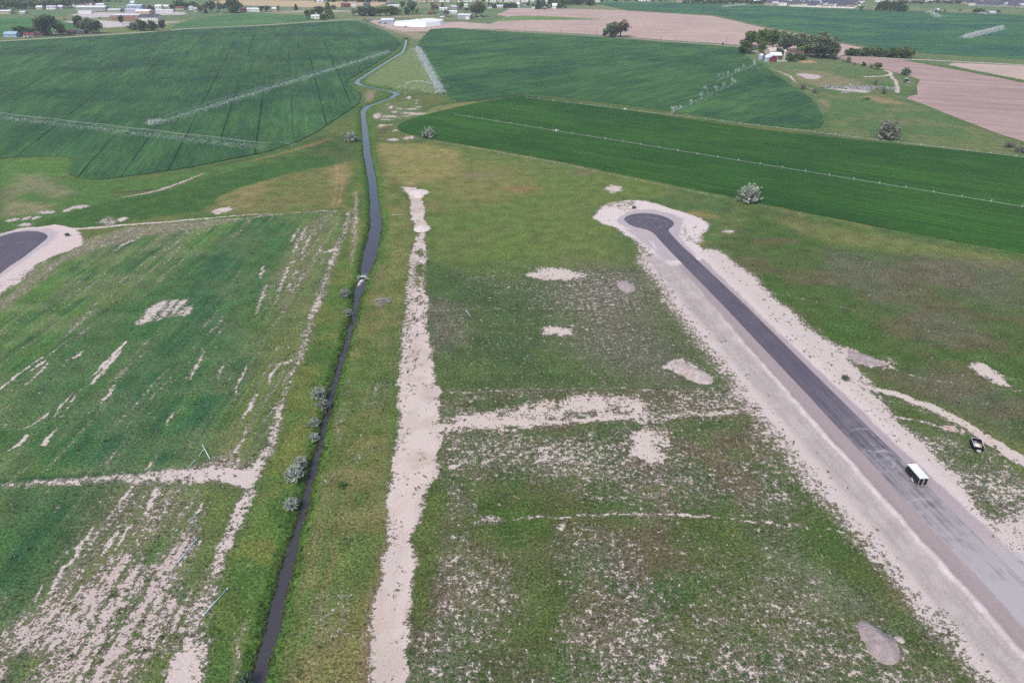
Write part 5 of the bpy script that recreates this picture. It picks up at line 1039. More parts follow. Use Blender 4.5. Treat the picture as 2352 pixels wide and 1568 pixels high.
# ================================================================== builders
class MB:
    """collects boxes, bars and tubes for one mesh"""
    def __init__(s): s.V = []; s.F = []
    def add(s, V, Fc):
        k = len(s.V); s.V += [tuple(v) for v in V]; s.F += [tuple(i + k for i in f) for f in Fc]; return s
    def box(s, c, d, rz=0.0, taper=1.0):
        x, y, z = c; a, b, h = d[0] / 2, d[1] / 2, d[2] / 2; cs, sn = math.cos(rz), math.sin(rz); V = []
        for zz, t in ((-h, 1), (h, taper)):
            for sx_, sy in ((-1, -1), (1, -1), (1, 1), (-1, 1)):
                p, q = sx_ * a * t, sy * b * t; V.append((x + p * cs - q * sn, y + p * sn + q * cs, z + zz))
        return s.add(V, [(3, 2, 1, 0), (4, 5, 6, 7), (0, 1, 5, 4), (1, 2, 6, 5), (2, 3, 7, 6), (3, 0, 4, 7)])
    def tube(s, P, r, sides=6):
        V, Fc = tube_np(P, [r] * len(P) if np.isscalar(r) else r, sides); n = len(P)
        Fc = list(Fc) + [tuple(range(sides - 1, -1, -1)), tuple((n - 1) * sides + q for q in range(sides))]
        return s.add(V, Fc)
    def cyl(s, c, r, h, axis='z', n=20, r2=None):
        r2 = r if r2 is None else r2; V = []
        for zz, rr in ((-h / 2, r), (h / 2, r2)):
            for q in range(n):
                a = 2 * PI * q / n; u, v = rr * math.cos(a), rr * math.sin(a)
                V.append({'z': (c[0] + u, c[1] + v, c[2] + zz), 'x': (c[0] + zz, c[1] + u, c[2] + v), 'y': (c[0] + u, c[1] + zz, c[2] + v)}[axis])
        return s.add(V, [tuple(range(n - 1, -1, -1)), tuple(range(n, 2 * n))] + [(q, (q + 1) % n, n + (q + 1) % n, n + q) for q in range(n)])
    def prism(s, prof, axis_len, c=(0, 0, 0), rz=0.0):
        """profile in x, z swept along y, centred"""
        n = len(prof); V = []; cs, sn = math.cos(rz), math.sin(rz)
        for yy in (-axis_len / 2, axis_len / 2):
            for (px, pz) in prof: V.append((c[0] + px * cs - yy * sn, c[1] + px * sn + yy * cs, c[2] + pz))
        return s.add(V, [tuple(range(n)), tuple(range(2 * n - 1, n - 1, -1))] + [(q, n + q, n + (q + 1) % n, (q + 1) % n) for q in range(n)])
    def ring(s, c, r, t, axis='y', n=22, wd=.06):
        V = []; Fc = []
        for q in range(n):
            a = 2 * PI * q / n
            for rr, ww in ((r, -wd), (r, wd), (r - t, wd), (r - t, -wd)):
                u, v = rr * math.cos(a), rr * math.sin(a); V.append((c[0] + u, c[1] + ww, c[2] + v) if axis == 'y' else (c[0] + ww, c[1] + u, c[2] + v))
        for q in range(n):
            b = (q + 1) % n
            for e in range(4): Fc.append((q * 4 + e, q * 4 + (e + 1) % 4, b * 4 + (e + 1) % 4, b * 4 + e))
        return s.add(V, Fc)
    def mesh(s, name, mat, smooth=False, bevel=0.0):
        me = bpy.data.meshes.new(name); me.from_pydata(s.V, [], s.F); me.materials.append(mat)
        bm = bmesh.new(); bm.from_mesh(me); bmesh.ops.recalc_face_normals(bm, faces=bm.faces)
        if bevel: bmesh.ops.bevel(bm, geom=bm.edges[:], offset=bevel, segments=2, affect='EDGES', clamp_overlap=True)
        bm.to_mesh(me); bm.free()
        if smooth: me.polygons.foreach_set('use_smooth', [True] * len(me.polygons))
        return me
    def build(s, name, mat, parent=None, loc=None, smooth=False, bevel=0.0, label=None):
        o = link(name, s.mesh(name, mat, smooth, bevel), parent, loc)
        if label: o['label'] = label
        return o
def copy_tree(o, parent=None):
    c = o.copy(); C.objects.link(c)
    if parent: c.parent = parent
    for ch in list(o.children): copy_tree(ch, c)
    return c
M_BLACK = plain('black_panel', (.010, .011, .014), .35, .4, .2, .8); M_WROOF = plain('white_roof', (.72, .75, .78), .45, .4, .08, .6); M_ALU = plain('aluminium', (.50, .50, .51), .4, .5, .1, 2); M_RUB = plain('tyre_rubber', (.018, .018, .019), .85, .2)
M_GALV = plain('galvanised', (.33, .36, .36), .45, .5, .12, 3); M_DSTEEL = plain('dark_steel', (.05, .052, .055), .6, .3); M_CONC = plain('concrete', (.42, .40, .36), .9, .15, .2, 2.5); M_WOOD = plain('grey_driftwood', (.36, .33, .31), .9, .1, .35, 3)
M_PVC = plain('pale_blue_pipe', (.50, .68, .68), .4, .4, .08, 2); M_WHITE = plain('white_paint', (.72, .72, .70), .6, .3, .1, .8); M_RED = plain('barn_red', (.16, .030, .028), .8, .2, .2, 1); M_BRICK = plain('school_brick', (.30, .15, .12), .9, .1, .2, .6); M_LAMP = plain('red_lens', (.35, .015, .012), .3, .5)
M_TIN = plain('tin_roof', (.58, .61, .66), .5, .4, .12, .8); M_GREYW = plain('grey_wall', (.34, .34, .35), .8, .2, .12, .8); M_BROWN = plain('brown_roof', (.11, .075, .065), .9, .1, .25, .8); M_SLATE = plain('slate_roof', (.085, .088, .115), .85, .15, .25, .6); M_TAN = plain('tan_wall', (.45, .38, .30), .85, .15, .12, .6); M_GLASS = plain('dark_glass', (.03, .035, .045), .15, .5)
M_MAROON = plain('maroon_roof', (.15, .055, .055), .85, .15, .25, .8); M_BLUE = plain('pale_blue_tin', (.30, .40, .55), .6, .3, .12, .6); M_LAV = plain('lavender_roof', (.42, .42, .52), .7, .3, .1, .6); M_POLE = plain('pole_wood', (.13, .10, .085), .9, .1, .2, 3)

# ================================================================== the black cargo trailer
tr = empty('cargo_trailer', (91.86, 116.42, .06), R(4.0))
tr.scale = (1.08, 1.08, 1.08); tag(tr, 'black enclosed cargo trailer with white roof parked on the street', 'trailer')
Lt, Wt, z0_, z1_ = 4.5, 1.94, .42, 2.38
b = MB().prism([(-Wt / 2, 0), (Wt / 2, 0), (Wt / 2, z1_ - z0_), (-Wt / 2, z1_ - z0_)], Lt, (0, Lt / 2, z0_))
body = b.build('body', M_BLACK, tr, bevel=.035)
MB().prism([(-Wt / 2 - .012, -.03), (Wt / 2 + .012, -.03), (Wt / 2 - .03, .05), (0, .085), (-Wt / 2 + .03, .05)], Lt + .03, (0, Lt / 2, z1_ + .03)).build('roof', M_WROOF, tr)
b = MB(); b.add([(-Wt / 2 + .03, Lt + .003, z0_ + .02), (Wt / 2 - .03, Lt + .003, z0_ + .02), (0, Lt + .55, z0_ + .02), (-Wt / 2 + .03, Lt + .003, z1_ - .05), (Wt / 2 - .03, Lt + .003, z1_ - .05), (0, Lt + .42, z1_ - .05)], [(0, 2, 1), (3, 4, 5), (0, 1, 4, 3), (1, 2, 5, 4), (2, 0, 3, 5)]); b.build('nose', M_BLACK, tr)
for sx_ in (-1, 1):
    d_ = MB().box((sx_ * Wt / 4, -.018, (z0_ + z1_) / 2 - .02), (Wt / 2 - .09, .03, z1_ - z0_ - .26)).build('door', M_BLACK, tr)
    hb = MB().box((sx_ * .12, -.05, 1.3), (.035, .03, 1.6)); hb.box((sx_ * .12, -.065, 1.15), (.10, .03, .05)); hb.build('handle', M_ALU, d_)
    MB().box((sx_ * (Wt / 2 - .05), -.03, .62), (.07, .035, .14)).build('tail_light', M_LAMP, tr)
f_ = MB(); f_.box((0, -.02, z0_ + .03), (Wt, .06, .10)); f_.box((0, -.02, z1_ - .06), (Wt, .05, .09)); f_.box((-Wt / 2 + .03, -.02, 1.4), (.06, .05, 1.75)); f_.box((Wt / 2 - .03, -.02, 1.4), (.06, .05, 1.75)); f_.box((0, -.03, 1.4), (.045, .05, 1.75)); f_.build('rear_frame', M_ALU, tr)
k_ = MB()
for sx_ in (-1, 1): k_.box((sx_ * (Wt / 2 + .008), Lt / 2, z0_ + .03), (.014, Lt, .07)); k_.box((sx_ * (Wt / 2 + .006), Lt / 2, z1_ - .03), (.014, Lt, .05))
k_.build('side_trim', M_ALU, tr)
for sx_ in (-1, 1):
    wl_ = MB().cyl((sx_ * (Wt / 2 + .11), 1.95, .34), .34, .20, 'x', 22).build('wheel', M_RUB, tr); MB().cyl((sx_ * (Wt / 2 + .216), 1.95, .34), .19, .02, 'x', 16).build('rim', M_ALU, wl_)
    fd = MB(); A_ = [(1.95 + .50 * math.cos(a), .36 + .42 * math.sin(a)) for a in np.linspace(-.1, PI + .1, 13)]
    for i in range(12):
        (y0, za), (y1, zb) = A_[i], A_[i + 1]; x0 = sx_ * (Wt / 2 + .005); x1 = sx_ * (Wt / 2 + .27); fd.add([(x0, y0, za), (x1, y0, za), (x1, y1, zb), (x0, y1, zb), (x0, y0, za - .04), (x1, y0, za - .04), (x1, y1, zb - .04), (x0, y1, zb - .04)], [(0, 1, 2, 3), (7, 6, 5, 4), (1, 5, 6, 2), (0, 3, 7, 4), (0, 4, 5, 1), (3, 2, 6, 7)])
    fd.build('fender', M_ALU, tr)
MB().cyl((-Wt / 2 - .012, Lt - .22, z1_ - .25), .10, .03, 'x', 14).build('vent', M_WROOF, tr)
tg = MB(); tg.tube([(-.7, Lt, .40), (0, Lt + 1.35, .42)], .04, 5); tg.tube([(.7, Lt, .40), (0, Lt + 1.35, .42)], .04, 5); tg.box((0, Lt + 1.4, .44), (.12, .24, .09)); tg.build('tongue', M_DSTEEL, tr)
j_ = MB(); j_.tube([(0, Lt + 1.1, .02), (0, Lt + 1.1, .75)], .035, 6); j_.box((0, Lt + 1.1, .03), (.2, .2, .04)); j_.build('jack', M_ALU, tr)

# ================================================================== the open black dump trailer and its load
dpos = (112.25, 130.25); drz = math.atan2(-.34, .94); dz = ground_h(*dpos)
dt = empty('dump_trailer', (*dpos, dz), drz); dt.scale = (1.08, 1.05, 1.05); tag(dt, 'open black dump trailer with rubbish in its bed, standing in the weeds', 'trailer')
Ld, Wd = 3.5, 2.0
MB().box((0, 0, .72), (Wd - .08, Ld - .08, .08)).build('bed_floor', M_DSTEEL, dt)
for sx_ in (-1, 1): 
    sd = MB().box((sx_ * Wd / 2, 0, 1.1), (.05, Ld, .82))
    for q in range(6): sd.box((sx_ * (Wd / 2 + .045), -Ld / 2 + .2 + q * .62, 1.05), (.05, .07, .70))
    sd.build('side_wall', M_BLACK, dt)
    MB().box((sx_ * Wd / 2, 0, 1.53), (.10, Ld + .08, .05)).build('top_rail', M_ALU, dt)
    fe = MB(); fe.box((sx_ * (Wd / 2 + .17), -.05, .92), (.30, 1.5, .035)); fe.box((sx_ * (Wd / 2 + .17), .72, .80), (.30, .03, .24)); fe.box((sx_ * (Wd / 2 + .17), -.82, .80), (.30, .03, .24)); fe.build('fender', M_BLACK, dt)
    for yy in (-.42, .32):
        wl_ = MB().cyl((sx_ * (Wd / 2 + .16), yy, .36), .36, .22, 'x', 20).build('wheel', M_RUB, dt); MB().cyl((sx_ * (Wd / 2 + .275), yy, .36), .2, .02, 'x', 14).build('rim', M_ALU, wl_)
fr_ = MB().box((0, -Ld / 2, 1.12), (Wd + .05, .05, .86)); fr_.box((0, -Ld / 2 - .05, 1.0), (Wd + .02, .05, .12)); fr_.build('front_wall', M_BLACK, dt)
MB().box((0, Ld / 2 + .003, 1.1), (Wd - .06, .05, .82)).build('tailgate', M_BLACK, dt); MB().box((0, Ld / 2, 1.53), (Wd + .16, .09, .055)).build('end_rail', M_ALU, dt)
c_ = MB()
for sx_ in (-1, 1): c_.box((sx_ * .5, 0, .55), (.09, Ld + .1, .18)); c_.tube([(sx_ * .5, -Ld / 2, .52), (0, -Ld / 2 - 1.2, .48)], .05, 5)
c_.box((0, -Ld / 2 - 1.28, .5), (.12, .26, .1)); c_.build('chassis', M_DSTEEL, dt)
c_ = MB(); c_.box((0, -Ld / 2 - .38, .78), (.8, .34, .32)); c_.tube([(.0, -Ld / 2 - .95, .03), (.0, -Ld / 2 - .95, .85)], .04, 6); c_.build('tool_box', M_ALU, dt)
def in_bed(x, y, z): cs, sn = math.cos(drz), math.sin(drz); return (dpos[0] + x * cs - y * sn, dpos[1] + x * sn + y * cs, dz + z)
def crumple(name, mat, loc, size, label, cat, seed, sub=3):
    bm = bmesh.new(); bmesh.ops.create_icosphere(bm, subdivisions=sub, radius=1.0)
    for v in bm.verts:
        n_ = fbm(np.array([v.co.x * 1.6 + seed]), np.array([v.co.y * 1.6 + v.co.z * 1.3]), seed, 3)[0]; v.co *= .62 + .85 * n_; v.co.x *= size[0]; v.co.y *= size[1]; v.co.z = max(v.co.z, -.45) * size[2]
    me = bpy.data.meshes.new(name); bm.to_mesh(me); bm.free(); me.materials.append(mat); o = link(name, me, None, loc, (0, 0, seed)); tag(o, label, cat); return o
crumple('plastic_sheet', plain('white_sheet', (.66, .68, .68), .5, .3, .15, 3), in_bed(-.25, -.6, 1.05), (.62, .75, .55), 'crumpled white sheet lying in the dump trailer', 'sheet', 3)
crumple('cardboard_heap', plain('cardboard', (.36, .24, .15), .9, .1, .3, 3), in_bed(.5, -.15, 1.0), (.45, .7, .45), 'brown cardboard heap in the dump trailer', 'rubbish', 5)
crumple('rubbish_bag', plain('grey_bag', (.20, .20, .21), .6, .3, .3, 3), in_bed(-.35, .75, .98), (.55, .6, .42), 'grey rubbish bags at the back of the dump trailer', 'rubbish', 8)
crumple('plasterboard_pile', plain('pinkish_board', (.52, .44, .42), .9, .1, .2, 3), in_bed(.45, -1.15, 1.0), (.5, .4, .42), 'pinkish scrap boards at the front of the dump trailer', 'rubbish', 12)

# ================================================================== pipes lying about
pz = zc(0, 1000, 3.36); pz2 = zc(0, 1400, 3.36); pz3 = zc(700, 480, 3.733)
for (a_, b_, r_, lb_) in ((pz(1820, 640), pz(1888, 765), .10, 'longest pale blue pipe of the crossed pair above the soil track'), (pz(1788, 738), pz(1828, 682), .09, 'pale pipe stub leaning toward the crossed long one'), (pz(1705, 833), pz(1752, 777), .09, 'short pale pipe in the grass just above the soil track'),
    (pz(1688, 1325), pz(1795, 1236), .08, 'pale blue pipe lying in the grass below the soil track'), (pz2(1692, 75), pz2(1735, 3), .05, 'thin pale pipe between two longer blue ones'), (pz2(1598, 348), pz2(1772, 137), .11, 'long pale blue pipe in the grass left of the soil path'),
    (pz2(1832, 820), pz2(2050, 578), .11, 'lowest long pale blue pipe, lying on the bare soil path'), (pz2(1580, 72), pz2(1600, 50), .10, 'tiny white pipe end in the grass'), (pz3(2027, 1283), pz3(2078, 1367), .07, 'white pipe lying in the meadow right of the spoil strip'), (pz3(1297, 352), pz3(1404, 358), .07, 'white pole lying across the berm by the wide canal')):
    A_, B_ = at(*a_), at(*b_); c_ = ((A_[0] + B_[0]) / 2, (A_[1] + B_[1]) / 2); L_ = math.dist(A_, B_); an = math.atan2(B_[1] - A_[1], B_[0] - A_[0]); zz = max(ground_h(*A_), ground_h(*B_), ground_h(*c_)) + r_ + .06
    m_ = MB().tube([(-L_ / 2, 0, 0), (-L_ / 2 + .001, 0, 0), (L_ / 2 - .35, 0, 0)], r_, 10); m_.tube([(L_ / 2 - .36, 0, 0), (L_ / 2, 0, 0)], r_ * 1.25, 10)
    o = link('pipe', m_.mesh('pipe', M_PVC, True), None, (c_[0], c_[1], zz), (0, 0, an)); tag(o, lb_, 'pipe')

# ================================================================== weir on the canal
wx, wy = at(832.5, 637, -.2); wr = empty('weir', (wx, wy, CZ), R(-6)); tag(wr, 'small concrete weir with a gate across the canal', 'weir')
h_ = MB()
for sx_ in (-1, 1): h_.box((sx_ * 1.9, 0, .0), (1.5, .3, 1.7))
h_.box((0, 0, -.75), (2.4, .3, .9)); h_.build('headwall', M_CONC, wr)
for sx_ in (-1, 1):
    MB().box((sx_ * 1.2, -1.1, .05), (.16, 1.9, 1.3)).build('wing_wall', M_CONC, wr); MB().tube([(sx_ * 1.2, .05, 1.45), (sx_ * 2.9, .05, 1.35)], .03, 6).build('rail', M_GALV, wr)
    MB().box((sx_ * 1.2, .2, .8), (.14, .18, 1.8)).build('post', M_GALV, wr)
MB().box((0, .55, .95), (2.5, .6, .1)).build('catwalk', M_WHITE, wr); MB().box((0, .02, .35), (2.3, .10, .9)).build('gate', M_DSTEEL, wr)
for q in range(3): MB().tube([(-1.3, 1.9 + q * .9, .35), (1.5, 1.9 + q * .9, .35)], .05, 5).build('trash_bar', M_GALV, wr)
fm = []
for q in range(300):
    t_ = rng.uniform(0, 1) ** 1.4; fm.append((wx - .15 - t_ * .9 + rng.normal() * (.3 + .2 * t_), wy - .5 - t_ * 5.2, CZ + .04 + rng.uniform(0, .10)))
V, Fc = leaves_np(np.array(fm), .17, 2.5); o = link('foam', mesh_np('foam', V, Fc, [plain('foam_white', (.70, .71, .74), .6, .3, .1, 4)])); tag(o, 'white foam on the water below the weir', 'foam', kind='stuff')

# ================================================================== brush pile, boxes, stake
def stick_pile(name, x, y, rx, ry, n, L, label, cat, ang=0.0, extra=()):
    m_ = MB(); z_ = ground_h(x, y)
    for q in range(n):
        a = rng.uniform(0, PI); r_ = rng.uniform(0, 1) ** .7; p = np.array([rng.normal() * rx * .4, rng.normal() * ry * .4, .1 + rng.uniform(0, .8) * (1 - r_ * .5)]); d_ = np.array([math.cos(a), math.sin(a), rng.normal() * .3]) * L * rng.uniform(.35, 1) / 2
        p[2] = max(p[2], .1 + abs(d_[2])); m_.tube([p - d_, p + rng.normal(size=3) * .06, p + d_], [.04, .032, .012], 4)
    for e in extra: m_.tube(e, [.10, .08], 6)
    o = link(name, m_.mesh(name, M_WOOD), None, (x, y, z_), (0, 0, ang)); tag(o, label, cat); return o
bx, by = at(880, 693); stick_pile('brush_pile', bx, by, 3.6, 2.6, 150, 2.6, 'heap of grey dead branches right of the weir', 'brush', 0, ([(-1.2, .5, .8), (2.4, 1.6, 1.0)], [(.6, 1.0, .8), (2.6, -1.6, .6)], [(-2.6, .9, .5), (.4, .6, .9)]))
bx, by = at(872, 703); stick_pile('brush_pile', bx, by, 1.6, 1.6, 50, 1.6, 'small spill of dead branches below the bigger heap', 'brush')
def ubox(px, py, label, s=1.0):
    x, y = at(px, py); r = empty('utility_box', (x, y, ground_h(x, y)), R(12)); tag(r, label, 'utility box'); g_ = plain('box_green', (.045, .075, .055), .6, .3)
    MB().box((0, 0, .04), (1.9 * s, 1.6 * s, .12)).build('pad', M_CONC, r); MB().box((0, .05, .55 * s), (1.4 * s, 1.1 * s, .95 * s)).build('body', g_, r, bevel=.03); MB().box((0, .0, 1.05 * s), (1.46 * s, 1.2 * s, .09)).build('lid', g_, r, bevel=.02); MB().box((-.3, -.53, .5 * s), (.05, .05, .2)).build('latch', M_ALU, r)
ubox(1456, 479.5, 'green utility box on the soil behind the right turning head'); ubox(155, 542, 'green utility box on the soil by the left turning head')
x, y = at(906, 1255); s_ = empty('marker_stake', (x, y, ground_h(x, y) - .1), 0); tag(s_, 'yellow marker pipe standing in a hole in the spoil strip', 'stake'); MB().tube([(0, 0, -.2), (.02, 0, 1.3)], .05, 8).build('shaft', plain('stake_yellow', (.62, .36, .03), .6, .3), s_); MB().cyl((.02, 0, 1.32), .065, .1).build('cap', plain('stake_cap', (.66, .42, .05), .6, .3), s_)

# ================================================================== gravel and soil heaps
def heap(name, pts, hgt, mat, label, cat, ridge=.45, rough=.18, px=True, zbase=None, n_r=14, n_a=72):
    P = W(pts) if px else np.asarray(pts, float); c_ = P.mean(0); A_ = np.arctan2(P[:, 1] - c_[1], P[:, 0] - c_[0]); o_ = np.argsort(A_); A_ = A_[o_]; Rr = np.hypot(*(P - c_).T)[o_]
    th = np.linspace(-PI, PI, n_a, endpoint=False); rad = np.interp(th, np.r_[A_ - 2 * PI, A_, A_ + 2 * PI], np.r_[Rr, Rr, Rr]); V = []; Fc = []
    for i in range(n_r + 1):
        f = i / n_r
        for a, r_ in zip(th, rad):
            x = c_[0] + math.cos(a) * r_ * f; y = c_[1] + math.sin(a) * r_ * f; e = (1 - f)
            hh = hgt * min(1, (e + .04)) ** .85 ; nz_ = fbm(np.array([x / 1.3]), np.array([y / 1.3]), 77, 4)[0] - .5; nb = fbm(np.array([x / 4.]), np.array([y / 4.]), 78, 2)[0] - .5
            V.append((x, y, -.22 if f == 1 else max(.02, hh * (1 + .55 * nb) + rough * nz_ * min(1, e * 5))))
    for i in range(n_r):
        for j in range(n_a): k2 = (j + 1) % n_a; Fc.append((i * n_a + j, (i + 1) * n_a + j, (i + 1) * n_a + k2, i * n_a + k2))
    z_ = ground_h(*c_) if zbase is None else zbase
    V = np.array(V) - np.array([c_[0], c_[1], 0]); o = link(name, mesh_np(name, V, Fc, [mat], smooth=True), None, (c_[0], c_[1], z_)); tag(o, label, cat); return o
def gravel_mat(name, c1, c2, sc=6.0):
    k = NT(name, .95, .12); P = k.obj(); n1 = k.noise(P, sc, 4, .75); n2 = k.noise(P, .5, 3, .6); vo = k.n('ShaderNodeTexVoronoi'); k.set(vo.inputs['Vector'], P); vo.inputs['Scale'].default_value = 4.5
    c = k.mix(k.mr(n2, .35, .65), tuple(c1), tuple(c2)); c = k.mix(1.0, c, k.gray(k.mr(n1, .3, .7, .5, 1.42)), 'MULTIPLY'); c = k.mix(k.mr(vo.outputs['Color'], .80, .95, 0, .55), c, tuple(np.minimum(np.array(c2) * 1.45, .8))); k.base(c); k.bump(n1, .7, .12); return k.m
GM = gravel_mat('gravel_grey', col(160, 147, 148), col(184, 171, 168)); GM2 = gravel_mat('gravel_pale', col(178, 165, 160), col(206, 193, 187)); GM3 = gravel_mat('spoil_pale', col(224, 212, 206), col(234, 222, 218), 4.0)
hz2 = zc(2280, 1650, 6.4); heap('gravel_pile', [hz2(*p) for p in [(60, 70), (160, 20), (250, 80), (370, 150), (500, 240), (640, 320), (760, 440), (810, 600), (800, 740), (690, 820), (600, 830), (430, 740), (300, 640), (200, 430), (100, 260)]], 1.7, GM, 'long gravel pile at the lower right, tapering away from the camera', 'gravel pile', .3, .3)
heap('gravel_pile', [hz2(*p) for p in [(690, 330), (760, 300), (860, 360), (880, 430), (780, 410)]], .5, GM2, 'small pale heap touching the long gravel pile', 'gravel pile')
hz3 = zc(1780, 940, 8.957); heap('gravel_pile', [hz3(*p) for p in [(100, 370), (200, 230), (340, 200), (470, 260), (560, 370), (800, 430), (960, 500), (1100, 590), (1150, 690), (1120, 760), (960, 790), (800, 770), (560, 660), (380, 540), (200, 490)]], 1.3, GM2, 'weedy pale gravel pile beside the left verge of the street', 'gravel pile', .3, .3)
hz5 = zc(1640, 740, 17.9); heap('gravel_pile', [hz5(*p) for p in [(150, 320), (200, 220), (420, 175), (600, 215), (760, 280), (960, 370), (1000, 480), (980, 690), (760, 720), (560, 730), (420, 690), (300, 580), (190, 460)]], 1.6, GM, 'rounded grey gravel mound alone in the meadow', 'gravel pile', .3, .2)
hz6 = zc(2000, 480, 3.015); heap('gravel_pile', [hz6(*p) for p in [(790, 1370), (850, 1390), (940, 1410), (1040, 1460), (1110, 1490), (1060, 1500), (940, 1490), (860, 1450), (800, 1410)]], 1.0, GM, 'low grey gravel pile right of the street above the dirt track', 'gravel pile', .3, .2)
heap('soil_heap', [(952, 436), (966, 434), (974, 448), (966, 456), (950, 448)], .8, GM3, 'white soil heap at the far end of the spoil strip', 'soil heap'); heap('soil_heap', [(958, 520), (976, 516), (988, 524), (978, 532), (962, 534)], .7, GM3, 'white soil heap bulging from the upper spoil strip', 'soil heap')
b2_ = zc(960, 240, 9.8)
for (cx_, cy_, rx, ry, lb_) in ((470, 690, 85, 60, 'pale rubble heap nearest the canal in the diggings'), (900, 1312, 160, 30, 'long pale rubble heap at the foot of the diggings'), (1390, 1255, 65, 40, 'pinkish rubble heap at the alfalfa tip'), (600, 1080, 80, 60, 'dark brush-covered heap in the diggings'), (1310, 212, 60, 30, 'mauve spoil heap below the canal hook'), (840, 465, 48, 36, 'white rubble heap in the middle of the diggings')):
    heap('rubble_heap', [b2_(cx_ + rx * math.cos(a) * rng.uniform(.8, 1.1), cy_ + ry * math.sin(a) * rng.uniform(.8, 1.1)) for a in np.linspace(0, 2 * PI, 12, endpoint=False)], 1.2, GM2 if 'dark' not in lb_ else plain('heap_dark', (.10, .085, .07), .95, .1, .35, 1), lb_, 'rubble heap', .3, .9)
g4_ = zc(2040, 130, 5.88); m_ = MB()
sxy = at(*g4_(1480, 620))
for q in range(130):
    t_ = rng.uniform(-1, 1); x_ = t_ * 30 + rng.normal() * 2; y_ = rng.normal() * 6 * (1 - abs(t_) * .5) - t_ * 4; m_.box((x_, y_, rng.uniform(.1, 1.2)), tuple(rng.uniform(.4, 2.2, 3) * np.array([1.3, 1, .7])), rng.uniform(0, PI), rng.uniform(.5, 1))
o = link('scrap_heap', m_.mesh('scrap_heap', plain('scrap_grey', (.26, .26, .265), .8, .3, .55, .35)), None, (sxy[0], sxy[1], 0)); tag(o, 'long heap of grey scrap and rubble in the pasture below the farmstead', 'scrap heap')

# ================================================================== wheel lines in the alfalfa
def wheel_line(P0, P1, n, drive, label, name='wheel_line'):
    """side-roll line: pipe through wheel hubs, P0 and P1 world points of first and last wheel"""
    P0 = np.array(P0); P1 = np.array(P1); d = (P1 - P0); L = np.linalg.norm(d); ang = math.atan2(d[1], d[0]); sp = L / (n - 1)
    root = empty(name, (P0[0], P0[1], 0.0), ang); tag(root, label, 'irrigation line', 'wheel lines in the alfalfa'); zh = 1.05
    pts = []
    for i in range(n):
        pts.append((i * sp, .25 * math.sin(i * 1.7) * .4, zh))
        if i < n - 1: pts.append(((i + .5) * sp, 0, zh - .10))
    MB().tube(pts, .085, 6).build('pipe', M_GALV, root, smooth=True)
    w_ = MB().ring((0, 0, 0), 1.0, .07, 'x', 20, .09)
    for q in range(7): a = 2 * PI * q / 7; w_.tube([(0, .05 * math.cos(a), .05 * math.sin(a)), (0, .97 * math.cos(a), .97 * math.sin(a))], .022, 4)
    wm = w_.mesh('wheel', M_GALV)
    for i in range(n):
        if i == drive: continue
        o = link('wheel', wm, root, (pts[2 * i][0], pts[2 * i][1], zh), (0, 0, rng.uniform(-.12, .12)))
    dv = MB()
    for yy in (-.9, .9): dv.box((drive * sp, yy, .95), (2.6, .10, .14))
    for xx in (-1.2, 1.2): dv.box((drive * sp + xx, 0, .95), (.10, 1.8, .14))
    mv = dv.build('mover_frame', M_GALV, root); MB().box((drive * sp, .1, 1.35), (1.1, .9, .7)).build('engine', M_WHITE, mv)
    for xx in (-1.3, 1.3):
        for yy in (-1.25, 1.25): MB().ring((drive * sp + xx, yy, .95), .95, .14, 'x', 18, .10).build('drive_wheel', M_GALV, root)
    return root
pA0 = atv(1210.2, 224.0, 1.0); dirA = (atv(2321.5, 357.5, 1.0) - pA0).normalized()
nA = 33; wheel_line(pA0.xy, (pA0 + dirA * 12.19 * (nA - 1)).xy, nA, 7, 'upper wheel line of pipe and spoked wheels along the far edge of the alfalfa')
bB = zc(1100, 200, 2.94); pB0 = atv(*bB(350, 312), 1.0); dB = (atv(*zc(2000, 480, 3.015)(2151, 207), 1.0) - pB0); spB = 12.19
nB = int(dB.length / spB) + 3; wheel_line(pB0.xy, (pB0 + dB.normalized() * spB * (nB - 1)).xy, nB, 7, 'lower wheel line of pipe and spoked wheels across the middle of the alfalfa')

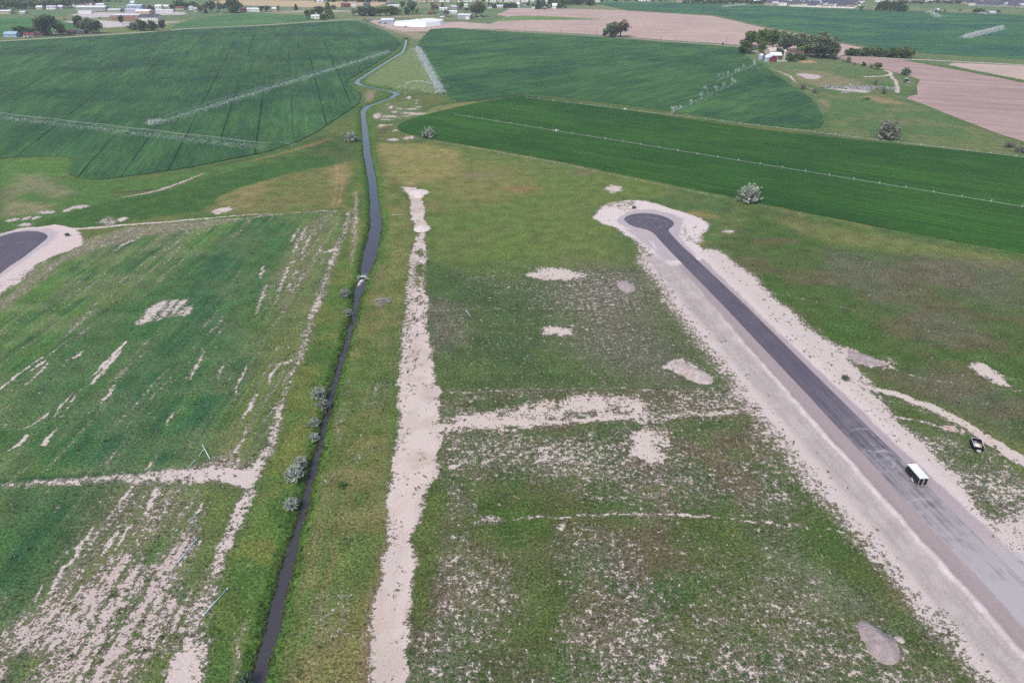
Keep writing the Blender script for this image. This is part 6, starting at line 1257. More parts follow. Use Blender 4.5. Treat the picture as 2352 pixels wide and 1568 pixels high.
# ================================================================== centre pivots
SPRAY = bpy.data.materials.new('water_spray'); SPRAY.use_nodes = True; ts = SPRAY.node_tree; pb = ts.nodes['Principled BSDF']; pb.inputs['Base Color'].default_value = (.78, .84, .86, 1); pb.inputs['Roughness'].default_value = .8; pb.inputs['Alpha'].default_value = .075
def spray_cloud(name, Cn, size, label, group=None):
    V, Fc = leaves_np(np.asarray(Cn), size, .2); o = link(name, mesh_np(name, V, Fc, [SPRAY])); tag(o, label, 'spray', group, 'stuff'); return o
def pivot(towers, label, end=None, arch=1.0, first_centre=False, h=3.7):
    """towers: world points of the wheel towers; the pipe runs over them, arched and trussed"""
    T = [np.array(t) for t in towers]; o0 = T[0]; root = empty('pivot_sprinkler', (o0[0], o0[1], .0), 0); tag(root, label, 'irrigation boom', 'pivot sprinklers')
    d0 = (T[-1] - T[0]) / np.linalg.norm(T[-1] - T[0]); nrm = np.array([-d0[1], d0[0]])
    pipe = []; segs = list(zip(T[:-1], T[1:]))
    for a, b in segs:
        for q in range(8): f = q / 8; p = a + (b - a) * f - o0; pipe.append((p[0], p[1], h + arch * 4 * f * (1 - f) * .45))
        tm = MB()
        for sgn in (-1, 1):
            lo = []
            for q in range(9):
                f = q / 8; p = a + (b - a) * f - o0; s_ = math.sin(PI * f); lo.append((p[0] + nrm[0] * sgn * .75 * s_, p[1] + nrm[1] * sgn * .75 * s_, h + arch * 4 * f * (1 - f) * .45 - 1.15 * s_ ** .7))
            tm.tube(lo, .03, 4)
            for q in range(1, 8):
                f = q / 8; p = a + (b - a) * f - o0; tm.tube([(p[0], p[1], h + arch * 4 * f * (1 - f) * .45), lo[q]], .03, 4)
                f2 = (q + .5) / 8; p2 = a + (b - a) * f2 - o0; tm.tube([(p2[0], p2[1], h + arch * 4 * f2 * (1 - f2) * .45), lo[q]], .02, 4)
        tm.build('truss', M_GALV, root)
        dr = MB()
        for q in range(18): f = (q + .5) / 18; p = a + (b - a) * f - o0; dr.tube([(p[0], p[1], h), (p[0], p[1], 1.7)], .018, 4)
        dr.build('drop_hose', M_GALV, root)
    p = T[-1] - o0; pipe.append((p[0], p[1], h))
    if end is not None: e = np.array(end) - o0; pipe.append((e[0], e[1], h + .1))
    MB().tube(pipe, .11, 7).build('pipe', M_GALV, root, smooth=True)
    for i, t in enumerate(T):
        if i == 0 and first_centre:
            q = t - o0; c_ = MB(); [c_.tube([(q[0] + sx_ * 1.4, q[1] + sy * 1.4, 0), (q[0], q[1], h)], .07, 5) for sx_ in (-1, 1) for sy in (-1, 1)]; c_.build('pivot_stand', M_GALV, root); continue
        q = t - o0; tw = MB()
        for sgn in (-1, 1):
            base = (q[0] + nrm[0] * sgn * 2.1, q[1] + nrm[1] * sgn * 2.1, .75); tw.tube([base, (q[0] + nrm[0] * sgn * .12, q[1] + nrm[1] * sgn * .12, h)], .06, 5); tw.tube([base, (q[0] + d0[0] * .8, q[1] + d0[1] * .8, h - .2)], .035, 4)
        tw.tube([(q[0] - nrm[0] * 2.3, q[1] - nrm[1] * 2.3, .75), (q[0] + nrm[0] * 2.3, q[1] + nrm[1] * 2.3, .75)], .09, 5)
        to = tw.build('tower', M_GALV, root)
        for sgn in (-1, 1):
            an = math.atan2(nrm[1], nrm[0]); wo = link('wheel', WHEEL_ME, to, (q[0] + nrm[0] * sgn * 2.1, q[1] + nrm[1] * sgn * 2.1, .62), (0, 0, an - 0))
    return root
WHEEL_ME = MB().cyl((0, 0, 0), .62, .32, 'y', 18).mesh('wheel', M_RUB)
def mist(P0, P1, n, zlo, zhi, lat, wind=(0, 0)):
    P0 = np.array(P0); P1 = np.array(P1); t_ = rng.uniform(0, 1, n)[:, None]; z_ = rng.uniform(0, 1, n) ** 1.2; d = P1 - P0; nr = np.array([-d[1], d[0]]) / np.linalg.norm(d); fall = (1 - z_)[:, None]
    xy = P0 + d * t_ + nr * (rng.normal(size=n)[:, None] * lat * (.35 + fall)) + np.array(wind) * fall
    return np.column_stack([xy, zlo + (zhi - zlo) * z_])
# lower boom of the left crop: towers measured, the rest of it off to the left
d1 = (np.array(at(564.3, 338)) - np.array(at(62.9, 279.5))) / 4; t0 = np.array(at(62.9, 279.5))
tw1 = [t0 + d1 * i for i in range(-4, 5)]; end1 = np.array(at(613, 343.5))
pivot(tw1, 'lower trussed sprinkler boom entering the left crop from the left edge', end1, 1.0)
cl = np.concatenate([mist(tw1[i], tw1[i + 1], 1000, .5, 1.9, 1.8, (0, -3)) for i in range(8)] + [mist(tw1[-1], end1, 220, .6, 2.4, 2.2, (0, -2))])
spray_cloud('spray', cl, .42, 'thin mist hanging under the lower boom of the left crop')
e0 = np.array(end1); gun = [np.array([e0[0] + t_ * 17, e0[1] + 4 * t_, 3.6 + 9 * t_ * (1 - t_) - 3.0 * t_]) + rng.normal(size=3) * (.12 + .9 * t_) for t_ in rng.uniform(0, 1, 160)]
spray_cloud('spray', gun, .36, 'arc of water thrown by the end gun of the lower boom')
# upper boom of the left crop, from its pivot point to its outer end
pc = np.array(at(893, 121)); pe = np.array(at(372, 283)); tw2 = [pc + (pe - pc) * i / 8 for i in range(9)]; end2 = np.array(at(344, 287.5))
pivot(tw2, 'upper trussed sprinkler boom slanting across the left crop to the canal', end2, 1.6, True)
cl = np.concatenate([mist(tw2[i], tw2[i + 1], 1000, .5, 2.2, 2.2, (1.5, -4)) for i in range(8)] + [mist(tw2[-1], end2, 900, .5, 3.2, 2.4, (-1, -2))])
spray_cloud('spray', cl, .52, 'band of white mist under the upper boom of the left crop')
# boom at the west edge of the right crop
qa = np.array(at(958, 113)); qb = np.array(at(1012, 217)); tw3 = [qa + (qb - qa) * i / 6 for i in range(7)]
pivot(tw3, 'sprinkler boom hidden in spray on the west edge of the right crop', None, 1.2, True)
cl = np.concatenate([mist(tw3[i], tw3[i + 1], 1600, .5, 3.6, 2.6, (1, 0)) for i in range(6)]); spray_cloud('spray', cl, .75, 'dense white spray along the boom on the west edge of the right crop')
c0 = np.array(at(1012, 217)); gun = []
for t_ in rng.uniform(0, 1, 700): gun.append(np.array([c0[0] - 40 * t_, c0[1] + 6 * t_ + 6, 3.6 + 26 * t_ * (1 - t_) - 2.5 * t_]) + rng.normal(size=3) * np.array([.5, .5, .25]) * (.5 + 1.6 * t_))
for t_ in rng.uniform(.2, 1, 500): gun.append(np.array([c0[0] - 38 * t_, c0[1] + 5, rng.uniform(0, 1) * (3.0 + 20 * t_ * (1 - t_) - 2.0 * t_)]) + rng.normal(size=3) * np.array([1, 1.5, .4]))
spray_cloud('spray', gun, .55, 'long arc of end-gun spray drifting left over the grass triangle')
# sprinkler lines with tall jets in the right crop
r7 = zc(1780, 130, 7.35)
def sprinkler_line(a, b, jets, label, slabel):
    A_ = np.array(at(*r7(*a), 1.0)); B_ = np.array(at(*r7(*b), 1.0)); root = empty('sprinkler_line', (A_[0], A_[1], 0), math.atan2(*(B_ - A_)[::-1])); tag(root, label, 'irrigation line'); L_ = np.linalg.norm(B_ - A_); n = int(L_ / 12.2) + 1
    MB().tube([(i * L_ / (n - 1), 0, .95 + .06 * (i % 2)) for i in range(n)], .08, 6).build('pipe', M_GALV, root, smooth=True)
    w_ = MB().ring((0, 0, 0), .9, .07, 'x', 16, .07); [w_.tube([(0, 0, 0), (0, .88 * math.cos(q * 1.047), .88 * math.sin(q * 1.047))], .02, 4) for q in range(6)]; wm = w_.mesh('wheel', M_GALV)
    for i in range(n): link('wheel', wm, root, (i * L_ / (n - 1), 0, .95))
    Cn = []
    for (jx, jy, dx, dy, hh, k_) in jets:
        p = np.array(at(*r7(jx, jy), .8)); q = np.array(at(*r7(jx + dx, jy + dy), .8)) - p
        for t_ in rng.uniform(0, 1, int(120 * k_)): Cn.append(np.array([p[0] + q[0] * t_, p[1] + q[1] * t_ * .25, 1.2 + hh * (t_ * (2.2 - 1.6 * t_))]) + rng.normal(size=3) * (.15 + .7 * t_))
    Cn = np.array(Cn + list(mist(A_, B_, 260, .4, 1.6, 3.0))); spray_cloud('spray', Cn, .5, slabel)
sprinkler_line((110, 1260), (1440, 640), [(150, 1260, -50, -10, 4, 2), (300, 1190, -30, 10, 2, 1), (690, 1010, -20, 0, 6, 1.6), (830, 920, -130, 0, 8, 1), (990, 850, -40, 0, 5, 1.2), (1100, 790, 30, 0, 5, 1.4), (1290, 710, -10, 0, 6, 1.8), (1350, 690, -20, 0, 3, 1), (500, 1090, -40, 0, 3, .8), (200, 1230, -20, 0, 3, .8)],
    'lower sprinkler line with jets slanting across the right crop', 'broken white jets along the lower sprinkler line of the right crop')
sprinkler_line((1010, 630), (1740, 330), [(1060, 620, -70, 0, 6, .8), (1130, 590, -60, 0, 6, .8), (1220, 550, -30, 0, 5, 1), (1370, 490, -20, 0, 4, 1.2), (1420, 470, 0, 0, 4, .8), (1490, 430, 20, 0, 6, .8), (1730, 340, -30, 0, 6, 2), (1720, 345, 40, 20, 3, 2)],
    'upper sprinkler line near the farmstead in the right crop', 'white jets along the upper sprinkler line of the right crop')
# far booms beyond the ploughed field
qa = np.array(at(2214, 90)); qb = np.array(at(2302, 67)); tw4 = [qa + (qb - qa) * i / 3 for i in range(4)]; pivot(tw4, 'far sprinkler boom wrapped in spray at the upper right', None, 1.0)
cl = np.concatenate([mist(tw4[i], tw4[i + 1], 2600, .5, 5.5, 2.8, (0, 0)) for i in range(3)]); spray_cloud('spray', cl, .8, 'bright white streak of spray on the far crop at upper right')
qa = np.array(at(*z6(1500, 145))); qb = np.array(at(*z6(1930, 98))); tw5 = [qa + (qb - qa) * i / 6 for i in range(7)]; pivot(tw5, 'farthest sprinkler boom below the treeline of the far crop', None, 1.0)
spray_cloud('spray', mist(qa, qb, 1300, .5, 4, 3), 1.0, 'faint bluish spray line below the far treeline')
qa = np.array(at(*z8(590, 235))); qb = np.array(at(*z8(790, 338))); spray_cloud('spray', mist(qa, qb, 700, .5, 4.5, 5), 1.1, 'small plume of spray beside the far pale lane')
# ================================================================== buildings
def house(px, py, w_, d_, h_, hr, wall, roof, label, cat='house', name='house', rz=0.0, win=0, door=False, group=None, big_door=None, flat=False, chimney=False, z=0.0):
    x, y = at(px, py); r = empty(name, (x, y + d_ / 2, z), rz); tag(r, label, cat, group)
    MB().box((0, 0, h_ / 2 - .1), (w_, d_, h_ + .2)).build('wall', wall, r)
    if not flat:                                       # gable ends
        g_ = MB().prism([(-d_ / 2, 0), (d_ / 2, 0), (0, hr)], w_ - .1, (0, 0, h_), PI / 2); g_.build('gable', wall, r)
        t_ = .22; rf = MB().prism([(-d_ / 2 - .5, -.25), (0, hr), (d_ / 2 + .5, -.25), (d_ / 2 + .5, -.25 + t_), (0, hr + t_), (-d_ / 2 - .5, -.25 + t_)], w_ + .8, (0, 0, h_ + .06), PI / 2).build('roof', roof, r)
    else: rf = MB().box((0, 0, h_ + .25), (w_ + .6, d_ + .6, .3)).build('roof', roof, r)
    if chimney: MB().box((w_ * .2, d_ * .1, h_ + hr * .9), (.8, .8, 1.4)).build('chimney', M_BRICK, rf)
    for q in range(win):
        xx = -w_ / 2 + w_ * (q + .5) / win; fr_ = MB().box((xx, -d_ / 2 - .03, h_ * .55), (min(1.6, w_ / win * .62), .06, h_ * .42)).build('window', M_WHITE if wall is not M_WHITE else M_GREYW, r); MB().box((xx, -d_ / 2 - .07, h_ * .55), (min(1.3, w_ / win * .52), .03, h_ * .34)).build('pane', M_GLASS, fr_)
    if door: MB().box((w_ * .3, -d_ / 2 - .04, 1.05), (1.1, .08, 2.1)).build('door', M_BROWN, r)
    if big_door: MB().box((big_door[0] * w_, -d_ / 2 - .04, big_door[2] / 2), (big_door[1], .08, big_door[2])).build('big_door', M_GREYW if wall is not M_GREYW else M_WHITE, r)
    return r
def hz_(zf, cx, by, w, d_, h_, hr, wall, roof, label, **kw):
    px, py = zf(cx, by); return house(px, py, w * .125 * mpp(px, py), d_, h_, hr, wall, roof, label, **kw)
B = 'building'
hz_(z1, 1670, 205, 560, 17, 6.5, 1.6, M_GREYW, M_WROOF, 'long white-roofed building with a row of narrow windows, farthest at the school', cat=B, name='school_building', win=14, rz=R(-3))
hz_(z1, 1560, 252, 240, 9, 3.2, .8, M_WHITE, M_WROOF, 'low white canopy in front of the long windowed building', cat=B, name='carport', win=0)
hz_(z1, 2090, 220, 230, 14, 3.5, 1.0, M_TAN, M_WROOF, 'low pinkish building right of the long windowed one', cat=B, name='school_annex', win=6)
hz_(z2, 120, 185, 270, 18, 7.5, 1.0, M_BLUE, M_WROOF, 'tall pale building at the back of the school yard', cat=B, name='school_hall', win=4)
hz_(z2, 70, 236, 240, 12, 4.5, 2.0, M_LAV, M_LAV, 'lavender-roofed building between the school blocks', cat=B, name='school_annex', win=4)
hz_(z2, 265, 268, 260, 22, 5.0, 2.4, plain('orange_wall', (.50, .33, .20), .85), M_WROOF, 'white-roofed building with an orange wall by the school', cat=B, name='school_gym', win=3)
hz_(z2, -55, 378, 520, 22, 7.5, .6, M_BRICK, M_WROOF, 'long red-brick school with flat white roof', cat=B, name='brick_school', win=9, flat=True, door=True)
hz_(z2, 375, 385, 340, 20, 5.0, 4.0, M_WHITE, M_SLATE, 'grey-roofed building with white walls right of the brick school', cat=B, name='school_library', win=5, door=True)
hz_(z1, 185, 692, 215, 12, 4.0, 2.6, M_BLUE, M_BLUE, 'pale blue metal building at the roadside, far left', cat=B, name='metal_shed', rz=R(6), big_door=(0, 3.5, 3.2))
hz_(z1, 95, 262, 200, 14, 5, 1.2, M_TAN, M_WROOF, 'white-roofed building at the left edge below the wooded village', cat=B, name='white_shed', win=3)
hz_(z1, 520, 690, 180, 10, 3.2, 2.2, M_TAN, M_MAROON, 'maroon-roofed house behind parked white vehicles', win=3, door=True, rz=R(4)); hz_(z1, 745, 655, 200, 10, 3.0, 2.2, M_MAROON, M_BROWN, 'long brown-roofed house under the dark windblown tree', win=3, rz=R(-4))
hz_(z1, 1062, 606, 100, 9, 5.5, 3, M_RED, M_MAROON, 'small red house half hidden by the windblown tree', win=2, chimney=True); hz_(z1, 1300, 630, 150, 10, 3.0, 2.4, M_BROWN, M_BROWN, 'brown house right of the windblown tree', win=2, door=True); hz_(z1, 1475, 632, 160, 10, 3.2, 2.4, M_BROWN, M_SLATE, 'dark-roofed house at the foot of the leaning trees', win=3, door=True)
hz_(z2, 650, 232, 340, 12, 3.5, 1.0, M_WHITE, M_WROOF, 'long low white building at the village edge', cat=B, name='white_shed', win=8)
for (zf, cx, by, w, h_, hr, wa, ro, lb_) in ((z2, 560, 172, 110, 5, 2.5, M_WHITE, M_WROOF, 'white gabled house behind the long low white building'), (z2, 695, 162, 160, 4, 2, M_TAN, M_WROOF, 'pale wide house at the left of the village trees'), (z2, 950, 186, 150, 3.5, 2.5, M_TAN, M_MAROON, 'maroon-roofed house under the tallest village tree'), (z2, 1165, 188, 90, 4, 2.5, M_WHITE, M_LAV, 'small white house among the village trees'), (z2, 1250, 205, 90, 3.5, 2.5, M_GREYW, M_LAV, 'grey house at the right of the village trees'),
    (z2, 2110, 215, 90, 4, 2, M_RED, M_MAROON, 'small red building right of the great dark tree'), (z2, 2300, 218, 230, 4.5, 1.5, M_WHITE, M_WROOF, 'white-roofed sheds right of the great dark tree'), (z2, 80, 90, 70, 4, 3, M_WHITE, M_TIN, 'white dome-like house between the village trees'), (z3, 25, 215, 70, 4, 1.5, M_WHITE, M_TIN, 'pale shed left of the dark clump'), (z3, 340, 212, 90, 4.5, 1.8, M_TAN, M_WROOF, 'white-roofed shed in the pale field'), (z3, 1640, 136, 150, 4.5, 2.5, M_RED, M_MAROON, 'red barn beside the shelterbelt'),
    (z3, 1800, 138, 80, 3, 1.5, M_WHITE, M_TIN, 'white hut right of the red barn'), (z3, 2030, 132, 110, 4, 3.4, M_SLATE, M_SLATE, 'dark slate house right of the red barn'), (z3, 1090, 345, 150, 3.5, 2, M_WHITE, M_TIN, 'white farmhouse in the roadside farm clump'), (z3, 1350, 45, 60, 5, 3, M_WHITE, M_WROOF, 'small white house before the shelterbelt'), (z3, 1140, 55, 60, 3, 1.5, M_WHITE, M_TIN, 'left white shed before the shelterbelt'), (z3, 1210, 57, 50, 3, 1.5, M_WHITE, M_TIN, 'right white shed before the shelterbelt'),
    (z4, 110, 122, 130, 4, 3, M_GREYW, M_SLATE, 'dark house above the field-edge trees'), (z4, 180, 128, 200, 2.5, 1, M_WHITE, M_WROOF, 'low white roof in front of the dark house'), (z4, 1290, 172, 100, 4, 2.6, M_GREYW, M_LAV, 'grey house left of the rounded tree'), (z4, 1090, 190, 140, 3, 1.2, M_WHITE, M_WROOF, 'low white shed under the slim conifer'), (z4, 1505, 140, 60, 4, 2, M_WHITE, M_TIN, 'tiny white house right of the rounded tree'), (z4, 870, 275, 110, 3, 2, M_MAROON, M_MAROON, 'maroon shed in the scrap yard'), (z4, 1265, 255, 150, 3.5, 1.5, M_WHITE, M_WROOF, 'white shed at the back of the scrap yard'), (z4, 1070, 355, 70, 3, .8, M_TAN, M_TIN, 'small tan hut by the white tarpaulin stack'),
    (z4, 1945, 158, 80, 3.5, 2.2, M_WHITE, M_SLATE, 'white house left of the windbreak conifers'), (z4, 2130, 158, 110, 3.5, 2.2, M_TAN, M_TIN, 'tan house between the windbreak conifers'), (z5, 115, 138, 50, 6, 2.5, M_WHITE, M_WROOF, 'tall white house at the left of the ploughed field top'), (z5, 235, 118, 70, 4, 2.4, M_GREYW, M_SLATE, 'grey house at the top of the ploughed field'), (z5, 785, 160, 90, 5, 3.6, M_WHITE, M_WROOF, 'white-gabled house at the top of the ploughed field'), (z5, 405, 172, 70, 2.5, 1, M_WHITE, M_WROOF, 'low white shed at the foot of the tall conifer'), (z5, 635, 85, 30, 5, 3, M_WHITE, M_WROOF, 'tiny white house behind the tall conifer'), (z5, 600, 172, 60, 2.5, 1, M_TAN, M_TIN, 'low tan shed right of the tall conifer'),
    (z5, 1560, 48, 100, 4, 2, M_WHITE, M_WROOF, 'white house at the left end of the far crop'), (z6, 40, 24, 130, 4, 2, M_WHITE, M_WROOF, 'white shed left in the far treeline'), (z6, 165, 28, 60, 4, 2, M_WHITE, M_LAV, 'small white house left in the far treeline'), (z6, 740, 38, 90, 4, 2, M_WHITE, M_TIN, 'white house at the left of the far dark trees'), (z6, 1670, 70, 70, 4, 2, M_WHITE, M_TIN, 'white house low in the far treeline'), (z6, 1890, 78, 40, 7, 1, M_WHITE, M_WROOF, 'tall white tank beside the farthest spray line'), (z6, 2150, 76, 120, 4.5, 2.5, M_TAN, M_WROOF, 'first pale house of the subdivision, at its left end'),
    (z8, 770, 224, 45, 3.5, 2, M_WHITE, M_TIN, 'white hut on the far pale lane'), (z8, 1535, 248, 70, 2.6, .6, M_WHITE, M_WROOF, 'white caravan by the dark round tree at far right'), (z8, 1660, 268, 45, 3, 1.5, M_WHITE, M_SLATE, 'small dark and white hut at far right'), (z8, 1780, 268, 110, 3, 1.5, M_TAN, M_TIN, 'pale low sheds by the leaning bare tree at far right'), (z1, 720, 180, 110, 4, 2.5, M_TAN, M_TIN, 'pale roof at the left edge of the village clearing'), (z1, 940, 178, 170, 4, 2.5, M_WHITE, M_LAV, 'wide pale house at the edge of the wooded village'), (z1, 1105, 172, 90, 4, 2.5, M_TAN, M_TIN, 'little pale house left of the long windowed building'), (z1, 410, 262, 100, 3, 1.5, M_TAN, M_TIN, 'low tan shed by the hay field at far left')):
    hz_(zf, cx, by, w, 10, h_, hr, wa, ro, lb_, win=2)
hz_(z4, 62, 432, 230, 15, 5.0, 1.4, M_BLUE, M_WROOF, 'white-roofed grey-blue shed left of the tarpaulin stack', cat=B, name='equipment_shed', big_door=(.1, 6, 4), win=0)
hz_(z4, 1485, 362, 235, 24, 6.5, 1.2, M_GREYW, M_WROOF, 'grey barn with white roof and big door right of the tarpaulins', cat=B, name='grey_barn', big_door=(.28, 6, 4.5), rz=R(-8))
# the tarpaulin stack
TARP = plain('tarpaulin', (.80, .81, .82), .5, .3, .04, .3)
def slab_heap(pts, hgt, label):
    P = W([z4(*p) for p in pts]); bm = bmesh.new(); c_ = P.mean(0); vs = [bm.verts.new((p[0], p[1], -.1)) for p in P]; vt = [bm.verts.new((c_[0] + (p[0] - c_[0]) * .93, c_[1] + (p[1] - c_[1]) * .86, hgt * (1 + .06 * math.sin(i * 2.3)))) for i, p in enumerate(P)]; n = len(P)
    for i in range(n): bm.faces.new((vs[i], vs[(i + 1) % n], vt[(i + 1) % n], vt[i]))
    es = [bm.edges.get((vt[i], vt[(i + 1) % n])) for i in range(n)]; bmesh.ops.triangle_fill(bm, edges=es, use_beauty=True, normal=(0, 0, 1)); bmesh.ops.recalc_face_normals(bm, faces=bm.faces)
    me = bpy.data.meshes.new('tarpaulin_stack'); bm.to_mesh(me); bm.free(); me.materials.append(TARP); tag(link('tarpaulin_stack', me), label, 'tarpaulin stack')
slab_heap([(182, 470), (215, 440), (300, 428), (420, 424), (430, 470), (420, 492), (330, 484)], 4.0, 'left end of the white tarpaulin-covered stack')
slab_heap([(360, 488), (380, 426), (440, 424), (560, 416), (640, 412), (650, 470), (640, 498), (560, 496)], 4.6, 'middle of the white tarpaulin-covered stack')
slab_heap([(570, 498), (580, 414), (662, 412), (760, 404), (900, 402), (1060, 414), (1112, 440), (1040, 462), (900, 480), (760, 500)], 5.4, 'long right end of the white tarpaulin-covered stack')
# ------------------------------------------------------------------ farmstead
def bin_(gx, gy, wd, tp, label):
    px, py = gz(gx, gy); x, y = at(px, py); r = empty('grain_bin', (x, y, 0), 0); tag(r, label, 'grain bin', 'grain bins'); rad = wd * .0914 * mpp(px, py) / 2; hh = height(px, py, gz(0, tp)[1]); w_ = MB()
    for q in range(5): w_.cyl((0, 0, hh * .72 * (q + .5) / 5), rad * (1 + .012 * (q % 2)), hh * .72 / 5, n=28)
    w_.build('wall', plain('bin_steel', (.30, .38, .46), .5, .4, .15, .6), r); MB().cyl((0, 0, hh * .86), rad * 1.03, hh * .28, n=28, r2=rad * .12).build('roof', M_TIN, r); MB().cyl((0, 0, hh * 1.02), rad * .13, hh * .05, n=12).build('cap', M_TIN, r); MB().box((0, -rad - .03, 1.1), (.9, .10, 1.9)).build('door', M_GREYW, r)
bin_(308, 748, 128, 592, 'taller steel grain bin, left of the two'); bin_(455, 800, 132, 642, 'steel grain bin touching the red shed')
def gh(gx, gy, w, d_, h_, hr, wall, roof, label, **kw):
    px, py = gz(gx, gy); return house(px, py, w * .0914 * mpp(px, py), d_, h_, hr, wall, roof, label, **kw)
px, py = gz(612, 806); x, y = at(px, py); r = empty('red_shed', (x, y + 6, 0), 0); tag(r, 'red gabled shed with pale tin roof beside the grain bins', 'shed'); wS = 200 * .0914 * mpp(px, py)
MB().prism([(-wS / 2, 0), (wS / 2, 0), (wS / 2, 4.0), (0, 6.4), (-wS / 2, 4.0)], 14, (0, 1, 0)).build('wall', M_RED, r); MB().prism([(-wS / 2 - .6, 3.75), (0, 6.45), (wS / 2 + .6, 3.75), (wS / 2 + .6, 4.0), (0, 6.75), (-wS / 2 - .6, 4.0)], 15, (0, 1, 0)).build('roof', M_TIN, r); MB().box((0, -6.06, 1.7), (3.4, .1, 3.4)).build('door', M_MAROON, r)
for sx_ in (-1, 1): MB().box((sx_ * (wS / 2 + .04), -6.05, 2), (.3, .2, 4)).build('corner_trim', M_WHITE, r)
gh(360, 748, 66, 8, 5.2, 1.2, M_RED, M_RED, 'narrow dark red shed between the grain bins', cat='shed', name='narrow_shed'); gh(690, 735, 270, 11, 3.6, 2.4, M_MAROON, M_WROOF, 'wide barn with white tin roof behind the red shed', cat='barn', name='wide_barn', big_door=(-.25, 4, 3.2)); gh(600, 625, 220, 12, 3.5, 3.0, M_TAN, plain('beige_roof', (.48, .42, .38), .85), 'beige-roofed machine shed behind the wide barn', cat='shed', name='machine_shed', rz=R(12))
gh(1130, 640, 190, 10, 3.8, 2.4, plain('salmon_wall', (.42, .26, .21), .85), M_BROWN, 'brown-roofed farmhouse under the grove', name='farmhouse', win=3, door=True, chimney=True); gh(1330, 680, 120, 9, 3.6, 2.4, M_GREYW, M_BROWN, 'small dark outbuilding right of the farmhouse', cat='shed', name='outbuilding', door=True)
px, py = gz(890, 760); x, y = at(px, py); r = empty('pale_silo', (x, y, 0), 0); tag(r, 'slim pale silo in the farmyard', 'silo'); MB().cyl((0, 0, 4.6), 1.3, 9.2, n=18).build('wall', M_CONC, r); MB().cyl((0, 0, 9.7), 1.35, 1.0, n=18, r2=.3).build('roof', M_WHITE, r)
fx0, fy0 = at(*gz(720, 806)); fx1, fy1 = at(*gz(960, 806)); r = empty('corral_fence', (fx0, fy0, 0), 0); tag(r, 'white corral fence in front of the farmyard', 'fence'); nP = 10
for q in range(nP): MB().box(((fx1 - fx0) * q / (nP - 1), (fy1 - fy0) * q / (nP - 1), .8), (.25, .25, 1.6)).build('post', M_WHITE, r)
for zz in (.5, 1.0, 1.45): MB().tube([(0, -.15, zz), (fx1 - fx0, fy1 - fy0 - .15, zz)], .08, 4).build('rail', M_WHITE, r)
# ------------------------------------------------------------------ the subdivision and the town: one house of each look, then copies
def proto_house(wall, roof, w_, d_, h_, hr, hip):
    r = empty('town_house', (0, 0, -50), 0); MB().box((0, 0, h_ / 2), (w_, d_, h_)).build('wall', wall, r)
    if hip: m_ = MB().add([(-w_ / 2 - .5, -d_ / 2 - .5, h_), (w_ / 2 + .5, -d_ / 2 - .5, h_), (w_ / 2 + .5, d_ / 2 + .5, h_), (-w_ / 2 - .5, d_ / 2 + .5, h_), (-w_ / 4, 0, h_ + hr), (w_ / 4, 0, h_ + hr)], [(3, 2, 1, 0), (0, 1, 5, 4), (1, 2, 5), (2, 3, 4, 5), (3, 0, 4)])
    else: m_ = MB().prism([(-d_ / 2 - .5, -.2), (0, hr), (d_ / 2 + .5, -.2)], w_ + .8, (0, 0, h_ + .2), PI / 2)
    m_.build('roof', roof, r); wd = MB(); [wd.box((xx, -d_ / 2 - .03, h_ * .5), (1.5, .06, 1.4)) for xx in (-w_ * .3, w_ * .05)]; wd.build('window', M_GLASS, r); MB().box((w_ * .3, -d_ / 2 - .03, 1.2), (w_ * .24, .06, 2.4)).build('garage_door', M_WHITE, r); return r
PH = [proto_house(M_TAN, M_SLATE, 15, 11, 5.0, 3.6, True), proto_house(M_WHITE, M_SLATE, 14, 11, 5.5, 3.8, False), proto_house(M_GREYW, M_SLATE, 16, 12, 3.6, 3.4, True), proto_house(M_TAN, M_LAV, 15, 11, 3.8, 3.2, False), proto_house(M_WHITE, M_BROWN, 14, 11, 4.0, 3.2, True), proto_house(M_WHITE, M_TIN, 18, 10, 4.0, 2.4, False)]
LOOK = ['tan house with slate hip roof', 'white house with slate gable', 'grey house with slate roof', 'tan house with lavender-grey roof', 'white house with brown roof', 'white house with tin roof']
USEDH = set()
def town_row(n, xf, yf, kinds, where, group):
    for i in range(n):
        k_ = kinds[int(rng.integers(0, len(kinds)))]; px, py = xf(i), yf(i); o = PH[k_] if k_ not in USEDH else copy_tree(PH[k_]); USEDH.add(k_)
        x, y = at(px, py); o.location = (x, y, 0); o.rotation_euler = (0, 0, R(rng.uniform(-14, 14)) + (PI / 2 if rng.uniform() < .25 else 0)); s = rng.uniform(.85, 1.2); o.scale = (s, s, s)
        tag(o, f'{LOOK[k_]}, {ordn(i)} from left in {where}', 'house', group)
DK = [0, 1, 2, 2, 0, 3]; MX = [5, 5, 1, 3, 4, 0]
j_ = lambda a: rng.uniform(-a, a)
town_row(25, lambda i: 1766 + i * 7.8 + j_(1.5), lambda i: 12.0 + i * .22 + j_(.4), DK, 'the subdivision front row', 'front row of the subdivision')
town_row(26, lambda i: 1768 + i * 8.0 + j_(2), lambda i: 8.6 + i * .18 + j_(.4), DK, 'the second subdivision row', 'second row of the subdivision')
town_row(26, lambda i: 1764 + i * 8.2 + j_(2), lambda i: 5.4 + i * .15 + j_(.4), DK, 'the third subdivision row', 'third row of the subdivision')
town_row(24, lambda i: 1770 + i * 9.0 + j_(2), lambda i: 2.4 + i * .1 + j_(.4), DK, 'the back subdivision row', 'back row of the subdivision')
town_row(12, lambda i: 2236 + i * 10.5 + j_(2), lambda i: 12.5 + i * .5 + j_(.6), DK, 'the front row at far right', 'front row at the far right')
town_row(14, lambda i: 2190 + i * 12 + j_(3), lambda i: 8.5 + i * .35 + j_(.6), DK, 'the middle row at far right', 'middle row at the far right')
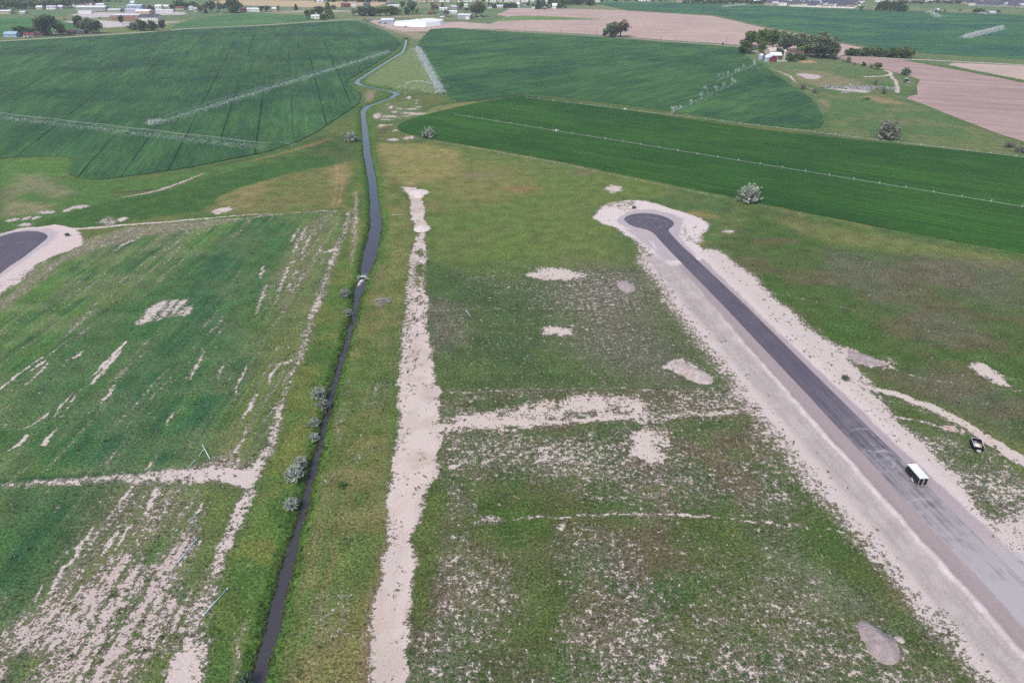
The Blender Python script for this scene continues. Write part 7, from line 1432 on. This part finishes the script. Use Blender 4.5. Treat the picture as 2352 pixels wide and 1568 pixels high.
town_row(22, lambda i: 2020 + i * 15.5 + j_(4), lambda i: 4.4 + i * .12 + j_(.5), DK, 'the back row at far right', 'back row at the far right')
town_row(28, lambda i: 962 + i * 9.4 + j_(2), lambda i: 4.6 + j_(.8), MX, 'the town row at top', 'town row at top centre')
town_row(26, lambda i: 950 + i * 11 + j_(3), lambda i: 2.0 + j_(.8), MX, 'the rear town row at top', 'rear town row at top centre')
town_row(14, lambda i: 1560 + i * 15 + j_(5), lambda i: 5.2 + j_(1.0), MX, 'the far treeline', 'houses among the far treeline')
town_row(12, lambda i: 10 + i * 20 + j_(6), lambda i: 16.0 - i * .2 + j_(1.5), MX, 'the wooded village', 'houses in the wooded village')
for k_ in range(len(PH)):
    if k_ not in USEDH: bpy.data.objects.remove(PH[k_])
P0, P1 = np.array(at(1815, 15.0)), np.array(at(1962, 20.0)); r = empty('vinyl_fence', (P0[0], P0[1], 0), math.atan2(*(P1 - P0)[::-1])); tag(r, 'long white vinyl fence along the front of the subdivision', 'fence'); Lf = np.linalg.norm(P1 - P0)
MB().box((Lf / 2, 0, 1.0), (Lf, .12, 1.9)).build('panel', M_WHITE, r); pm = MB().box((0, 0, 1.05), (.25, .25, 2.1)).mesh('post', M_WHITE)
for q in range(40): link('post', pm, r, (Lf * q / 39, -.03, 0))
# ------------------------------------------------------------------ poles along the grey lane, and a few on the gravel road
def pole(x, y, h_, label):
    r = empty('utility_pole', (x, y, 0), R(80)); tag(r, label, 'utility pole', 'utility poles'); MB().tube([(0, 0, -.2), (0, 0, h_)], [.22, .15], 7).build('pole', M_POLE, r); MB().box((0, 0, h_ - .7), (2.6, .16, .18)).build('crossarm', M_POLE, r)
for i, (bx, by, tp) in enumerate(((120, 285, 240), (447, 300, 226), (777, 320, 262), (1128, 342, 300), (1368, 362, 326), (1500, 365, 316), (1965, 410, 338))):
    p = p3(bx, by); x, y = at(*p); pole(x, y, height(p[0], p[1], p3(0, tp)[1]), f'{ORD[i]} wooden utility pole from the left along the grey lane')
# ------------------------------------------------------------------ parked vehicles far off
def car_proto(mat):
    r = empty('parked_car', (0, 0, -50), 0); MB().box((0, 0, .75), (4.6, 1.8, .75), 0, .94).build('body', mat, r, bevel=.1); MB().box((-.3, 0, 1.38), (2.4, 1.6, .6), 0, .78).build('cabin', M_GLASS, r, bevel=.06)
    for sx_ in (-1, 1):
        for sy in (-1, 1): MB().cyl((sx_ * 1.45, sy * .82, .36), .36, .24, 'y', 14).build('wheel', M_RUB, r)
    return r
PC = [car_proto(M_WHITE), car_proto(plain('car_silver', (.35, .36, .38), .3, .5)), car_proto(plain('car_dark', (.03, .035, .05), .3, .5)), car_proto(plain('car_red', (.22, .03, .03), .3, .5))]
CN = ['white', 'silver', 'dark', 'red']; used_c = set()
for (zf, cx, cy_, k_, rz_, wh) in ((z1, 480, 695, 0, 1.2, 'parked before the maroon-roofed house, left of the pair'), (z1, 545, 692, 0, 1.2, 'parked before the maroon-roofed house, right of the pair'), (z1, 615, 690, 1, .2, 'parked at the right end of the maroon-roofed house'), (z2, 840, 228, 0, .1, 'at the left end of the village car row'), (z2, 900, 226, 0, .2, 'second in the village car row'), (z2, 960, 230, 1, 0, 'third in the village car row'), (z2, 1050, 225, 0, .1, 'fourth in the village car row'), (z2, 1140, 224, 1, .1, 'fifth in the village car row'), (z2, 1240, 222, 0, 0, 'last in the village car row'),
    (z1, 1190, 362, 2, .1, 'at the left of the school yard'), (z1, 1600, 340, 1, 0, 'in the middle of the school yard'), (z1, 1840, 340, 2, 0, 'at the right of the school yard'), (z2, 1640, 225, 0, .3, 'under the twiggy grey tree'), (z2, 1720, 240, 0, .8, 'by the hay field track'), (z4, 25, 442, 2, .1, 'in front of the grey-blue shed, right of two'), (z3, 2280, 435, 2, .1, 'in front of the grey-blue shed, left of two'), (z3, 2000, 372, 3, .2, 'left on the pale yard'), (z3, 2110, 384, 2, .2, 'right on the pale yard'), (z3, 2060, 408, 2, .1, 'low on the pale yard'), (z4, 400, 506, 2, .1, 'below the tarpaulin stack'), (z4, 1770, 338, 0, .1, 'right of the grey barn'), (z3, 1105, 362, 0, 0, 'in the roadside farm clump')):
    o = PC[k_] if k_ not in used_c else copy_tree(PC[k_]); used_c.add(k_); x, y = at(*zf(cx, cy_)); o.location = (x, y, .02); o.rotation_euler = (0, 0, rz_); s = 1.15; o.scale = (s, s, s); tag(o, f'{CN[k_]} car {wh}', 'car', 'parked cars')
# ------------------------------------------------------------------ the swather left in the pasture
qz = zc(2350, 180, 15.68); x, y = at(*qz(1130, 640)); r = empty('swather', (x, y, 0), R(25)); tag(r, 'old harvest machine with white canopy standing in the pasture', 'farm machine')
MB().box((0, 0, 1.5), (2.4, 3.2, 1.2)).build('body', M_DSTEEL, r, bevel=.08); MB().box((.4, 1.2, 2.5), (1.6, 1.6, 1.5)).build('cab', M_GLASS, r); MB().box((.4, 1.2, 3.35), (2.4, 2.4, .2)).build('canopy', M_WHITE, r); MB().box((-.6, -2.6, .7), (4.2, 1.4, .9)).build('header', M_GALV, r)
for sx_ in (-1, 1): MB().cyl((sx_ * 1.5, -.6, .85), .85, .5, 'x', 18).build('wheel', M_RUB, r); MB().cyl((sx_ * 1.2, 1.9, .5), .5, .35, 'x', 16).build('wheel', M_RUB, r)
